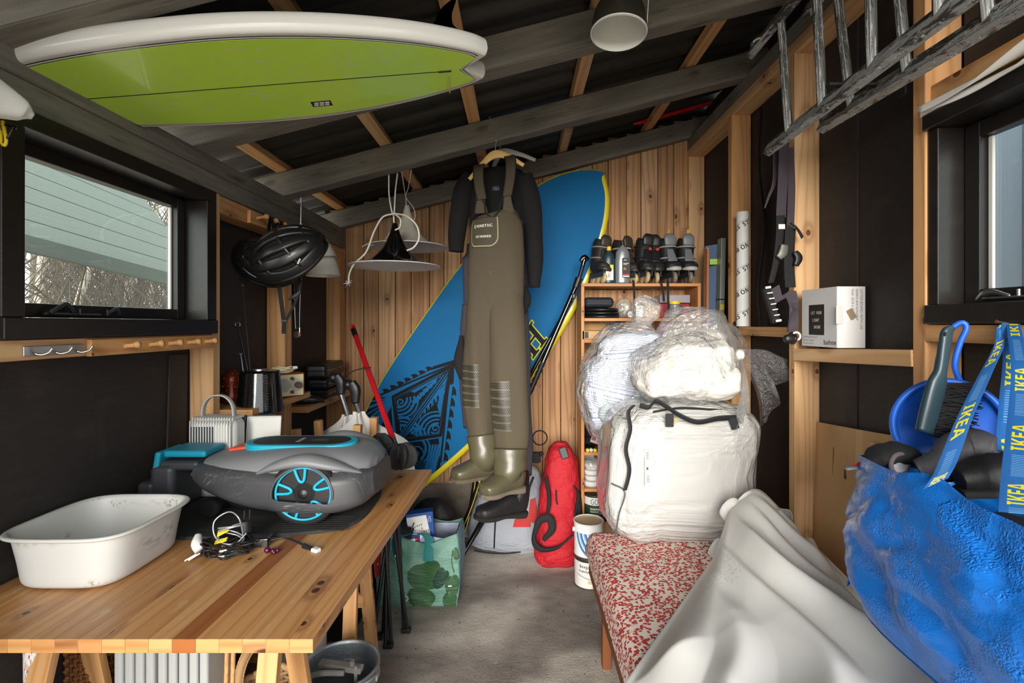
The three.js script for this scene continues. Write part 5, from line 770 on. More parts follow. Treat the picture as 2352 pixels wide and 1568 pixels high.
  const gp = at(972, 1204, 2.42), g = thing('game_box', 'blue and white word game box standing in the leaf bag', 'game box', V(gp.x, 0.11, gp.z), 0.2); g.rotation.z = 0.06;
  const gm = print(256, 320, (x, w, h) => { x.fillStyle = '#1c4f9e'; x.fillRect(0, 0, w, h); x.fillStyle = '#f0eee8'; x.beginPath(); x.moveTo(0, 20); x.lineTo(190, 14); x.lineTo(236, 300); x.lineTo(40, 310); x.closePath(); x.fill(); x.strokeStyle = '#c4c8cc'; x.lineWidth = 1.5; for (let i = 0; i < 14; i++) { x.beginPath(); x.moveTo(10, 30 + i * 20); x.lineTo(215, 26 + i * 20); x.stroke(); } x.fillStyle = '#222'; x.font = 'bold 26px sans-serif'; x.save(); x.rotate(-0.18); [['S', 60, 100], ['S H I P', 60, 136], ['E', 120, 172], ['T R E E', 110, 206], ['P', 190, 238], ['S', 50, 172]].forEach(([s, a, b]) => x.fillText(s, a - 10, b)); x.restore(); x.fillStyle = '#eef'; x.font = 'bold 20px sans-serif'; x.fillText('8+', 215, 44); x.strokeStyle = '#fff'; x.lineWidth = 3; x.strokeRect(208, 54, 26, 26); x.fillStyle = '#e2762c'; x.fillRect(196, 286, 16, 12); x.fillStyle = '#4a8ad0'; x.fillRect(212, 286, 12, 12); });
  obj('box', tr(rb(0.13, 0.3, 0.06, 0.003, 1), 0, 0.15, -0.031), std({ color: 0x184a98, roughness: 0.45 }), g); obj('cover_print', tr(new THREE.PlaneGeometry(0.126, 0.16), 0, 0.215, 0.0005), gm, g);
  const b2 = thing('game_box', 'flat blue game box with a red and white sand timer in the leaf bag', 'game box', V(-0.535, 0.18, -2.43), 0.1); obj('box', tr(rb(0.12, 0.13, 0.05, 0.003, 1), 0, 0.065, 0), std({ color: 0x1b4790, roughness: 0.45 }), b2); obj('sand_timer', [rod(V(-0.02, 0.095, 0.03), V(0.045, 0.11, 0.03), 0.007, 0.007)], M.white, b2); obj('timer_cap', [rod(V(0.04, 0.109, 0.03), V(0.052, 0.112, 0.03), 0.01), rod(V(-0.03, 0.093, 0.03), V(-0.018, 0.096, 0.03), 0.01)], M.red, b2);
  const b3 = thing('plastic_case', 'small clear plastic case beside the word game in the leaf bag', 'case', V(-0.36, 0.1, -2.42), -0.3); obj('case', tr(rb(0.05, 0.2, 0.04, 0.004), 0, 0.1, 0, 0, 0, -0.25), std({ color: 0x8a90a4, roughness: 0.2, transmission: 0.4 }), b3); obj('latch', tr(rb(0.02, 0.01, 0.044, 0.002), 0.03, 0.17, 0), M.darkGrey, b3);
  const b4 = thing('black_bundle', 'black and red bundle lying behind the leaf bag', 'bundle', V(-0.455, 0.2, -2.68)); obj('bundle', blob(0.11, 0.1, 0.07, { wob: (p) => 0.016 * ridge3(p.x * 14, p.y * 14, p.z * 14) }).translate(0, 0.08, 0), std({ color: 0x1a1a1d, roughness: 0.7 }), b4); obj('red_end', blob(0.025, 0.05, 0.03).translate(0.11, 0.04, 0.02), std({ color: 0x9a1218, roughness: 0.6 }), b4); obj('stem', [tr(cyl(0.05, 0.06, 0.2, 16), 0, -0.1, 0)], M.blackMatt, b4);
  const b5 = thing('black_roll', 'short black roll poking out of the leaf bag', 'roll', V(-0.59, 0.3, -2.38)); obj('roll', tr(cyl(0.025, 0.025, 0.12, 18), 0.03, 0.04, 0, 0.2, 0, 1.3), M.blackMatt, b5); obj('end_cap', tr(cyl(0.02, 0.02, 0.004, 18), 0.088, 0.056, 0.003, 0.2, 0, 1.3), M.darkGrey, b5);
}

// ================= left wall and ceiling =================
seedState = 31;
{ // pegs and hooks on the rail under the window
  const t = thing('peg_rail', 'wooden rail with five turned pegs under the side window', 'peg rail', V(-1.067, 1.262, -1.5));
  obj('board', tr(bx(0.014, 0.042, 0.5, 0.002), 0.008, 0, 0.015), M.beech, t);
  for (const d of [1.342, 1.432, 1.512, 1.598, 1.685]) obj('peg', tr(lathe([[0.001, 0], [0.0075, 0], [0.006, 0.012], [0.0065, 0.024], [0.0095, 0.032], [0.009, 0.038], [0.001, 0.041]], 16), 0.014, 0, 1.5 - d, 0, 0, -Math.PI / 2 + 0.12), M.beech, t);
  const h = thing('hook_strip', 'steel strip with three coat hooks under the side window', 'hook strip', V(-1.066, 1.262, -1.15));
  obj('strip', tr(rb(0.004, 0.022, 0.15, 0.0015, 2), 0.003, 0, 0), M.steel, h);
  for (const z of [-0.055, 0, 0.05]) obj('hook', tube([V(0.005, -0.006, z), V(0.012, -0.009, z - 0.004), V(0.026, -0.004, z - 0.01), V(0.032, 0.006, z - 0.012)], 0.0028, 20, 7), M.steel, h);
}
{ // rack with helmets
  const t = thing('coat_rack', 'wooden coat rack with round pegs near the ceiling above the helmets', 'coat rack', at(668, 535, 2.25));
  t.position.set(-1.06, 1.745, -2.14); obj('board', tr(bx(0.014, 0.05, 0.34, 0.002), 0, 0, 0), M.beech, t);
  for (const z of [0.12, 0.04, -0.04, -0.12]) obj('peg', tr(lathe([[0.001, 0], [0.006, 0], [0.006, 0.03], [0.011, 0.036], [0.01, 0.046], [0.001, 0.05]], 14), 0.006, 0.004, z, 0, 0, -Math.PI / 2 + 0.15), M.beech, t);
  const s = thing('strap_bundle', 'black webbing straps hanging on the coat rack behind the helmets', 'straps', V(-1.03, 1.745, -2.06));
  for (const [z, w] of [[0.0, 0.03], [-0.05, 0.026], [-0.09, 0.02]]) obj('strap', ribbon([V(0, -0.1, z), V(0.004, -0.02, z), V(0.014, 0.016, z), V(0.026, -0.02, z + 0.004), V(0.024, -0.13, z)], w, V(0.15, 0, 1), 0.003, 40), M.blackMatt, s);
}
function helmet(label, p, rot, sc, light) {
  const t = thing('cycling_helmet', label, 'helmet', p, 0); t.rotation.set(...rot); t.scale.setScalar(sc);
  const RX2 = 0.135, RY = 0.105, RZ = 0.095, m = std({ color: 0x131314, roughness: 0.42 }), gl = std({ color: 0x18181a, roughness: 0.38, clearcoat: 0.2 });
  const pt = (lon, lat, k = 1) => V(RX2 * Math.sin(lat) * k, RY * Math.cos(lat) * Math.cos(lon) * k, RZ * Math.cos(lat) * Math.sin(lon) * k);   // ribs run along x
  obj('foam_shell', sheet(40, 24, (u, v) => pt(lerp(-1.75, 1.75, u), lerp(-1.45, 1.45, v), 0.93), 0.012), M.blackMatt, t);
  for (const [lon, w] of [[-1.6, 0.02], [-1.12, 0.017], [-0.7, 0.016], [-0.25, 0.016], [0.25, 0.016], [0.7, 0.016], [1.12, 0.017], [1.6, 0.02]]) {
    const pts = [], up = []; for (let i = 0; i <= 10; i++) pts.push(pt(lon * (1 - 0.1 * Math.cos(i / 10 * 6.28)), lerp(-1.3, 1.3, i / 10), 0.97));
    obj('rib', sweep(pts, pts.map((_, i) => [w * (0.75 + 0.35 * Math.sin(i / 10 * 3.14)), 0.009]), { n: 30, seg: 12, up: pt(lon, 0).normalize(), exp: 3 }), gl, t);
  }
  for (const lat of [-0.75, 0.05, 0.7]) { const pts = []; for (let i = 0; i <= 14; i++) { const l = lerp(-1.65, 1.65, i / 14); pts.push(pt(l, lat + 0.16 * Math.abs(l), 0.965)); } obj('cross_rib', sweep(pts, pts.map(() => [0.009, 0.007]), { n: 40, seg: 10, up: V(1, 0, 0), exp: 3 }), gl, t); }
  const rim = []; for (let i = 0; i < 40; i++) { const a = i / 40 * 6.283; rim.push(V(RX2 * 0.96 * Math.cos(a), -0.022 + 0.012 * Math.cos(2 * a), RZ * 0.97 * Math.sin(a))); } obj('rim', tube(rim, 0.009, 120, 8, true), m, t);
  if (light) obj('rear_light', tr(rb(0.012, 0.014, 0.012, 0.003), light[0], light[1], light[2]), std({ color: 0xd0182a, roughness: 0.3 }), t, 'small red rear light'); else obj('side_sticker', tr(rb(0.02, 0.006, 0.003, 0.001), 0.045, 0.012, 0.094, 0, 0.3, 0.6), M.white, t);
  return t;
}
helmet('black vented cycling helmet with its chin strap dangling', at(668, 590, 1.92), [0.62, 0.28, 0.32], 1.08);
helmet('black cycling helmet with a red rear light hanging behind the other', at(612, 605, 2.03), [0.75, -0.1, -0.5], 0.94, [-0.128, 0.0, 0.03]);
{
  const t = thing('chin_strap', 'black helmet chin strap with buckle hanging below the helmets', 'strap', at(655, 700, 1.95)), L = (x, y, d = 1.95) => at(x, y, d).sub(t.position);
  obj('strap', ribbon([L(640, 648), L(646, 690), L(652, 735)], 0.016, V(1, 0.1, 0), 0.0025, 24), M.blackMatt, t); obj('strap', ribbon([L(692, 645), L(680, 690), L(658, 735)], 0.014, V(1, 0.4, 0), 0.0025, 24), M.blackMatt, t); obj('buckle', tr(rb(0.022, 0.014, 0.008, 0.003), L(654, 737).x, L(654, 737).y, 0.002), M.blackPl, t); obj('loose_end', ribbon([L(653, 740), L(652, 766)], 0.016, V(1, 0, 0), 0.003, 8), M.blackMatt, t); obj('fitting', sweep([L(690, 668), L(676, 680), L(664, 688)], [[0.006, 0.004], [0.01, 0.004], [0.003, 0.003]], { n: 12, seg: 10 }), M.blackPl, t);
}
{ // bike pump / lock with chrome end
  const t = thing('bike_lock', 'slim black bike lock with a chrome end hanging on the side wall', 'bike lock', at(682, 770, 2.4)), L = (x, y, d = 2.4) => at(x, y, d).sub(t.position);
  obj('sleeve', [tube([L(676, 560), L(675, 640), L(677, 700), L(679, 755)], 0.008, 40, 8), tube([L(690, 560), L(691, 640), L(689, 700), L(688, 752)], 0.007, 40, 8)], M.blackGloss, t); obj('lock_end', [tr(cyl(0.016, 0.016, 0.012, 16), L(682, 768).x, L(682, 768).y, 0, Math.PI / 2), tr(cyl(0.004, 0.004, 0.03, 10), L(688, 756).x, L(688, 756).y, 0)], M.chrome, t);
}
// two white enamel shades hanging one in the other
{
  const mk = (label, rim, R, H, tilt) => { const t = thing('enamel_lampshade', label, 'lampshade', rim, 0); t.rotation.z = tilt; const m = std({ color: 0xe8e6dc, roughness: 0.3, clearcoat: 0.3 }); obj('shade', lathe([[0.02, H], [0.03, H - 0.004], [R * 0.72, H * 0.72], [R * 0.94, H * 0.3], [R, 0.004], [R + 0.003, 0], [R, -0.001], [R * 0.92, H * 0.3], [R * 0.7, H * 0.7], [0.018, H - 0.008]], 48), m, t); return t; };
  mk('white enamel lampshade hanging lower beside the helmets', at(742, 633, 2.5), 0.08, 0.13, 0.02);
  const p = at(733, 598, 2.47), t = mk('white enamel lampshade tilted above its twin beside the helmets', p, 0.085, 0.13, 0.25);
  obj('holder', tr(cyl(0.012, 0.016, 0.03, 16), 0, 0.142, 0), std({ color: 0xb08a4c, metalness: 1, roughness: 0.4 }), t); obj('cord', tube([V(0, 0.155, 0), V(-0.02, 0.2, 0), V(-0.06, 0.22, 0.0), V(-0.075, 0.205, 0)], 0.003, 30, 6), M.darkGrey, t);
}
{ const t = thing('conduit_pipe', 'thin grey conduit pipe running down from the eaves beam', 'pipe', at(690, 530, 2.32)); obj('pipe', rod(V(0, 0, 0), V(0.004, 0.155, 0), 0.005), M.steel, t); obj('clip', tr(rb(0.016, 0.008, 0.014, 0.002), 0, 0.03, -0.004), M.steel, t); }
// green fish surfboard laid across the ceiling
{
  const tail = V(-0.088, 2.044, -1.364), nose = V(-1.5, 1.845, -1.19), t = thing('green_surfboard', 'lime green and white fish-tail surfboard stowed under the roof', 'surfboard', tail);
  const U = nose.clone().sub(tail), Lb = U.length(); U.normalize(); const Wd = V(0, 0, 1).addScaledVector(U, -U.z).normalize(), Nn = U.clone().cross(Wd).normalize();
  // half widths from tail to nose
  const hw = new THREE.CatmullRomCurve3([[0, 0.066], [0.03, 0.09], [0.1, 0.127], [0.22, 0.172], [0.4, 0.213], [0.58, 0.23], [0.76, 0.222], [0.95, 0.196], [1.12, 0.152], [1.28, 0.092], [1.38, 0.042], [Lb, 0.004]].map(([a, w]) => V(a, w, 0)), false, 'centripetal').getPoints(90);
  const outline = (k, notch, tipS, tipY) => { const sd = hw.filter((p) => p.x >= tipS + (k ? 0.012 : 0)).map((p) => [p.x, Math.max(0.002, p.y - k)]); const half = [[tipS, tipY], ...sd]; return [[notch, 0], ...half, ...half.map(([a, b]) => [a, -b]).reverse()]; };
  const toW = (g) => { g.applyMatrix4(new THREE.Matrix4().makeBasis(U, Wd, Nn)); return g; };
  const bodyG = new THREE.ExtrudeGeometry(shapeOf(outline(0, 0.05, 0, 0.05)), { depth: 0.008, bevelEnabled: true, bevelThickness: 0.02, bevelSize: 0.014, bevelOffset: -0.014, bevelSegments: 8 }); bodyG.translate(0, 0, -0.004);
  const down = Nn.y < 0 ? 1 : -1;                                // which extrude face looks down
  obj('body', toW(bodyG), std({ color: 0xdcdcd6, roughness: 0.28, clearcoat: 0.5, clearcoatRoughness: 0.15 }), t, 'white board body and rails');
  const face = (k, z0, th) => { const q = k - 0.02, g = new THREE.ExtrudeGeometry(shapeOf(outline(k, 0.062 + q * 1.4, 0.026 + q * 0.7, 0.064 - q)), { depth: th, bevelEnabled: false }); g.translate(0, 0, down > 0 ? z0 : -z0 - th); return toW(g); };
  const scuff = dataTex(1024, 512, (u, v) => { const s = sstep(0.7, 0.92, pn(u * 90, v * 90, 90, 90, 101)) * sstep(0.45, 0.75, pn(u * 7, v * 7, 7, 7, 102)); return mix3([200, 242, 84], [214, 228, 176], s * 0.8); }, true, [1, 0.5]);
  obj('pinline', face(0.0215, 0.0238, 0.0008), M.blackGloss, t, 'black pinline'); obj('white_line', face(0.0245, 0.0238, 0.0012), M.white, t); obj('inner_pinline', face(0.0285, 0.0238, 0.0016), M.blackGloss, t);
  const gp = obj('green_panel', face(0.0305, 0.0238, 0.002), std({ map: scuff, roughness: 0.3, clearcoat: 0.35, clearcoatRoughness: 0.06 }), t, 'lime green panel with scuffs');
  const z = (down > 0 ? 1 : -1) * 0.0262; obj('stringer_line', toW(tr(new THREE.BoxGeometry(1.24, 0.0025, 0.0008), 0.72, 0, z)), M.blackMatt, gp);
  obj('logo_plate', toW(tr(new THREE.BoxGeometry(0.055, 0.03, 0.0008), 0.47, -0.125, z)), M.blackMatt, gp); obj('logo_print', [0, 1].flatMap((r) => [0, 1, 2].map((c) => toW(tr(new THREE.BoxGeometry(0.012, 0.009, 0.001), 0.453 + c * 0.015 + 0.003 * r, -0.119 - r * 0.012, z * 1.015)))), M.white, gp);
  obj('leash_plug', toW(tr(rb(0.035, 0.006, 0.004, 0.001, 1), 0.115, 0, z)), M.blackPl, t); obj('cord', tube([V(-0.1, -0.05, -0.004), V(-0.105, -0.052, -0.04), V(-0.11, -0.05, -0.09), V(-0.11, 0.02, -0.1)], 0.002, 24, 6), std({ color: 0xcab66a, roughness: 0.8 }), t);
  const fin = prism([[0, 0], [0.11, 0], [0.085, 0.03], [0.055, 0.075], [0.015, 0.098], [0.03, 0.06], [0.03, 0.03]], 0.004, 0.0015, 50); const fz = down > 0 ? -1 : 1;
  for (const [y, b] of [[0.07, 1], [-0.07, -1]]) { const f = fin.clone(); f.applyMatrix4(new THREE.Matrix4().makeBasis(V(1, 0, 0), V(0, 0, fz), V(0, 1, 0)).setPosition(0.05, y, fz * 0.022)); obj('fin', toW(f), M.blackGloss, t, 'black fin'); }
}
{ // second board, only its nose in view
  const t = thing('white_surfboard', 'rounded white nose of a surfboard hung on the side wall', 'surfboard', at(76, 268, 0.95));
  obj('board', sweep([V(0, 0, 0), V(-0.008, 0.006, 0.012), V(-0.03, 0.018, 0.06), V(-0.05, 0.03, 0.16), V(-0.06, 0.04, 0.4), V(-0.06, 0.045, 0.75)], [[0.006, 0.006], [0.016, 0.022], [0.02, 0.05], [0.023, 0.09], [0.028, 0.15], [0.03, 0.18]], { n: 40, seg: 28, up: V(-0.3, 0.95, 0), exp: 2.3 }), std({ color: 0xdcdcd4, roughness: 0.3, clearcoat: 0.4 }), t);
  obj('deck_patch', sweep([V(-0.01, 0.004, 0.02), V(-0.04, 0.02, 0.12), V(-0.05, 0.03, 0.3)], [[0.004, 0.012], [0.012, 0.04], [0.016, 0.06]], { n: 14, seg: 12, up: V(-0.3, 0.95, 0) }), M.white, t);
  const c = thing('board_sling', 'black wire sling with yellow loops under the white board nose', 'sling', at(20, 300, 0.95)), L = (x, y) => at(x, y, 0.95).sub(c.position);
  obj('wire', [tube([L(-20, 270), L(10, 285), L(38, 292), L(36, 296), L(12, 288)], 0.0016, 30, 6), tube([L(30, 292), L(18, 315), L(2, 332), L(-10, 335)], 0.0022, 30, 6), tube([L(8, 280), L(0, 300), L(-15, 320)], 0.0022, 20, 6)], M.blackGloss, c); obj('yellow_loop', tube([L(6, 278), L(10, 300), L(14, 325), L(10, 334), L(4, 328), L(0, 300), L(-4, 280)], 0.003, 40, 7), M.yellow, c);
}
{ // dome pendant
  const t = thing('dome_pendant', 'dark enamel dome pendant lamp with a white inside under the rafters', 'pendant lamp', at(1421, 76, 1.45)); t.rotation.set(-0.1, 0, -0.06);
  const pts = []; for (let i = 0; i <= 20; i++) { const a = i / 20 * Math.PI / 2; pts.push([0.0795 * Math.cos(a) ** 0.62 + 0.001, 0.115 * Math.sin(a)]); }
  const mo = dataTex(256, 256, (u, v) => mix3([44, 44, 36], [110, 108, 96], sstep(0.72, 0.95, pn(u * 12, v * 12, 12, 12, 110)) * 0.5), true);
  obj('shade', lathe(pts, 56), std({ map: mo, roughness: 0.3, clearcoat: 0.4 }), t); obj('inner_shade', lathe(pts.map(([r, y]) => [r - 0.003, y - 0.003]).reverse(), 56), std({ color: 0xd6d8d0, roughness: 0.5 }), t, 'white enamelled inside'); obj('rim', tr(new THREE.TorusGeometry(0.0795, 0.0022, 8, 64), 0, 0, 0, Math.PI / 2), M.white, t); obj('cap', tr(cyl(0.014, 0.02, 0.03, 20), 0, 0.126, 0), M.blackPl, t); obj('pull_cord', rod(V(0.081, 0.03, 0), V(0.083, 0.13, 0), 0.0012), M.whiteMatt, t);
}
{ const t = thing('ceiling_cable', 'pale grey cable curling down beside the wall plate', 'cable', at(1760, 60, 1.75)), L = (x, y, d = 1.75) => at(x, y, d).sub(t.position); obj('cable', tube([L(1800, -40), L(1798, 20), L(1785, 55), L(1760, 82), L(1735, 92), L(1727, 102)], 0.004, 50, 8), std({ color: 0x9a9a8c, roughness: 0.5 }), t); obj('end_clip', tr(rb(0.01, 0.014, 0.01, 0.002), L(1727, 103).x, L(1727, 103).y, 0), M.darkGrey, t); }
{ const t = thing('red_pole', 'red pole lying on top of the rear rafter', 'pole', at(1565, 254, 2.95)); obj('pole', rod(at(1470, 281, 2.95).sub(t.position), at(1662, 228, 2.95).sub(t.position), 0.012, 0.012, 16), M.red, t); obj('tip', rod(at(1455, 284, 2.95).sub(t.position), at(1470, 281, 2.95).sub(t.position), 0.006, 0.012, 12), M.red, t); }
{ const t = thing('plastic_hook', 'grey plastic hook poking up behind the middle rafter', 'hook', at(1124, 270, 2.36)); obj('stem', tube([V(0.003, -0.03, 0), V(0, 0.02, 0), V(-0.004, 0.05, 0.002)], 0.006, 16, 8), std({ color: 0x8c9298, roughness: 0.5 }), t); obj('tip', tr(new THREE.SphereGeometry(0.008, 12, 8), -0.004, 0.05, 0.002), std({ color: 0x8c9298, roughness: 0.5 }), t); }

// ================= right wall =================
seedState = 515;
const splatAt = (u, v) => {                                     // u runs along the profile
  const w1 = pn(u * 5, v * 9, 5, 9, 120), w2 = pn(u * 12, v * 21, 12, 21, 121), a = pn(u * 5 + 1.2 * w2, v * 34 + 2 * w1, 5, 34, 122), b = pn(u * 26 + 2 * w2, v * 90 + 2 * w1, 26, 90, 123), c = pn(u * 16 + 2 * w1, v * 60 + 2 * w2, 16, 60, 124), s = pn(u * 120, v * 200, 120, 200, 127);
  let k = mix3([44, 45, 43], [158, 161, 160], sstep(0.3, 0.62, 0.55 * a + 0.3 * b + 0.15 * s)); k = mix3(k, [232, 232, 228], sstep(0.66, 0.86, 0.6 * c + 0.4 * s) * 0.9); k = mix3(k, [64, 78, 48], sstep(0.8, 0.95, pn(u * 6, v * 14, 6, 14, 125)) * 0.4); return mix3(k, [150, 84, 54], sstep(0.9, 0.98, pn(u * 10, v * 24, 10, 24, 126)) * 0.5);
};
const splat = dataTex(512, 512, splatAt, true, [0.35, 0.35]), splatRung = dataTex(256, 512, (u, v) => mix3(splatAt(v, u), [30, 32, 26], 0.55 * sstep(0.5, 0.62, pn(u * 20, v * 3, 20, 3, 128))), true);
const ladM = std({ map: splat, roughness: 0.45, metalness: 0.25, bumpMap: T.fineBump, bumpScale: 0.001 }), rungM = std({ map: splatRung, roughness: 0.6 });
function ladder(label, lo0, lo1, hi0, hi1, ds, tilt) {
  const t = thing('ladder', label, 'ladder', lo0, 0, 'paint-splashed ladder sections on the wall'), L = (v) => v.clone().sub(lo0);
  obj('rail', bar(L(lo0), L(lo1), 0.026, 0.05, V(0.5, 1, 0)), ladM, t, 'paint-splashed rail'); if (hi0) obj('rail', bar(L(hi0), L(hi1), 0.026, 0.05, V(0.5, 1, 0)), ladM, t, 'paint-splashed rail');
  for (const d of ds) { const f = (d + lo0.z) / (lo0.z - lo1.z) , k = (-lo0.z - d) / (-lo0.z + lo1.z), a = lo0.clone().lerp(lo1, k), h0 = hi0, q = (-h0.z - d) / (-h0.z + hi1.z), b = h0.clone().lerp(hi1, q); obj('rung', rod(L(a), L(b), 0.0135, 0.0135, 10), rungM, t, 'ribbed rung'); }
  return t;
}
{
  const a = ladder('paint-splashed ladder section hung nearer the room under its twin', at(1766, 342, 1.8), at(2340, -100, 0.86), V(0.868, 2.33, -1.86), V(0.868, 2.36, -0.86), [1.655, 1.46, 1.24, 1.03]);
  const b = ladder('paint-splashed ladder section hung against the wall behind its twin', at(1890, 288, 1.62), at(2420, -40, 0.9), V(0.935, 2.33, -1.62), V(0.935, 2.35, -0.86), [1.475, 1.255, 1.03]);
  const h = thing('ladder_bracket', 'black steel bracket carrying the ladders on the wall', 'bracket', V(1.04, 2.3, -1.36)); obj('arm', [bar(V(0, -0.33, 0), V(-0.2, -0.33, 0), 0.02, 0.008), bar(V(0, 0.03, 0), V(-0.2, 0.0, 0), 0.02, 0.008)], M.blackMatt, h); obj('plate', tr(rb(0.006, 0.42, 0.03, 0.002), 0.003, -0.15, 0), M.blackMatt, h);
}
{ // harness straps
  const t = thing('strap_harness', 'purple-grey webbing harness with buckles and a padded bar on the stud', 'harness', at(1795, 560, 1.86)), o = t.position, L = (x, y, d = 1.86) => at(x, y, d).sub(o), w = std({ color: 0x4c434c, roughness: 0.85, bumpMap: T.weave, bumpScale: 0.001 });
  obj('strap', ribbon([L(1800, 330), L(1798, 400), L(1793, 500)], 0.036, V(1, 0.1, 0), 0.003, 24), w, t, 'dusty purple-grey strap'); obj('strap', ribbon([L(1814, 340, 1.88), L(1818, 430, 1.87), L(1815, 520, 1.87), L(1808, 640, 1.86)], 0.026, V(0.9, 0, 0.3), 0.003, 30), w, t); obj('strap', ribbon([L(1782, 345, 1.9), L(1778, 420, 1.9), L(1766, 450, 1.9), L(1756, 478, 1.9)], [0.022, 0.006], V(1, 0.2, 0), 0.003, 24), w, t);
  obj('black_strap', ribbon([L(1792, 495, 1.85), L(1790, 540, 1.85), L(1782, 600, 1.85), L(1770, 650, 1.85)], [0.03, 0.02], V(1, 0.1, 0), 0.004, 24), M.blackMatt, t); obj('black_strap', ribbon([L(1815, 525, 1.85), L(1812, 600, 1.85), L(1815, 660, 1.85)], 0.036, V(1, 0, 0.1), 0.004, 24), M.blackMatt, t); obj('white_tab', tr(rb(0.024, 0.018, 0.003, 0.001), L(1791, 522).x, L(1791, 522).y, 0.014), M.whiteMatt, t);
  obj('buckle', sweep([L(1802, 562, 1.83), L(1798, 580, 1.83), L(1788, 592, 1.83)], [[0.014, 0.006], [0.017, 0.008], [0.012, 0.006]], { n: 14, seg: 12, exp: 3 }), std({ color: 0x76766f, metalness: 0.6, roughness: 0.5 }), t, 'grey metal buckle'); obj('buckle', sweep([L(1826, 578, 1.83), L(1834, 592, 1.83), L(1828, 610, 1.83)], [[0.01, 0.006], [0.014, 0.008], [0.01, 0.006]], { n: 14, seg: 12, exp: 3 }), M.blackPl, t, 'black buckle');
  obj('strap_end', ribbon([L(1815, 512, 1.84), L(1828, 522, 1.83), L(1838, 536, 1.83), L(1843, 546, 1.83)], [0.008, 0.014], V(0.5, 0.6, 0.3), 0.003, 20), M.blackMatt, t);
  obj('padded_bar', [bar(L(1758, 660, 1.83), L(1782, 742, 1.83), 0.03, 0.026, V(0, 0, 1), 0.008)], M.blackMatt, t); const st = []; for (let k = 0; k < 7; k++) { const f = k / 6, p = L(lerp(1763, 1787, f), lerp(660, 736, f), 1.81); st.push(tr(rb(0.02, 0.0045 + (k % 6 ? 0 : 0.004), 0.006, 0.0015), p.x, p.y, p.z + 0.004, 0, 0, 0.15)); } obj('white_stripe', st, M.white, t).userData.kind = 'stuff';
  obj('lower_strap', ribbon([L(1778, 660, 1.85), L(1790, 690, 1.84), L(1808, 672, 1.84), L(1822, 700, 1.84), L(1815, 760, 1.83)], [0.04, 0.03], V(0.8, 0.5, 0.2), 0.003, 40), w, t); obj('twisted_strap', ribbon([L(1818, 668, 1.84), L(1826, 710, 1.83), L(1820, 760, 1.82)], 0.03, [V(1, 0, 0), V(0.3, 0, 0.9), V(1, 0, 0.2)], 0.003, 30), w, t);
  obj('hook', [tr(new THREE.TorusGeometry(0.017, 0.007, 10, 24), L(1820, 776, 1.82).x, L(1820, 776, 1.82).y, L(1820, 776, 1.82).z, 0, 0.5, 0), blob(0.02, 0.016, 0.014).translate(L(1812, 778, 1.81).x, L(1812, 778, 1.81).y, L(1812, 778, 1.81).z)], M.blackPl, t); obj('hook_ring', tr(new THREE.TorusGeometry(0.014, 0.004, 8, 20, 3.6), L(1829, 772, 1.8).x, L(1829, 772, 1.8).y, L(1829, 772, 1.8).z, 0, 0, -1.2), M.white, t);
}
{ // poster tube
  const t = thing('poster_tube', 'white cardboard tube with black upside-down lettering standing by the stud', 'poster tube', V(1.054, 1.311, -2.35));
  const tx = canvasTex(512, 1536, (x, w, h) => { x.fillStyle = '#e9e9e6'; x.fillRect(0, 0, w, h); x.fillStyle = '#1a1a1a'; x.strokeStyle = '#1a1a1a'; x.font = 'bold 84px sans-serif'; for (let k = -1; k < 6; k++) { x.save(); x.translate(w / 2, k * 300 + 130); x.rotate(-0.42 + Math.PI); x.fillText(k % 2 ? 'STICK NO BILLS' : 'BILLS  STICK NO', k % 2 ? -300 : -170, 0); x.lineWidth = 3; x.strokeRect(-430, 14, 860, 0.1); x.restore(); } });
  const g = lathe([[0.001, 0], [0.027, 0], [0.0275, 0.002], [0.0275, 0.535], [0.0255, 0.535], [0.0255, 0.52], [0.001, 0.52]], 36), p = g.attributes.position, uv = g.attributes.uv; for (let i = 0; i < p.count; i++) uv.setXY(i, uv.getX(i) + 0.5, p.getY(i) / 0.535);
  obj('tube', g, std({ map: tx, roughness: 0.6 }), t); obj('end_cap', tr(cyl(0.025, 0.025, 0.006, 24), 0, 0.53, 0), M.white, t);
}
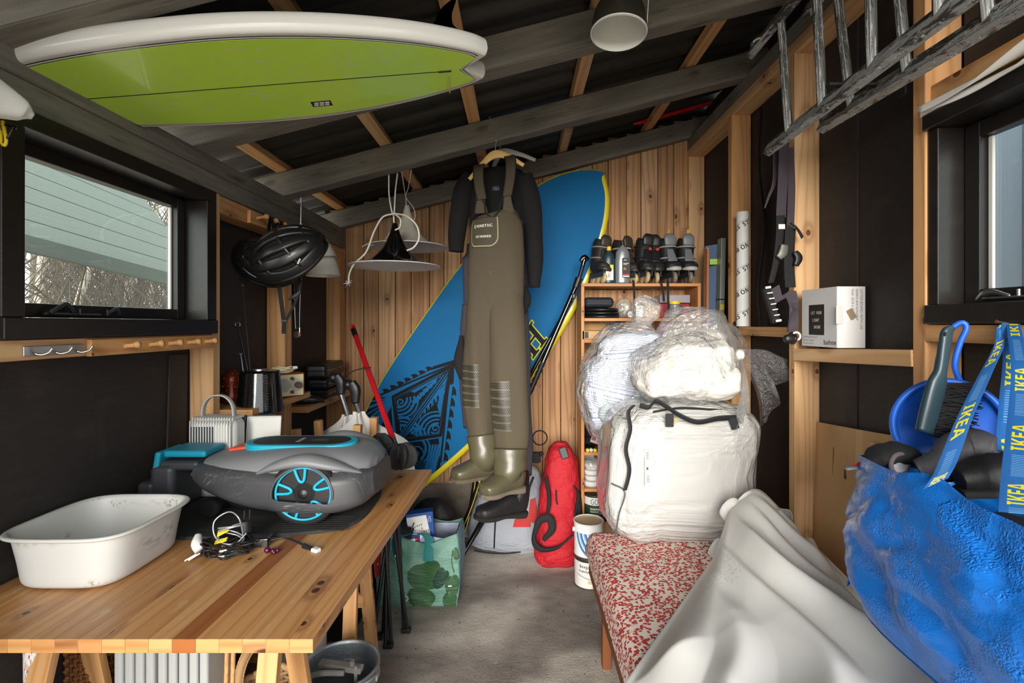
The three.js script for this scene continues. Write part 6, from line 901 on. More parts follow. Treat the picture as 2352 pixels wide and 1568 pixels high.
{ // letter-board carton
  const t = thing('letterboard_carton', 'white cardboard carton with a black board picture on the wall shelf', 'carton', V(1.078, 1.2435, -1.72)); t.rotation.x = 0.0;
  obj('box', tr(rb(0.092, 0.2, 0.2, 0.002, 1), 0, 0.1, 0), std({ color: 0xdcdad8, roughness: 0.6 }), t);
  const fp = print(512, 512, (x, w, h) => { x.fillStyle = '#d8d7d6'; x.fillRect(0, 0, w, h); x.fillStyle = '#1c1a19'; x.beginPath(); x.roundRect(110, 140, 230, 270, 8); x.fill(); x.fillStyle = '#e8dcc0'; x.font = 'bold 34px monospace'; x.fillText('LET YOUR', 140, 225); x.fillText('LIGHT', 165, 290); x.fillText('SHINE', 185, 352); x.fillStyle = '#2a2a2a'; x.font = '19px sans-serif'; x.fillText('LETTER BOARD WITH LED', 20, 438); x.fillText('letters are included', 20, 466); x.fillText('Size: 20,8 x 29,8 x 4', 20, 494); x.font = 'bold 58px sans-serif'; x.fillText('bahne', 330, 492); });
  obj('front_print', tr(new THREE.PlaneGeometry(0.198, 0.198), -0.0465, 0.1, 0, 0, -Math.PI / 2, 0), fp, t);
  const sp = print(256, 512, (x, w, h) => { x.fillStyle = '#d8d7d6'; x.fillRect(0, 0, w, h); x.fillStyle = '#333'; x.font = '30px sans-serif'; x.save(); x.translate(200, 20); x.rotate(Math.PI / 2); x.fillText('LETTER BOARD WITH LED', 0, -10); x.fillText('letters are included', 0, 30); x.fillText('Size: 20,8 x 29,8 x 4', 0, 70); x.restore(); });
  obj('side_print', tr(new THREE.PlaneGeometry(0.09, 0.198), 0, 0.1, 0.1005), sp, t); obj('flap', tr(rb(0.04, 0.06, 0.002, 0.001, 1), -0.036, 0.108, 0.103, 0, 0.35, 0), M.white, t); obj('flap_slot', tr(rb(0.022, 0.034, 0.001, 0.0004, 1), 0.0, 0.11, 0.1012, 0, 0, 0.5), std({ color: 0x8c7a62, roughness: 0.9 }), t);
}
{ const t = thing('shelf_clamp', 'small black spring clamp on the end of the wall shelf', 'clamp', at(1690, 755, 2.38)); obj('body', tr(rb(0.014, 0.07, 0.03, 0.004), 0, 0, 0), M.blackPl, t); obj('jaw', [tr(rb(0.03, 0.012, 0.02, 0.003), 0.012, 0.03, 0), tr(rb(0.03, 0.012, 0.02, 0.003), 0.012, -0.028, 0)], M.steel, t); }
{ // cardboard sheet between the studs
  const t = thing('cardboard_sheet', 'brown cardboard sheet with torn tape marks leaning on the black wall', 'cardboard', V(1.098, 0, -1.6));
  const cb = dataTex(512, 512, (u, v) => { let c = mix3([196, 158, 112], [176, 138, 94], pn(u * 6, v * 6, 6, 6, 131)); c = mix3(c, [206, 174, 124], (u > 0.42 && u < 0.48 && v > 0.86) ? 0.7 : 0); return mix3(c, [64, 44, 30], sstep(0.6, 0.75, pn(u * 40, v * 20, 40, 20, 132)) * (((u > 0.2 && u < 0.225) || (u > 0.32 && u < 0.345) || (u > 0.6 && u < 0.615)) && v > 0.82 ? 0.9 : 0)); }, true);
  const g = sheet(20, 10, (u, v) => V(0.008 - 0.01 * Math.sin(u * 3) + 0.03 * (v - 0.5), v * lerp(0.955, 1.005, u), -0.28 + 0.555 * u), 0.005); obj('sheet', g, std({ map: cb, roughness: 0.9 }), t); obj('tape', tr(rb(0.002, 0.05, 0.03, 0.0008, 1), 0.002, 0.93, 0.05), std({ color: 0xb89660, roughness: 0.4 }), t);
}
// dustpan and brush hung on the rail
{
  const t = thing('dustpan', 'bright blue plastic dustpan hanging from the rail under the window', 'dustpan', at(2192, 745, 1.1)), o = t.position; t.rotation.y = -0.5;
  const m = std({ color: 0x1a5cc4, roughness: 0.38 });
  obj('pan', [sheet(30, 30, (u, v) => { const x = (u - 0.5) * 2, w = 0.09 * Math.sqrt(clamp(1 - ((v - 0.62) / 0.66) ** 2, 0.02, 1)); return V(x * w * 1.12 - 0.012, -0.13 - 0.165 * v, -0.004 - 0.022 * (1 - x * x) * (1 - v * 0.5) ); }, 0.003), tube(Array.from({ length: 30 }, (_, i) => { const a = -0.4 + i / 29 * (Math.PI + 0.8), s = Math.sin(a); return V(-0.012 + 0.098 * Math.cos(a), -0.225 + 0.1 * s, 0.006); }), 0.0075, 80, 8)], m, t); obj('lip', tr(rb(0.12, 0.012, 0.006, 0.003), -0.012, -0.297, 0.002), std({ color: 0xa6d02c, roughness: 0.5 }), t, 'lime green rubber lip');
  obj('handle', [tube([V(0.012, -0.13, -0.004), V(0.0, -0.09, 0.004), V(0.008, -0.04, 0.008), V(0.018, -0.005, 0.01), V(0.012, 0.004, 0.01), V(-0.004, -0.006, 0.008), V(-0.022, -0.05, 0.006), V(-0.03, -0.1, 0.002), V(-0.026, -0.13, -0.002)], 0.006, 80, 8)], m, t);
  const b = thing('hand_brush', 'grey-green hand brush with black bristles clipped in the dustpan', 'brush', at(2150, 880, 1.06)), L = (x, y, d = 1.06) => at(x, y, d).sub(b.position);
  obj('handle', sweep([L(2188, 752), L(2176, 762), L(2170, 790), L(2160, 850), L(2152, 880), L(2136, 940), L(2122, 992)], [[0.006, 0.005], [0.011, 0.007], [0.011, 0.008], [0.011, 0.009], [0.018, 0.01], [0.019, 0.011], [0.017, 0.01]], { n: 50, seg: 18, exp: 3 }), std({ color: 0x263c45, roughness: 0.4 }), b); obj('hang_slot', bar(L(2172, 762, 1.052), L(2170, 772, 1.052), 0.004, 0.004), M.blackMatt, b);
  const br = []; for (let k = 0; k < 16; k++) for (let j = 0; j < 12; j++) { const f = k / 15, a = L(lerp(2160, 2136, f), lerp(882, 998, f), 1.062 + (j % 3) * 0.006), L2 = rr(0.062, 0.085); a.x += 0.004 * (j % 4); br.push(rod(a, a.clone().add(V(L2, -L2 * 0.12 + rr(-0.02, 0.02), rr(-0.01, 0.01))), 0.0022, 0.0009, 4)); } const bo = obj('bristles', br, M.blackMatt, b); bo.userData.kind = 'stuff';
}
// blue carrier bag
{
  const t = thing('blue_carrier_bag', 'large blue woven carrier bag with yellow-lettered handles hung on a nail', 'carrier bag', V(0.868, 0.72, -0.84));
  const m = std({ color: 0x146ac4, roughness: 0.24, bumpMap: T.glint, bumpScale: 0.005, side: THREE.DoubleSide, clearcoat: 0.25, clearcoatRoughness: 0.2 }), HX = 0.162, HZ = 0.29, H = 0.31;
  const shell = (u, v) => {                                      // u round the bag, v from base to rim
    const a = u * 6.283, e = 3.2, c = Math.cos(a), s = Math.sin(a), q = (x) => Math.sign(x) * Math.abs(x) ** (2 / e); let x = HX * q(c), z = HZ * q(s);
    const bul = 1 + 0.06 * Math.sin(v * Math.PI) - 0.05 * v; x *= bul; z *= 1 + 0.03 * Math.sin(v * 3.14);
    const ta = Math.atan2(z + 0.02, 1.05 - v + 0.08) , f = 0.009 * ridge3(x * 6 + 3 * v, v * 3 + z * 4, z * 5, 3) + 0.011 * Math.abs(Math.sin(ta * 11 + 2 * noise3(z * 9, v * 4, 2))) * sstep(0.05, 0.5, 1.05 - v) + 0.004 * ridge3(x * 4, v * 7 - z * 10, z * 9, 2) + 0.01 * Math.sin((z + v * 0.25) * 34) * (1 - v) * (x < 0 ? 1 : 0.3);
    const rim = 0.012 * Math.sin(u * 12.5 + 1) + 0.022 * Math.exp(-(((z + 0.02) / 0.05) ** 2)) + 0.0; x += Math.sign(x) * f * Math.min(1, v * 5); z += Math.sign(z) * f * 0.6 * Math.min(1, v * 5);
    return V(x, Math.max(0.0, v * (H + rim)) - 0.02 * (1 - v) * 0, z);
  };
  const g = sheet(150, 60, shell, 0.0015), uv = g.attributes.uv, gq = g.attributes.position; for (let i = 0; i < uv.count; i++) uv.setXY(i, gq.getZ(i) - 0.8 * gq.getX(i), gq.getY(i)); obj('shell', g, m, t, 'glossy blue woven plastic'); obj('base', sheet(40, 8, (u, v) => { const p = shell(u, 0); return V(p.x * v, -0.004, p.z * v); }, 0.002), m, t);
  obj('corner_ear', tr(prism([[0, 0], [0.05, 0.01], [0.03, 0.05]], 0.002), -0.14, 0.02, -0.27, 0, 0.6, 0), m, t);
  const nail = V(1.025, 1.32, -1.062).sub(t.position), st = canvasTex(128, 1024, (x, w, h) => { x.fillStyle = '#1a68b4'; x.fillRect(0, 0, w, h); x.fillStyle = '#e6dc28'; x.font = 'bold 108px sans-serif'; for (let k = 0; k < 2; k++) { x.save(); x.translate(104, k * 512 + 330); x.rotate(-Math.PI / 2); x.scale(0.92, 1); x.fillText('IKEA', 0, 0); x.restore(); } x.fillStyle = '#7fb4e0'; for (let y = 0; y < h; y += 14) if (y % 512 > 350 || y % 512 < 40) x.fillRect(34, y, 60, 4); });
  st.repeat.set(1, -1); const sm = std({ map: st, roughness: 0.6, side: THREE.DoubleSide, bumpMap: T.weave, bumpScale: 0.0008 });
  const strap = (pts, w, wd, off = 0, flip = false) => { const g2 = ribbon(pts, w, wd, 0.002, 60, 0.3), u2 = g2.attributes.uv; for (let i = 0; i < u2.count; i++) u2.setXY(i, flip ? 1 - u2.getX(i) : u2.getX(i), u2.getY(i) + off); obj('strap', g2, sm, t, 'blue strap with yellow lettering'); };
  const B = (x, y, d) => at(x, y, d).sub(t.position);
  strap([B(2150, 1110, 0.845), B(2168, 1080, 0.855), B(2215, 960, 0.92), B(2262, 860, 0.98), B(2300, 775, 1.045), nail.clone().add(V(-0.006, 0, 0.006))], [0.046, 0.022], [V(1, 0.45, 0), V(1, 0.45, 0.1), V(0.9, 0.5, 0)], 0.1, true);
  strap([nail.clone().add(V(0.002, 0, 0.012)), B(2322, 830, 1.02), B(2318, 930, 0.98), B(2318, 1030, 0.95), B(2335, 1040, 0.97)], [0.02, 0.04], V(0.7, 0, 0.7), 0.4);
  strap([nail.clone().add(V(0.006, 0, 0.02)), B(2345, 850, 0.96), B(2345, 960, 0.88), B(2340, 1080, 0.8), B(2336, 1180, 0.74)], [0.022, 0.046], [V(0.4, 0, 0.9), V(0.6, 0, 0.8), V(1, 0, 0.3)], 0.2);
  strap([nail.clone().add(V(0.008, 0.002, 0.0)), B(2335, 860, 1.04), B(2345, 960, 1.02), B(2360, 1080, 1.0)], [0.02, 0.04], V(0.5, 0, 0.8), 0.7);
  const nl = thing('nail', 'bent steel nail in the rail above the blue carrier bag', 'nail', V(1.04, 1.322, -1.062)); obj('shank', rod(V(0.01, 0, 0), V(-0.024, 0.004, 0), 0.0022), M.steel, nl); obj('head', tr(cyl(0.004, 0.004, 0.0015, 12), -0.025, 0.004, 0, 0, 0, Math.PI / 2), std({ color: 0xa07058, metalness: 0.8, roughness: 0.5 }), nl);
  // contents
  const gl = thing('glove', 'black and grey work glove with red piping lying over the bag rim', 'glove', at(2040, 1072, 1.09)), G = (x, y, d = 1.09) => at(x, y, d).sub(gl.position);
  obj('body', sweep([G(1990, 1068), G(2015, 1050), G(2050, 1042), G(2085, 1046), G(2108, 1060)], [[0.012, 0.008], [0.03, 0.018], [0.035, 0.022], [0.03, 0.022], [0.02, 0.014]], { n: 30, seg: 20, up: V(0, 1, 0), wob: (p) => 0.005 * ridge3(p.x * 25, p.y * 25, p.z * 25) }), M.blackMatt, gl); obj('cuff', tr(new THREE.TorusGeometry(0.022, 0.005, 10, 28), G(2066, 1066, 1.06).x, G(2066, 1066, 1.06).y, 0.03, 0, 0.2, 0), std({ color: 0x5a5256, roughness: 0.8 }), gl); obj('cuff_lining', tr(cyl(0.019, 0.019, 0.004, 20), G(2066, 1066, 1.06).x, G(2066, 1066, 1.06).y, 0.028, Math.PI / 2), std({ color: 0x9a9ca4, roughness: 0.6 }), gl); obj('sole_edge', sweep([G(1942, 1076), G(1975, 1072), G(2005, 1078), G(2022, 1082)], [[0.008, 0.003], [0.012, 0.004], [0.012, 0.004], [0.006, 0.003]], { n: 16, seg: 10, up: V(0, 1, 0) }), std({ color: 0x70747c, roughness: 0.5 }), gl); obj('red_piping', tube([G(1962, 1068), G(1985, 1058), G(2000, 1050)], 0.0022, 12, 6), M.red, gl);
  const shoe = (label, pts, r, c) => { const s = thing('black_shoe', label, 'shoe', pts[1], 0), P = pts.map((p) => p.clone().sub(pts[1])); obj('upper', sweep(P, r, { n: 30, seg: 20, up: V(0, 1, 0), wob: (p) => 0.003 * ridge3(p.x * 20, p.y * 20, p.z * 20) }), std({ color: c, roughness: 0.5, bumpMap: T.weave, bumpScale: 0.001 }), s); obj('sole', sweep(P.map((p) => p.clone().add(V(0, -0.025, 0))), r.map(([a, b]) => [a * 1.04, 0.008]), { n: 24, seg: 14, up: V(0, 1, 0), exp: 4 }), M.blackMatt, s); };
  shoe('dark grey shoe with mesh toe sticking out of the blue bag', [at(2110, 1078, 1.02), at(2160, 1062, 1.0), at(2230, 1030, 0.99), at(2290, 1040, 0.96)], [[0.02, 0.018], [0.034, 0.025], [0.045, 0.04], [0.03, 0.03]], 0x46464a);
  shoe('black shoe lying deep in the blue bag under the straps', [at(2200, 1100, 0.93), at(2260, 1090, 0.92), at(2330, 1085, 0.9)], [[0.02, 0.018], [0.042, 0.032], [0.04, 0.035]], 0x1b1b1e);
  const fill = thing('dark_clothes', 'dark clothes filling the inside of the blue carrier bag', 'clothes', V(0.89, 0.9, -0.8)); obj('heap', blob(0.12, 0.06, 0.23, { wob: (p) => 0.02 * ridge3(p.x * 9, p.y * 9, p.z * 9) }), M.blackMatt, fill);
}

// ================= shelf unit and its contents =================
seedState = 808;
const SX0 = 0.349, SX1 = 1.012, SD0 = 2.77, SD1 = 2.98, STOP = 1.549;
const rowY = [1.549, 1.356, 1.236, 0.935, 0.79, 0.614, 0.412, 0.23];
{
  const t = thing('shelf_unit', 'tall open pine shelf unit against the plank wall beside the paddle board', 'shelf', V(0, 0, 0)), D = SD1 - SD0, zc = -(SD0 + SD1) / 2;
  for (const x of [SX0 + 0.009, SX1 - 0.009]) obj('side_panel', tr(bx(0.018, STOP - 0.018, D, 0.002, 1), x, (STOP - 0.018) / 2, zc), M.shelfWood, t);
  rowY.forEach((y, i) => obj(i ? 'shelf_board' : 'top_board', tr(bx(i ? SX1 - SX0 - 0.036 : SX1 - SX0, 0.018, D, 0.002, 0), (SX0 + SX1) / 2, y - 0.009, zc), M.shelfWood, t));
  obj('back_panel', tr(bx(SX1 - SX0 - 0.04, STOP - 0.05, 0.006, 0.001, 1), (SX0 + SX1) / 2, STOP / 2, -SD1 + 0.004), M.plank[2], t);
}
// things on the top board
function skate(label, x, turn, lean, c, z = -2.87) {
  const t = thing('inline_skate', label, 'inline skate', V(x, STOP, z), turn, 'inline skates on the shelf unit'); t.rotation.z = lean; t.scale.set(1.1, 1, 1);
  const bm = std({ color: c.boot, roughness: 0.65, bumpMap: T.fineBump, bumpScale: 0.001 }), pm = std({ color: c.panel, roughness: 0.45 });
  for (const z2 of [-0.07, -0.0, 0.07]) obj('wheel', tr(lathe([[0.001, -0.009], [0.018, -0.011], [0.03, -0.008], [0.033, 0], [0.03, 0.008], [0.018, 0.011], [0.001, 0.009]], 20), 0, 0.033, z2, 0, 0, Math.PI / 2), std({ color: c.wheel, roughness: 0.5 }), t);
  obj('frame', [-1, 1].map((s) => tr(rb(0.004, 0.035, 0.2, 0.0015), s * 0.015, 0.055, 0)), M.darkGrey, t);
  const sb = obj('boot', [sweep([V(0, 0.098, -0.09), V(0, 0.1, -0.05), V(0, 0.1, 0.0), V(0, 0.096, 0.05), V(0, 0.092, 0.088), V(0, 0.088, 0.105)], [[0.02, 0.02], [0.038, 0.034], [0.041, 0.037], [0.042, 0.032], [0.034, 0.025], [0.01, 0.01]], { n: 30, seg: 20, up: V(0, 1, 0), exp: 2.5 }), sweep([V(0, 0.1, -0.035), V(0, 0.15, -0.038), V(0, 0.2, -0.042), V(0, 0.25, -0.04), V(0, 0.268, -0.036)], [[0.04, 0.05], [0.04, 0.052], [0.042, 0.055], [0.042, 0.052], [0.036, 0.046]], { n: 24, seg: 22, exp: 2.4 })], bm, t);
  obj('toe_bumper', sweep([V(-0.036, 0.08, 0.07), V(-0.02, 0.08, 0.1), V(0, 0.08, 0.107), V(0.02, 0.08, 0.1), V(0.036, 0.08, 0.07)], [[0.006, 0.008], [0.006, 0.011], [0.006, 0.012], [0.006, 0.011], [0.006, 0.008]], { n: 24, seg: 10, up: V(0, 1, 0) }), std({ color: c.bumper, roughness: 0.5 }), t);
  obj('instep_panel', sheet(10, 14, (u, v) => { const x2 = (u - 0.5) * 0.05 * (1 - 0.35 * v); return V(x2, lerp(0.128, 0.2, v), lerp(0.06, 0.018, v) - 6 * x2 * x2); }, 0.004), pm, sb);
  obj('strap', [0.15, 0.215].map((y) => tube(Array.from({ length: 9 }, (_, i) => { const a = -0.4 + i / 8 * (Math.PI + 0.8); return V(0.045 * Math.cos(a), y, -0.04 + (y > 0.2 ? 0.06 : 0.066) * Math.sin(a)); }), 0.005, 30, 7)), std({ color: c.strap, roughness: 0.6 }), sb);
  obj('tongue', sweep([V(0, 0.22, 0.02), V(0, 0.265, 0.018), V(0, 0.285, 0.01)], [[0.028, 0.01], [0.03, 0.012], [0.018, 0.008]], { n: 12, seg: 14, exp: 3 }), pm, sb);
  if (c.tab) obj('pull_tab', tr(rb(0.012, 0.035, 0.004, 0.0015), 0.004, 0.298, -0.005, 0.3), std({ color: c.tab, roughness: 0.6 }), t); if (c.dot) obj('red_rivet', tr(cyl(0.009, 0.009, 0.004, 16), 0.012, 0.2, 0.03, Math.PI / 2 - 0.3), std({ color: c.dot, roughness: 0.4 }), t);
  return t;
}
const skB = { boot: 0x17161a, panel: 0x1f1e22, wheel: 0xb8a47c, bumper: 0x2c2b2e, strap: 0x242326, dot: 0xc03a2c }, skG = { boot: 0x1a1a1c, panel: 0x6f747a, wheel: 0x7c7264, bumper: 0xa8a8a0, strap: 0x9a9896, tab: 0xc8962c }, skN = { boot: 0x28211c, panel: 0x3a342e, wheel: 0xc2ac7e, bumper: 0x30302c, strap: 0x8c867c };
skate('worn brown-black inline skate behind the teal oil bottle next to the board', 0.455, 0.25, -0.18, skN); skate('worn brown-black inline skate hidden behind the silver bottle', 0.63, 0.5, 0.0, { ...skN, strap: 0xb8b4aa }, -2.93);
skate('black inline skate with a red rivet leaning beside the silver bottle', 0.705, 0.1, -0.12, skB, -2.85); skate('black inline skate with a red rivet standing next to the grey pair', 0.785, -0.05, 0.0, skB, -2.89);
skate('grey and black inline skate with a yellow tab next to the black pair', 0.868, 0.05, 0.03, skG, -2.86); skate('grey and black inline skate with a tall yellow tab at the shelf end', 0.962, -0.05, -0.02, { ...skG, tab: 0xd8a020 }, -2.86);
function bottle(label, x, z, prof, depthK, m, cap, lab) {
  const t = thing('oil_bottle', label, 'bottle', V(x, STOP, z)); const g = lathe(prof, 28); g.scale(1, 1, depthK); const bb = obj('body', g, m, t);
  const y = prof[prof.length - 1][1]; obj('cap', [tr(cyl(0.012, 0.013, 0.022, 18), cap.x ?? 0, y + 0.01, 0)], cap.m, t); if (lab) obj('label', tr(new THREE.PlaneGeometry(lab.w, lab.h), lab.x ?? 0, lab.y, lab.z), lab.m, bb); return t;
}
bottle('dark teal oil bottle with a yellow cap on the shelf unit', 0.508, -2.8, [[0.001, 0], [0.03, 0], [0.033, 0.006], [0.033, 0.13], [0.028, 0.16], [0.014, 0.175], [0.014, 0.185]], 0.6, std({ color: 0x1e3a40, roughness: 0.35 }), { m: M.yellow }, { w: 0.042, h: 0.085, y: 0.06, z: 0.0205, m: print(64, 128, (x, w, h) => { x.fillStyle = '#e8e6df'; x.fillRect(0, 0, w, h); x.fillStyle = '#e4d22a'; x.fillRect(0, 0, w, 40); x.strokeStyle = '#c0392b'; x.lineWidth = 2; for (const y of [70, 100]) { x.save(); x.translate(32, y); x.rotate(0.78); x.strokeRect(-9, -9, 18, 18); x.restore(); } x.fillStyle = '#222'; x.font = 'bold 14px sans-serif'; x.fillText('!', 29, 75); }) });
bottle('silver oil bottle with a black label and black cap on the shelf unit', 0.584, -2.8, [[0.001, 0], [0.037, 0], [0.041, 0.006], [0.042, 0.12], [0.038, 0.17], [0.024, 0.2], [0.012, 0.205], [0.012, 0.212]], 0.62, std({ color: 0x9aa0a6, roughness: 0.3, metalness: 0.5 }), { m: M.blackPl }, { w: 0.044, h: 0.11, x: 0.014, y: 0.085, z: 0.0266, m: print(64, 150, (x, w, h) => { x.fillStyle = '#15171a'; x.fillRect(0, 0, w, h); x.strokeStyle = '#e0e0e0'; x.lineWidth = 4; x.beginPath(); x.arc(26, 24, 10, 3.3, 6.1); x.stroke(); x.fillStyle = '#ddd'; x.fillRect(10, 40, 44, 5); x.fillRect(10, 50, 30, 3); x.fillStyle = '#d8a820'; x.fillRect(12, 74, 18, 5); x.fillRect(12, 84, 22, 5); x.fillStyle = '#c8432a'; x.fillRect(6, 124, 52, 8); x.fillStyle = '#ccc'; x.fillRect(6, 134, 52, 10); }) });
for (const [x, y0, y1, sw] of [[1455, 648, 735, 4], [1518, 648, 690, 8], [1534, 650, 728, 1]]) { const t = thing('hanging_strap', y1 > 730 ? 'longest black skate strap hanging over the shelf edge' : sw > 5 ? 'short curved black skate strap hanging over the shelf edge' : 'straight black skate strap hanging over the shelf edge', 'strap', at(x, y0, 2.762)); const L = (a, b, d = 2.76) => at(a, b, d).sub(t.position); obj('strap', ribbon([L(x - 1, y0 - 4, 2.79), L(x, y0, 2.762), L(x + sw * 0.6, (y0 + y1) / 2), L(x + sw * 0.8, y1)], 0.012, V(1, 0, 0), 0.002, 20), M.blackMatt, t); obj('strap_tip', ribbon([L(x + sw * 0.8, y1), L(x + sw * 0.8, y1 + 4)], 0.008, V(1, 0, 0), 0.002, 3), M.blackPl, t); }
// first shelf
const R1 = rowY[1];
{ const t = thing('coiled_strap_reel', 'black round reel lying on the upper shelf under a padded case', 'reel', V(0.475, R1, -2.88)); obj('reel', [0, 1, 2].map((k) => tr(lathe([[0.001, 0], [0.1, 0], [0.105, 0.008], [0.1, 0.018], [0.001, 0.018]], 36), 0, k * 0.019, 0)), M.blackPl, t); obj('hub', tr(cyl(0.03, 0.03, 0.06, 20), 0, 0.03, 0), M.blackMatt, t); }
{ const t = thing('padded_case', 'long dark blue-grey padded case lying on the black reel', 'case', V(0.455, R1 + 0.06, -2.86)); obj('body', tr(rb(0.17, 0.058, 0.1, 0.024, 5), 0, 0.029, 0), std({ color: 0x20242e, roughness: 0.55, bumpMap: T.weave, bumpScale: 0.0008 }), t); obj('zip', tr(rb(0.172, 0.004, 0.102, 0.001, 1), 0, 0.03, 0), M.blackMatt, t); }
const clearM = std({ color: 0xf4f4f0, roughness: 0.18, transmission: 0.8, thickness: 0, side: THREE.DoubleSide, bumpMap: T.crinkle, bumpScale: 0.004 });
{ const t = thing('bag_of_parts', 'clear plastic bag with white small parts on the upper shelf', 'plastic bag', V(0.605, R1 + 0.02, -2.86)); obj('film', blob(0.045, 0.05, 0.04, { wob: (p) => 0.008 * ridge3(p.x * 30, p.y * 30, p.z * 30) }).translate(0, 0.04, 0), clearM, t); for (const [x, y, a] of [[-0.012, 0.03, 0.3], [0.01, 0.045, -0.5], [0.004, 0.02, 1.2], [-0.005, 0.06, 0.1]]) obj('part', tr(rb(0.035, 0.012, 0.02, 0.003), x, y, 0.005, 0.3, 0, a), M.white, t); }
{ const t = thing('socket_puck', 'round white power socket lying on the upper shelf', 'socket', V(0.625, R1, -2.785)); obj('body', tr(cyl(0.018, 0.018, 0.02, 24), 0, 0.018, 0, Math.PI / 2 - 0.2), M.white, t); obj('slot', [tr(rb(0.003, 0.008, 0.002, 0.0008, 1), -0.006, 0.019, 0.0115), tr(rb(0.003, 0.008, 0.002, 0.0008, 1), 0.006, 0.019, 0.0115)], M.darkGrey, t); }
{ const t = thing('white_adapter_box', 'small white adapter box with a round hole on the upper shelf', 'adapter', V(0.675, R1 + 0.001, -2.83), 0.2); obj('body', tr(rb(0.055, 0.07, 0.04, 0.004), 0, 0.035, 0), M.white, t); obj('hole', tr(cyl(0.004, 0.004, 0.002, 12), 0.006, 0.055, 0.0205, Math.PI / 2), M.darkGrey, t); obj('cable', tube([V(-0.01, 0.01, 0.02), V(-0.03, 0.0045, 0.05), V(0.0, 0.0045, 0.058), V(0.03, 0.005, 0.05)], 0.003, 24, 6), M.blackPl, t); }
{ const t = thing('cable_coil', 'bundle of grey cable lying on top of small boxes on the upper shelf', 'cable', V(0.745, R1 + 0.072, -2.85)); for (let k = 0; k < 6; k++) obj('loop', tube(Array.from({ length: 12 }, (_, i) => { const a = i / 12 * 6.283; return V(0.032 * Math.cos(a) + 0.004 * k - 0.01, 0.022 + 0.018 * Math.sin(a) + 0.002 * (k % 3), -0.012 + k * 0.005); }), 0.003, 40, 6, true), std({ color: 0x77726c, roughness: 0.5 }), t); obj('tie', tr(rb(0.01, 0.02, 0.036, 0.003), 0.03, 0.022, 0), M.blackPl, t); }
{ const t = thing('cardboard_box', 'small brown cardboard box carrying the cable bundle on the upper shelf', 'box', V(0.755, R1 + 0.001, -2.86)); obj('body', tr(rb(0.09, 0.07, 0.07, 0.002, 1), 0, 0.035, 0), M.cardboard, t); obj('tape', tr(rb(0.02, 0.001, 0.072, 0.0004, 1), 0, 0.0708, 0), std({ color: 0xc8a878 }), t); }
{ const t = thing('parts_organiser', 'clear plastic parts organiser lying on the red box', 'organiser', V(0.885, R1 + 0.086, -2.88)); obj('case', tr(rb(0.17, 0.045, 0.12, 0.004), 0, 0.0225, 0), std({ color: 0xc2b8c0, roughness: 0.25, transmission: 0.35 }), t); for (let k = 0; k < 5; k++) obj('divider', tr(rb(0.002, 0.04, 0.114, 0.0006, 1), -0.06 + k * 0.03, 0.0225, 0), M.white, t); }
{ const t = thing('red_toolbox', 'red plastic box on the upper shelf behind the yellow-lidded jar', 'box', V(0.885, R1 + 0.001, -2.9)); obj('body', tr(rb(0.18, 0.084, 0.12, 0.006), 0, 0.042, 0), std({ color: 0x8c1620, roughness: 0.45 }), t); obj('clasp', tr(rb(0.02, 0.02, 0.006, 0.002), 0.04, 0.06, 0.062), M.blackPl, t); }
{ const t = thing('lidded_jar', 'grey jar with a yellow lid on the upper shelf', 'jar', V(0.875, R1, -2.8)); obj('jar', lathe([[0.001, 0], [0.026, 0], [0.028, 0.004], [0.028, 0.072], [0.025, 0.078], [0.001, 0.078]], 28), std({ color: 0x7c8084, roughness: 0.35 }), t); obj('lid', tr(cyl(0.03, 0.03, 0.014, 28), 0, 0.085, 0), M.yellow, t); }
// second shelf
const R2 = rowY[2];
{ const t = thing('cardboard_mailer', 'brown cardboard mailer with a printed disc label on the second shelf', 'mailer', V(0.435, R2, -2.82)); obj('mailer', [tr(rb(0.16, 0.05, 0.14, 0.002, 1), 0, 0.025, -0.02), tr(rb(0.15, 0.075, 0.004, 0.001, 1), 0.0, 0.052, -0.095, -0.2)], M.cardboard, t); obj('label', tr(new THREE.PlaneGeometry(0.1, 0.06), 0.005, 0.0512, 0.0, -Math.PI / 2 + 0.0), print(128, 80, (x, w, h) => { x.fillStyle = '#b8946a'; x.fillRect(0, 0, w, h); x.strokeStyle = '#1c1814'; x.lineWidth = 5; for (let i = 0; i < 14; i++) { x.beginPath(); x.moveTo(i * 10, 0); x.lineTo(i * 10 - 14, h); x.stroke(); } x.fillStyle = '#e8e2d8'; x.beginPath(); x.ellipse(64, 40, 36, 24, 0, 0, 7); x.fill(); x.fillStyle = '#b8946a'; x.beginPath(); x.ellipse(64, 40, 8, 5, 0, 0, 7); x.fill(); }), t); obj('front_label', tr(new THREE.PlaneGeometry(0.14, 0.04), 0, 0.026, 0.0505), print(128, 40, (x, w, h) => { x.fillStyle = '#c49c6a'; x.fillRect(0, 0, w, h); x.fillStyle = '#2a221a'; x.fillRect(2, 2, 20, 36); x.strokeStyle = '#3a2e22'; x.beginPath(); x.arc(80, 46, 28, 3.3, 6.1); x.stroke(); }), t); }
{ const t = thing('pink_box', 'small pink box on the second shelf between the plastic bags', 'box', at(1522, 775, 2.84)); t.position.y = R2; obj('body', tr(rb(0.04, 0.09, 0.05, 0.002, 1), 0, 0.045, 0), std({ color: 0xc06aa8, roughness: 0.5 }), t); obj('band', tr(rb(0.041, 0.02, 0.051, 0.001, 1), 0, 0.06, 0), std({ color: 0xdaa8d0, roughness: 0.5 }), t); }
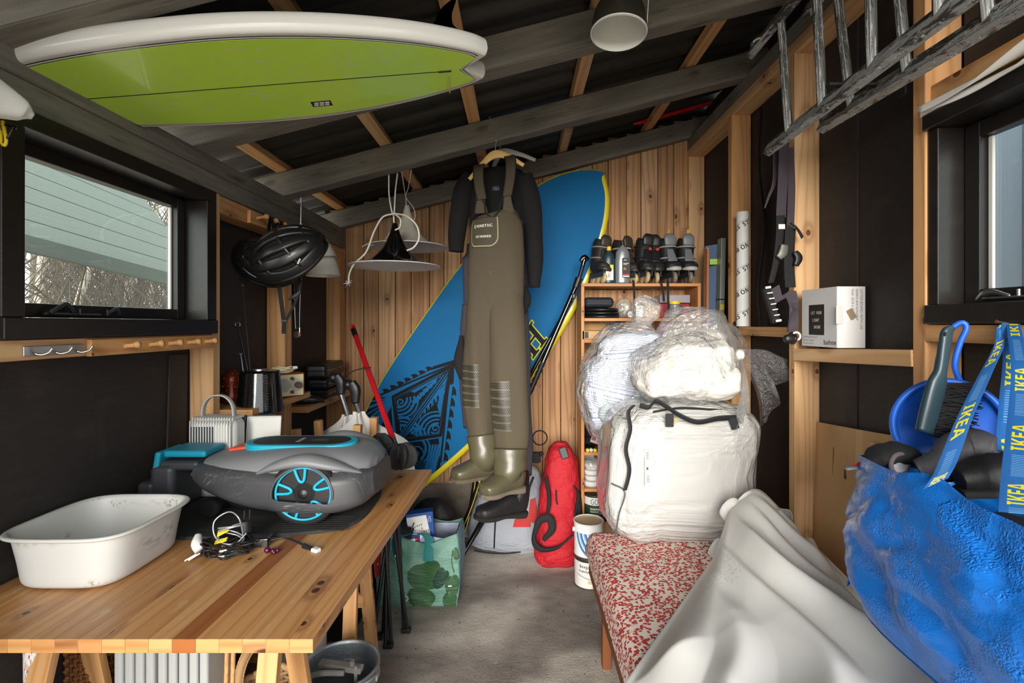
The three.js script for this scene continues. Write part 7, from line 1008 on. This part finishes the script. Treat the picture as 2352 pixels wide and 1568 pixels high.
{ const t = thing('dark_pouch', 'dark crumpled pouch beside the cardboard mailer on the second shelf', 'pouch', V(0.57, R2, -2.88)); obj('pouch', blob(0.05, 0.045, 0.05, { wob: (p) => 0.008 * ridge3(p.x * 22, p.y * 22, p.z * 22) }).translate(0, 0.044, 0), std({ color: 0x2c2622, roughness: 0.7 }), t); obj('drawstring', tube([V(-0.02, 0.088, 0.01), V(0, 0.1, 0.02), V(0.03, 0.086, 0.02)], 0.002, 16, 6), M.blackMatt, t); }
{ const t = thing('spray_can', 'white spray can with a red cap behind the striped bedding bag', 'spray can', V(0.4, rowY[3], -2.82)); obj('can', lathe([[0.001, 0], [0.028, 0], [0.028, 0.17], [0.018, 0.185], [0.001, 0.186]], 24), M.white, t); obj('cap', tr(cyl(0.018, 0.02, 0.03, 20), 0, 0.2, 0), M.red, t); }
{ const t = thing('spray_can', 'white and blue spray can on the shelf under the red-capped one', 'spray can', V(0.395, rowY[4], -2.82)); obj('can', lathe([[0.001, 0], [0.024, 0], [0.024, 0.08], [0.012, 0.09], [0.001, 0.091]], 24), std({ color: 0x2a5c8c, roughness: 0.4 }), t); obj('cap', tr(cyl(0.014, 0.016, 0.02, 18), 0, 0.1, 0), M.red, t); }
{ const y = rowY[5]; const t = thing('tool_carton', 'tilted orange and grey tool carton on a lower shelf', 'carton', V(0.455, y + 0.035, -2.82), -0.25); t.rotation.z = -0.3; obj('carton', tr(rb(0.1, 0.05, 0.06, 0.002, 1), 0, 0.025, 0), std({ color: 0xa8602c, roughness: 0.6 }), t); obj('front_label', tr(new THREE.PlaneGeometry(0.096, 0.046), 0, 0.025, 0.0305), print(128, 64, (x, w, h) => { x.fillStyle = '#b8a098'; x.fillRect(0, 0, w, h); x.fillStyle = '#5a4668'; x.fillRect(4, 6, 30, 40); x.fillStyle = '#333'; for (let i = 0; i < 4; i++) x.fillRect(44, 12 + i * 11, 60 - i * 8, 4); }), t);
  for (const [x, z, c] of [[0.385, -2.785, 0xd8c020], [0.405, -2.79, 0xc8ccd0], [0.425, -2.783, 0xd8c020]]) { const m = thing('marker_pen', c === 0xd8c020 ? (x < 0.4 ? 'yellow-capped marker lying at the shelf upright' : 'yellow-capped marker lying under the tool carton') : 'grey-capped marker lying between two yellow-capped ones', 'marker', V(x, y, z)); obj('barrel', tr(cyl(0.009, 0.009, 0.12, 14), 0, 0.0095, -0.06, Math.PI / 2 - 0.02), M.blackPl, m); obj('cap', tr(cyl(0.0095, 0.0095, 0.02, 14), 0, 0.0105, 0.008, Math.PI / 2 - 0.02), std({ color: c, roughness: 0.4 }), m); }
  const r = thing('dark_roll', 'dark cloth roll behind the tool carton on a lower shelf', 'roll', V(0.42, y, -2.93)); obj('roll', tr(cyl(0.04, 0.04, 0.12, 20), 0, 0.08, 0, 0, 0, 1.2), M.blackMatt, r); obj('foot_block', tr(rb(0.08, 0.05, 0.06, 0.006), 0, 0.026, 0), M.blackMatt, r); }
{ let y = rowY[6]; const lab = ['squat white paint tub at the bottom of the tub stack', 'white paint tub second in the tub stack', 'white paint tub third in the tub stack', 'white paint tub wrapped in film on top of the stack']; [0.032, 0.03, 0.03, 0.034].forEach((h, k) => { const t = thing('paint_tub', lab[k], 'paint tub', V(0.415 + 0.006 * (k % 2), y, -2.83), 0, 'white paint tubs'); obj('tub', lathe([[0.001, 0], [0.044, 0], [0.047, h * 0.8], [0.001, h * 0.8]], 32), M.white, t); obj('lid', tr(lathe([[0.001, h], [0.046, h], [0.05, h * 0.86], [0.05, h * 0.7], [0.047, h * 0.7]], 32), 0, 0, 0), std({ color: 0xdfe0e2, roughness: 0.3 }), t); if (k === 3) obj('film', blob(0.06, 0.026, 0.05, { wob: (p) => 0.006 * ridge3(p.x * 30, p.y * 30, p.z * 30) }).translate(0, 0.03, 0), clearM, t); y += h + 0.0006; });
  const t = thing('blue_packet', 'bright blue packet standing behind the paint tubs', 'packet', V(0.4, rowY[6], -2.95)); obj('packet', tr(rb(0.09, 0.17, 0.03, 0.003, 1), 0, 0.085, 0), std({ color: 0x2a8cc8, roughness: 0.5 }), t); obj('band', tr(rb(0.091, 0.04, 0.031, 0.002, 1), 0, 0.14, 0), M.white, t);
  const b = thing('tape_roll_stack', 'stack of tape rolls with a blue one on top beside the paint tubs', 'tape', V(0.5, rowY[6], -2.82)); [0xc8b890, 0xb8a888, 0x2a6c9c].forEach((c, k) => obj('tape_roll', tr(lathe([[0.022, 0], [0.034, 0], [0.034, 0.026], [0.022, 0.026], [0.022, 0]], 28), 0, k * 0.027, 0), std({ color: c, roughness: 0.6 }), b)); }
function paintCan(name, label, p, r, h, draw, lidM, rimM) {
  const t = thing(name, label, 'paint can', p); const tx = canvasTex(1024, 320, draw); const g = cyl(r, r * 0.97, h, 48, true).translate(0, h / 2, 0), uv = g.attributes.uv; tx.offset.x = 0; for (let i = 0; i < uv.count; i++) uv.setX(i, uv.getX(i) + 0.5); obj('wall', g, std({ map: tx, roughness: 0.4 }), t);
  obj('rim', [tr(new THREE.TorusGeometry(r, 0.004, 8, 48), 0, h, 0, Math.PI / 2), tr(new THREE.TorusGeometry(r * 0.97, 0.003, 8, 48), 0, 0.003, 0, Math.PI / 2)], rimM, t); obj('lid', tr(lathe([[0.001, -0.008], [r * 0.8, -0.008], [r * 0.84, -0.001], [r, 0]], 48), 0, h, 0), lidM, t); obj('bottom', tr(cyl(r * 0.96, r * 0.96, 0.003, 40), 0, 0.002, 0), rimM, t); return t;
}
// on a cylinder u = 0.5 (after the shift) looks at the camera
paintCan('paint_can', 'dark green paint can with a white name band on the lowest shelf', V(0.43, rowY[7], -2.8), 0.062, 0.15, (x, w, h) => { x.fillStyle = '#26402a'; x.fillRect(0, 0, w, h); x.fillStyle = '#dcdcdc'; x.fillRect(0, 20, w, 90); x.fillStyle = '#1c2038'; x.font = '84px sans-serif'; x.fillText('GORI', 420, 98); x.fillStyle = '#e8e8e0'; x.font = 'bold 30px sans-serif'; x.fillText('TRANSPARENT', 410, 165); x.fillText('TRÆOLIE', 410, 196); x.lineWidth = 4; x.strokeStyle = '#e8e8e0'; x.strokeRect(560, 170, 60, 36); x.fillRect(410, 215, 140, 4); }, std({ color: 0x6a5c50, roughness: 0.6 }), std({ color: 0x4a4038, metalness: 0.6, roughness: 0.5 }));
{ const t = paintCan('paint_pail', 'white metal paint pail with dark lettering standing on the floor', V(0.362, 0, -2.56), 0.075, 0.15, (x, w, h) => { x.fillStyle = '#d8d6d2'; x.fillRect(0, 0, w, h); x.fillStyle = '#2a2a2c'; x.fillRect(0, 0, w, 34); x.font = 'bold 40px sans-serif'; x.fillText('Bengal', 380, 95); x.font = 'bold 34px sans-serif'; x.fillText('Træolja/Treolje', 370, 142); x.strokeStyle = '#2a2a2c'; x.lineWidth = 5; x.beginPath(); x.moveTo(340, 170); x.lineTo(520, 214); x.lineTo(700, 170); x.stroke(); x.fillStyle = '#c8b080'; x.fillRect(480, 222, 90, 36); x.fillStyle = '#2a2a2c'; x.font = '24px sans-serif'; x.fillText('2,5 liter', 520, 300); }, M.darkGrey, std({ color: 0x5a4a38, metalness: 0.6, roughness: 0.5 })); obj('handle', tube(Array.from({ length: 12 }, (_, i) => { const a = i / 11 * Math.PI; return V(0.078 * Math.cos(a), 0.12 - 0.06 * Math.sin(a), 0.03 * Math.sin(a) - 0.08 * Math.sin(a)); }), 0.0018, 30, 6), M.steel, t);
  const b = paintCan('paint_bucket', 'white plastic paint bucket with blue swirls stacked on the pail', V(0.362, 0.151, -2.57), 0.075, 0.165, (x, w, h) => { x.fillStyle = '#e4e6e6'; x.fillRect(0, 0, w, h); for (let k = 0; k < 14; k++) { x.strokeStyle = ['#1c4a8c', '#3a86c8', '#8cc0e0', '#dfe8ee'][k % 4]; x.lineWidth = 12; x.beginPath(); x.arc(620, 60, 110 + k * 13, 1.7, 3.4); x.stroke(); } x.fillStyle = '#2a62a8'; x.font = 'bold 60px sans-serif'; x.fillText('5', 590, 290); x.fillStyle = '#e4e6e6'; x.fillRect(0, 0, w, 84); }, std({ color: 0xb8a888, roughness: 0.7 }), M.white); obj('handle_lug', tr(rb(0.012, 0.02, 0.016, 0.003), -0.079, 0.13, 0.02), M.white, b); }
// gap beside the shelf unit
{ const t = thing('spirit_level', 'long grey spirit level leaning in the gap beside the shelf unit', 'spirit level', at(1650, 745, 2.7)); t.position.y = 0.962; const a = V(0, 0, 0), b = at(1658, 548, 2.7).sub(t.position); obj('body', bar(a, b, 0.026, 0.05, V(0, 0, 1)), std({ color: 0x9aa29a, roughness: 0.4, metalness: 0.3 }), t); obj('vial', tr(rb(0.02, 0.03, 0.004, 0.001), b.x * 0.55, b.y * 0.55, 0.028), M.yellow, t); obj('black_band', [0.5, 0.6].map((f) => tr(rb(0.03, 0.006, 0.056, 0.001), b.x * f, b.y * f, 0)), M.blackMatt, t); }
{ const t = thing('wood_offcut', 'short reddish wood offcut leaning against the end of the shelf unit', 'wood offcut', V(1.028, 1.08, -2.74)); t.position.y = 0.962; obj('board', tr(bx(0.012, 0.77, 0.05, 0.002, 1), 0, 0.385, 0, 0, 0, -0.01), std({ map: T.plank, color: 0xffd8bc, roughness: 0.7 }), t); obj('end_grain', tr(bx(0.012, 0.004, 0.05, 0.001), -0.0, 0.772, 0), M.pine[0], t); }
{ const t = thing('document_folder', 'blue plastic document folder with a green sticker beside the spirit level', 'folder', V(1.066, 0.962, -2.79)); obj('cover', [tr(rb(0.004, 0.8, 0.12, 0.001, 1), 0, 0.4, 0, 0.04, 0.35, -0.04), tr(rb(0.004, 0.74, 0.12, 0.001, 1), 0.014, 0.37, 0.01, 0.02, 0.5, -0.06)], std({ color: 0x7c98c0, roughness: 0.35 }), t); obj('sticker', tr(new THREE.PlaneGeometry(0.04, 0.03), 0.0, 0.7, 0.062, 0, -0.2, 0), std({ color: 0xa8d040, roughness: 0.6 }), t); obj('papers', tr(rb(0.01, 0.55, 0.1, 0.001, 1), 0.006, 0.275, 0.012, 0, 0.4, -0.04), M.whiteMatt, t); }
{ const t = thing('yellow_ruler', 'yellow measuring board behind the grey spirit level', 'ruler', V(1.1, 0.962, -2.74)); obj('board', tr(rb(0.02, 0.6, 0.006, 0.001, 1), 0.002, 0.33, 0, 0, 0, -0.03), M.yellow, t); obj('scale', [0, 1, 2, 3, 4].map((k) => tr(rb(0.012, 0.003, 0.001, 0.0004, 1), 0.0, 0.06 + k * 0.012, 0.0035)), M.blackMatt, t); }

// ================= daybed, bags, tarp =================
seedState = 606;
const BT = 0.46;                                                // cushion top
{
  const t = thing('daybed', 'low wooden daybed with a red cherry-print cushion along the right wall', 'daybed', V(0, 0, 0));
  const d0 = 0.42, d1 = 2.09, x0 = 0.29, x1 = 1.02, zc = -(d0 + d1) / 2, wm = std({ map: T.table, color: 0x9a7450, roughness: 0.55 });
  obj('side_rail', tr(bx(0.022, 0.085, d1 - d0 - 0.04, 0.003), x0 + 0.013, 0.335, zc), wm, t); obj('side_rail', tr(bx(0.022, 0.085, d1 - d0 - 0.04, 0.003), x1 - 0.026, 0.335, zc), wm, t); obj('end_rail', tr(bx(x1 - x0 - 0.06, 0.085, 0.022, 0.003), (x0 + x1) / 2, 0.335, -d1 + 0.03), wm, t); obj('end_rail', tr(bx(x1 - x0 - 0.06, 0.085, 0.022, 0.003), (x0 + x1) / 2, 0.335, -d0 - 0.03), wm, t);
  for (const [x, d] of [[x0 + 0.05, 1.93], [x0 + 0.05, 0.6], [x1 - 0.05, 1.93], [x1 - 0.05, 0.6]]) obj('leg', tr(bx(0.034, 0.34, 0.034, 0.003), x, 0.17, -d), wm, t);
  for (let k = 0; k < 8; k++) obj('slat', tr(bx(x1 - x0 - 0.06, 0.012, 0.07, 0.002), (x0 + x1) / 2, 0.37, -d0 - 0.1 - k * 0.205), M.pine[1], t);
  const fab = canvasTex(1024, 1024, (x, w, h) => { x.fillStyle = '#ded2c6'; x.fillRect(0, 0, w, h); for (let i = 0; i < 2300; i++) { const X = hash(i, 1, 31) * w, Y = hash(i, 2, 31) * h, a = hash(i, 3, 31) * 6.28, big = hash(i, 4, 31); x.save(); x.translate(X, Y); x.rotate(a); x.fillStyle = ['#b3302c', '#c4463c', '#a82a2c'][i % 3]; x.beginPath(); x.ellipse(0, 0, 9 + 3 * big, 7.5, 0, 0, 7); x.fill(); if (i % 3 === 0) { x.strokeStyle = '#5c4a44'; x.lineWidth = 2; x.beginPath(); x.moveTo(10, 0); x.quadraticCurveTo(18, 4, 20, 12); x.stroke(); } x.restore(); } }, [0.5, 0.5]);
  const fm = std({ map: fab, roughness: 0.85, bumpMap: T.fineBump, bumpScale: 0.0006 }), g = sheet(60, 110, (u, v) => { const per = [0, 0.06, 0.12, 0.88, 0.94, 1], x = lerp(x0 - 0.008, x1, u), e = Math.min(1, Math.min(u, 1 - u) * 22), f = Math.min(1, Math.min(v, 1 - v) * 40), q = Math.sqrt(Math.max(0, 1 - (1 - e) ** 2)) * Math.sqrt(Math.max(0, 1 - (1 - f) ** 2)), z = lerp(-d1, -d0, v); return V(x, 0.388 + 0.073 * q - 0.006 * Math.exp(-(((u - 0.52) / 0.012) ** 2)) + 0.004 * noise3(x * 9, z * 7, 0), z); }, 0.006), p = g.attributes.position, uv = g.attributes.uv; for (let i = 0; i < p.count; i++) uv.setXY(i, p.getX(i) - (p.getX(i) < 0.5 ? 1 : -1) * 1.1 * Math.max(0, 0.458 - p.getY(i)), p.getZ(i) + (p.getZ(i) < -2 ? -1 : 0) * Math.max(0, 0.458 - p.getY(i)));
  const cu = obj('cushion', g, fm, t, 'red cherry print cushion'); obj('cushion_base', tr(rb(x1 - x0 - 0.002, 0.014, d1 - d0 - 0.004, 0.004), (x0 + x1) / 2 - 0.003, 0.385, zc), std({ color: 0x1b2030, roughness: 0.8 }), cu, 'dark blue piping');
}
// big clear-plastic storage bag full of white bedding
const duvet = std({ color: 0xd0cdc6, roughness: 0.85 });
const film = std({ color: 0xffffff, roughness: 0.09, transmission: 0.82, ior: 1.9, thickness: 0, side: THREE.DoubleSide, bumpMap: T.crinkle, bumpScale: 0.03 });
{
  const t = thing('bedding_storage_bag', 'large clear storage bag stuffed with white bedding and black zip trim', 'storage bag', V(0.648, BT + 0.004, -2.12));
  const wr = (p) => 0.02 * ridge3(p.x * 4.2, p.y * 4.2 + 3, p.z * 5, 2) + 0.013 * ridge3(p.x * 13, p.y * 6 + p.x * 6, p.z * 13, 3);
  const bm = std({ color: 0xb8b7b4, roughness: 0.42, bumpMap: T.crinkle, bumpScale: 0.014, clearcoat: 1, clearcoatRoughness: 0.1 }), g = blob(0.295, 0.262, 0.19, { e: 4.6, seg: 110, wob: wr });
  g.translate(0, 0.262, 0); { const p = g.attributes.position; for (let i = 0; i < p.count; i++) { const y = p.getY(i); p.setX(i, p.getX(i) * (1 - 0.05 * y) + 0.03 * sstep(0.2, 0.5, y)); if (y < 0.004) p.setY(i, 0.004 + 0.1 * (y - 0.004) * 0); } g.computeVertexNormals(); }
  obj('body', g, bm, t, 'white bedding under clear woven plastic');
  const F = (x, y, d) => at(x, y, d).sub(t.position), z = std({ color: 0x16171b, roughness: 0.7 });
  obj('zip', ribbon([F(1455, 930, 1.93), F(1443, 945, 1.925), F(1447, 985, 1.92), F(1437, 1030, 1.915), F(1445, 1080, 1.915), F(1435, 1125, 1.915)], 0.014, V(1, 0, -0.3), 0.004, 50), z, t, 'black zip tape'); obj('grey_seam', tube([F(1404, 1110, 1.95), F(1434, 1128, 1.92), F(1422, 1180, 1.92), F(1412, 1235, 1.93)], 0.003, 40, 6), std({ color: 0x4a4c50, roughness: 0.7 }), t);
  obj('top_zip', ribbon([F(1500, 945, 1.95), F(1560, 936, 1.96), F(1640, 940, 1.98), F(1700, 944, 2.0)], 0.012, V(0, 0.6, 0.6), 0.003, 40), z, t);
  obj('handle', ribbon([F(1470, 930, 1.94), F(1490, 934, 1.925), F(1505, 920, 1.93), F(1530, 932, 1.92), F(1560, 952, 1.905), F(1600, 968, 1.9), F(1650, 960, 1.905), F(1690, 958, 1.92)], 0.02, [V(0.3, 1, 0.2), V(0, 0.8, 0.6), V(0, 1, 0.2)], 0.004, 60), z, t, 'black carrying handle'); obj('handle_tab', [tr(rb(0.03, 0.05, 0.006, 0.002), F(1538, 965, 1.905).x, F(1538, 965, 1.905).y, F(1538, 965, 1.905).z)], z, t); obj('handle_tab', [tr(rb(0.03, 0.045, 0.006, 0.002), F(1686, 972, 1.915).x, F(1686, 972, 1.915).y, F(1686, 972, 1.915).z, 0, 0, 0.3)], z, t); obj('brand_tag', tr(rb(0.01, 0.016, 0.003, 0.001), F(1552, 965, 1.9).x, F(1552, 965, 1.9).y, F(1552, 965, 1.9).z), std({ color: 0xc89a30, roughness: 0.6 }), t);
  obj('product_label', tr(new THREE.PlaneGeometry(0.035, 0.14), F(1492, 1075, 1.905).x, F(1492, 1075, 1.905).y, F(1492, 1075, 1.905).z, 0, 0, 0.0), print(64, 256, (x, w, h) => { x.fillStyle = '#e8e8e4'; x.fillRect(0, 0, w, h); x.fillStyle = '#444'; for (let i = 0; i < 12; i++) x.fillRect(8, 10 + i * 5, 18, 2 + (i % 3)); x.fillRect(10, 120, 14, 20); for (let i = 0; i < 8; i++) x.fillRect(10, 180 + i * 6, 24, 3); x.fillRect(36, 20, 2, 50); }), t);
}
function tiedBag(name, label, p, inner, outer, knot, tails, innerM) {
  const t = thing(name, label, 'plastic bag', p);
  inner.forEach(([x, y, z, a, b, c, rz, s]) => obj('bedding', tr(blob(a, b, c, { seg: 90, e: 2.8, wob: (q) => 0.026 * ridge3(q.x * 6 + s, q.y * 11, q.z * 6, 2) + 0.013 * ridge3(q.x * 15, q.y * 18 + s, q.z * 15, 3) }), x, y, z, 0, 0, rz), innerM, t, 'folded bedding inside'));
  obj('film', sweep(outer.map((q) => V(q[0], q[1], q[2])), outer.map((q) => [q[3], q[4]]), { n: 70, seg: 70, exp: 2.4, wob: (q, tt) => 0.016 * ridge3(q.x * 8, q.y * 8, q.z * 8) + 0.011 * ridge3(q.x * 20, q.y * 11, q.z * 20, 3) }), film, t, 'clear crinkled film');
  if (knot) obj('knot', blob(0.016, 0.02, 0.016, { seg: 20, wob: (q) => 0.004 * ridge3(q.x * 60, q.y * 60, q.z * 60) }).translate(...knot), std({ color: 0xd8d6c8, roughness: 0.3 }), t);
  tails.forEach(([pts, w]) => obj('loose_film', sheet(26, 30, (u, v) => { const c = new THREE.CatmullRomCurve3(pts, false, 'centripetal').getPoint(v), s = (u - 0.5) * 2; return c.add(V(0.25 * w * v * Math.sin(s * 6 + v * 4) * 0.5, s * w * (0.15 + 0.85 * v) * 0.8, s * w * (0.15 + 0.85 * v) * 0.6 + 0.03 * v * Math.sin(s * 9 + 3 * v))); }, 0), clone(film, { roughness: 0.2 }), t, 'gathered film end'));
  return t;
}
const stripeTex = canvasTex(256, 256, (x, w, h) => { x.fillStyle = '#dfe3ec'; x.fillRect(0, 0, w, h); x.fillStyle = '#7f93c4'; for (let i = 0; i < 16; i++) x.fillRect(0, i * 16, w, 4); }, [0.14, 0.14]);
tiedBag('striped_bedding_bag', 'clear plastic bag of blue-striped bedding in front of the shelf unit', V(0.525, 0.83, -2.48),
  [[-0.02, 0.08, 0, 0.155, 0.095, 0.12, 0.15, 1], [0.0, 0.23, -0.01, 0.18, 0.1, 0.13, 0.25, 4], [0.03, 0.35, -0.01, 0.15, 0.09, 0.12, 0.1, 7], [-0.05, 0.16, 0.03, 0.12, 0.12, 0.1, -0.2, 9], [0.07, 0.14, 0.03, 0.09, 0.13, 0.1, 0.1, 12]],
  [[-0.02, -0.03, 0.0, 0.05, 0.05], [-0.04, 0.0, 0, 0.13, 0.11], [-0.03, 0.1, 0, 0.19, 0.15], [0.0, 0.25, 0, 0.205, 0.155], [0.03, 0.37, 0, 0.17, 0.14], [0.075, 0.46, 0, 0.09, 0.08], [0.09, 0.5, 0, 0.035, 0.03], [0.1, 0.54, 0.0, 0.05, 0.03], [0.12, 0.6, 0.0, 0.055, 0.025], [0.13, 0.625, 0, 0.03, 0.01]], null, [], std({ map: stripeTex, roughness: 0.85 }));
{ const t = thing('white_hose_coil', 'coil of pale corrugated hose at the bottom of the striped bedding bag', 'hose', at(1402, 950, 2.34)); for (let k = 0; k < 16; k++) { const a = k / 16 * 6.283; obj('rib', tr(new THREE.TorusGeometry(0.022, 0.006, 6, 16), 0.032 * Math.cos(a), 0.032 * Math.sin(a), 0, Math.PI / 2, 0, 0).rotateZ(0), std({ color: 0xb4bcc0, roughness: 0.4 }), t); } obj('core', new THREE.TorusGeometry(0.032, 0.022, 12, 30), std({ color: 0xaab4b8, roughness: 0.4 }), t); }
tiedBag('tied_duvet_bag', 'tied clear bag with a white duvet lying on the storage bag', V(0.76, 1.015, -2.08),
  [[-0.09, 0.1, 0.0, 0.17, 0.075, 0.13, 0.1, 2], [-0.03, 0.165, 0, 0.15, 0.06, 0.12, 0.0, 5], [-0.02, 0.08, 0.03, 0.14, 0.06, 0.11, -0.05, 8]],
  [[-0.285, 0.08, 0.0, 0.03, 0.03], [-0.26, 0.09, 0, 0.085, 0.09], [-0.17, 0.105, 0, 0.12, 0.14], [-0.05, 0.12, 0, 0.135, 0.155], [0.05, 0.14, 0.01, 0.12, 0.14], [0.11, 0.165, 0.03, 0.07, 0.08], [0.135, 0.18, 0.045, 0.02, 0.022]], [0.138, 0.183, 0.05],
  [[[V(0.138, 0.183, 0.05), V(0.2, 0.14, 0.06), V(0.26, 0.07, 0.05), V(0.31, 0.015, 0.02)], 0.19], [[V(0.138, 0.18, 0.055), V(0.12, 0.1, 0.12), V(0.1, 0.03, 0.17), V(0.075, -0.05, 0.2)], 0.075]], duvet);
tiedBag('crumpled_film_bag', 'crumpled clear plastic bag piled behind the tied duvet bag', V(0.86, 1.12, -2.42),
  [[-0.02, 0.07, 0.0, 0.15, 0.09, 0.12, 0.1, 3], [-0.1, 0.04, 0.02, 0.06, 0.1, 0.08, 0.1, 6]],
  [[0.0, -0.06, 0.0, 0.14, 0.11], [0.0, 0.02, 0, 0.185, 0.15], [-0.01, 0.11, 0, 0.18, 0.145], [-0.02, 0.2, 0, 0.15, 0.12], [-0.03, 0.265, 0.0, 0.1, 0.08], [-0.03, 0.285, 0, 0.05, 0.04]], null,
  [[[V(0.05, 0.2, 0.05), V(0.11, 0.17, 0.1), V(0.16, 0.1, 0.1), V(0.19, 0.02, 0.06)], 0.1]], std({ color: 0xd4d0c6, roughness: 0.8 }));
// white tarp heaped on the daybed
{
  const t = thing('white_tarp', 'big white canvas tarp heaped over the daybed beside the blue bag', 'tarp', V(0, 0, 0));
  const dirt = dataTex(512, 512, (u, v) => mix3([220, 219, 215], [164, 160, 152], sstep(0.75, 0.95, pn(u * 7, v * 7, 7, 7, 141)) * sstep(0.55, 0.9, pn(u * 240, v * 170, 240, 170, 142)) * 0.4), true, [0.7, 0.7]);
  const m = std({ map: dirt, roughness: 0.72, side: THREE.DoubleSide, bumpMap: T.weave, bumpScale: 0.00015 }), GX = 0.77, GD = 1.8;
  const surf = (u, v) => {
    const d = lerp(1.82, 0.5, v), xl = Math.max(0.27, 0.287 + (d - 1.2) * 0.72) - 0.02, xr = 1.0, x = lerp(xl, xr, u), th = Math.atan2(x - GX, GD - d + 0.12), rad = Math.hypot(x - GX, GD - d);
    const prof = sstep(0, 0.26, u) * (1 - 0.85 * sstep(0.78, 1.0, u)), ht = lerp(0.235, 0.165, sstep(0.0, 0.5, v)) * (0.75 + 0.35 * Math.exp(-(((u - 0.55) / 0.28) ** 2)));
    const grow = sstep(0.03, 0.3, rad), ridges = [[-1.0, 0.05, 0.1], [-0.66, 0.07, 0.07], [-0.47, 0.05, 0.045], [-0.3, 0.06, 0.05], [-0.08, 0.08, 0.08], [0.16, 0.05, 0.05], [0.36, 0.065, 0.08], [0.62, 0.04, 0.08]], bend = th + 0.1 * Math.sin(rad * 5 + 1) + 0.05 * noise3(x * 5, d * 5, 9);
    const fold = grow * (ridges.reduce((q, [c, a, w]) => Math.max(q, a * Math.exp(-(((bend - c) * (bend - c) + 0.0006) ** 0.5) / w)), 0) * (0.7 + 0.9 * rad) - 0.05) + 0.004 * noise3(x * 9, d * 6, 1);
    const crease = 0.006 * ridge3(x * 4 + d, d * 3 - x * 2, 3, 2) * grow, drop = x < 0.33 ? -1.6 * (0.33 - x) : 0;
    return V(x, BT + 0.012 + Math.max(0.004, prof * (ht + fold + crease)) + (d < 1.25 ? drop * sstep(1.25, 1.1, d) * 0 : 0), -d);
  };
  const g = sheet(120, 160, surf, 0.002), p = g.attributes.position, uv = g.attributes.uv; for (let i = 0; i < p.count; i++) uv.setXY(i, p.getX(i), p.getZ(i)); obj('cloth', g, m, t);
  // curled hems at the gathered end
  const curl = (c, r, len, ax, a0, a1, tw) => sheet(20, 12, (u, v) => { const a = lerp(a0, a1 + 0.5 * Math.sin(v * 5 + r * 90), u) + 0.25 * Math.sin(v * 4 + r * 50), X = ax.clone().normalize(), Y = V(0, 1, 0).addScaledVector(X, -X.y).normalize(), Z = X.clone().cross(Y); return c.clone().addScaledVector(X, (v - 0.5) * len).addScaledVector(Y, r * (1 + tw * v + 0.3 * Math.sin(u * 5 + v * 3)) * Math.sin(a)).addScaledVector(Z, r * (1 + tw * v + 0.25 * Math.cos(u * 4 + v * 5)) * Math.cos(a)); }, 0.002);
  obj('curled_hem', curl(at(1755, 1188, 1.74), 0.058, 0.13, V(0.18, -0.12, 1), -0.5, 3.5, 0.15), m, t); obj('curled_hem', curl(at(1702, 1192, 1.76), 0.042, 0.1, V(0.1, -0.2, 1), -0.4, 3.7, 0.2), m, t); obj('curled_hem', curl(at(1672, 1280, 1.74), 0.034, 0.1, V(0.6, -0.3, 1), -0.5, 3.4, 0.2), m, t); 
  const fold2 = sheet(60, 40, (u, v) => { const x = lerp(0.8, 1.02, u), d = lerp(1.84, 1.36, v), ed = Math.min(1, Math.min(u, 1 - u) * 7, Math.min(v, 1 - v) * 6), h = 0.16 * (1 - 0.45 * u) * (1 - 0.35 * v) + 0.05 * ridge3(x * 6 + 2, d * 5, 2, 3); return V(x + 0.012 * noise3(x * 12, d * 12, 4), BT + 0.012 + Math.max(0.004, h * Math.sqrt(ed)), -d + 0.02 * noise3(x * 9, d * 9, 8)); }, 0.002); obj('crumpled_end', fold2, m, t);
}
renderer.render(scene, camera);
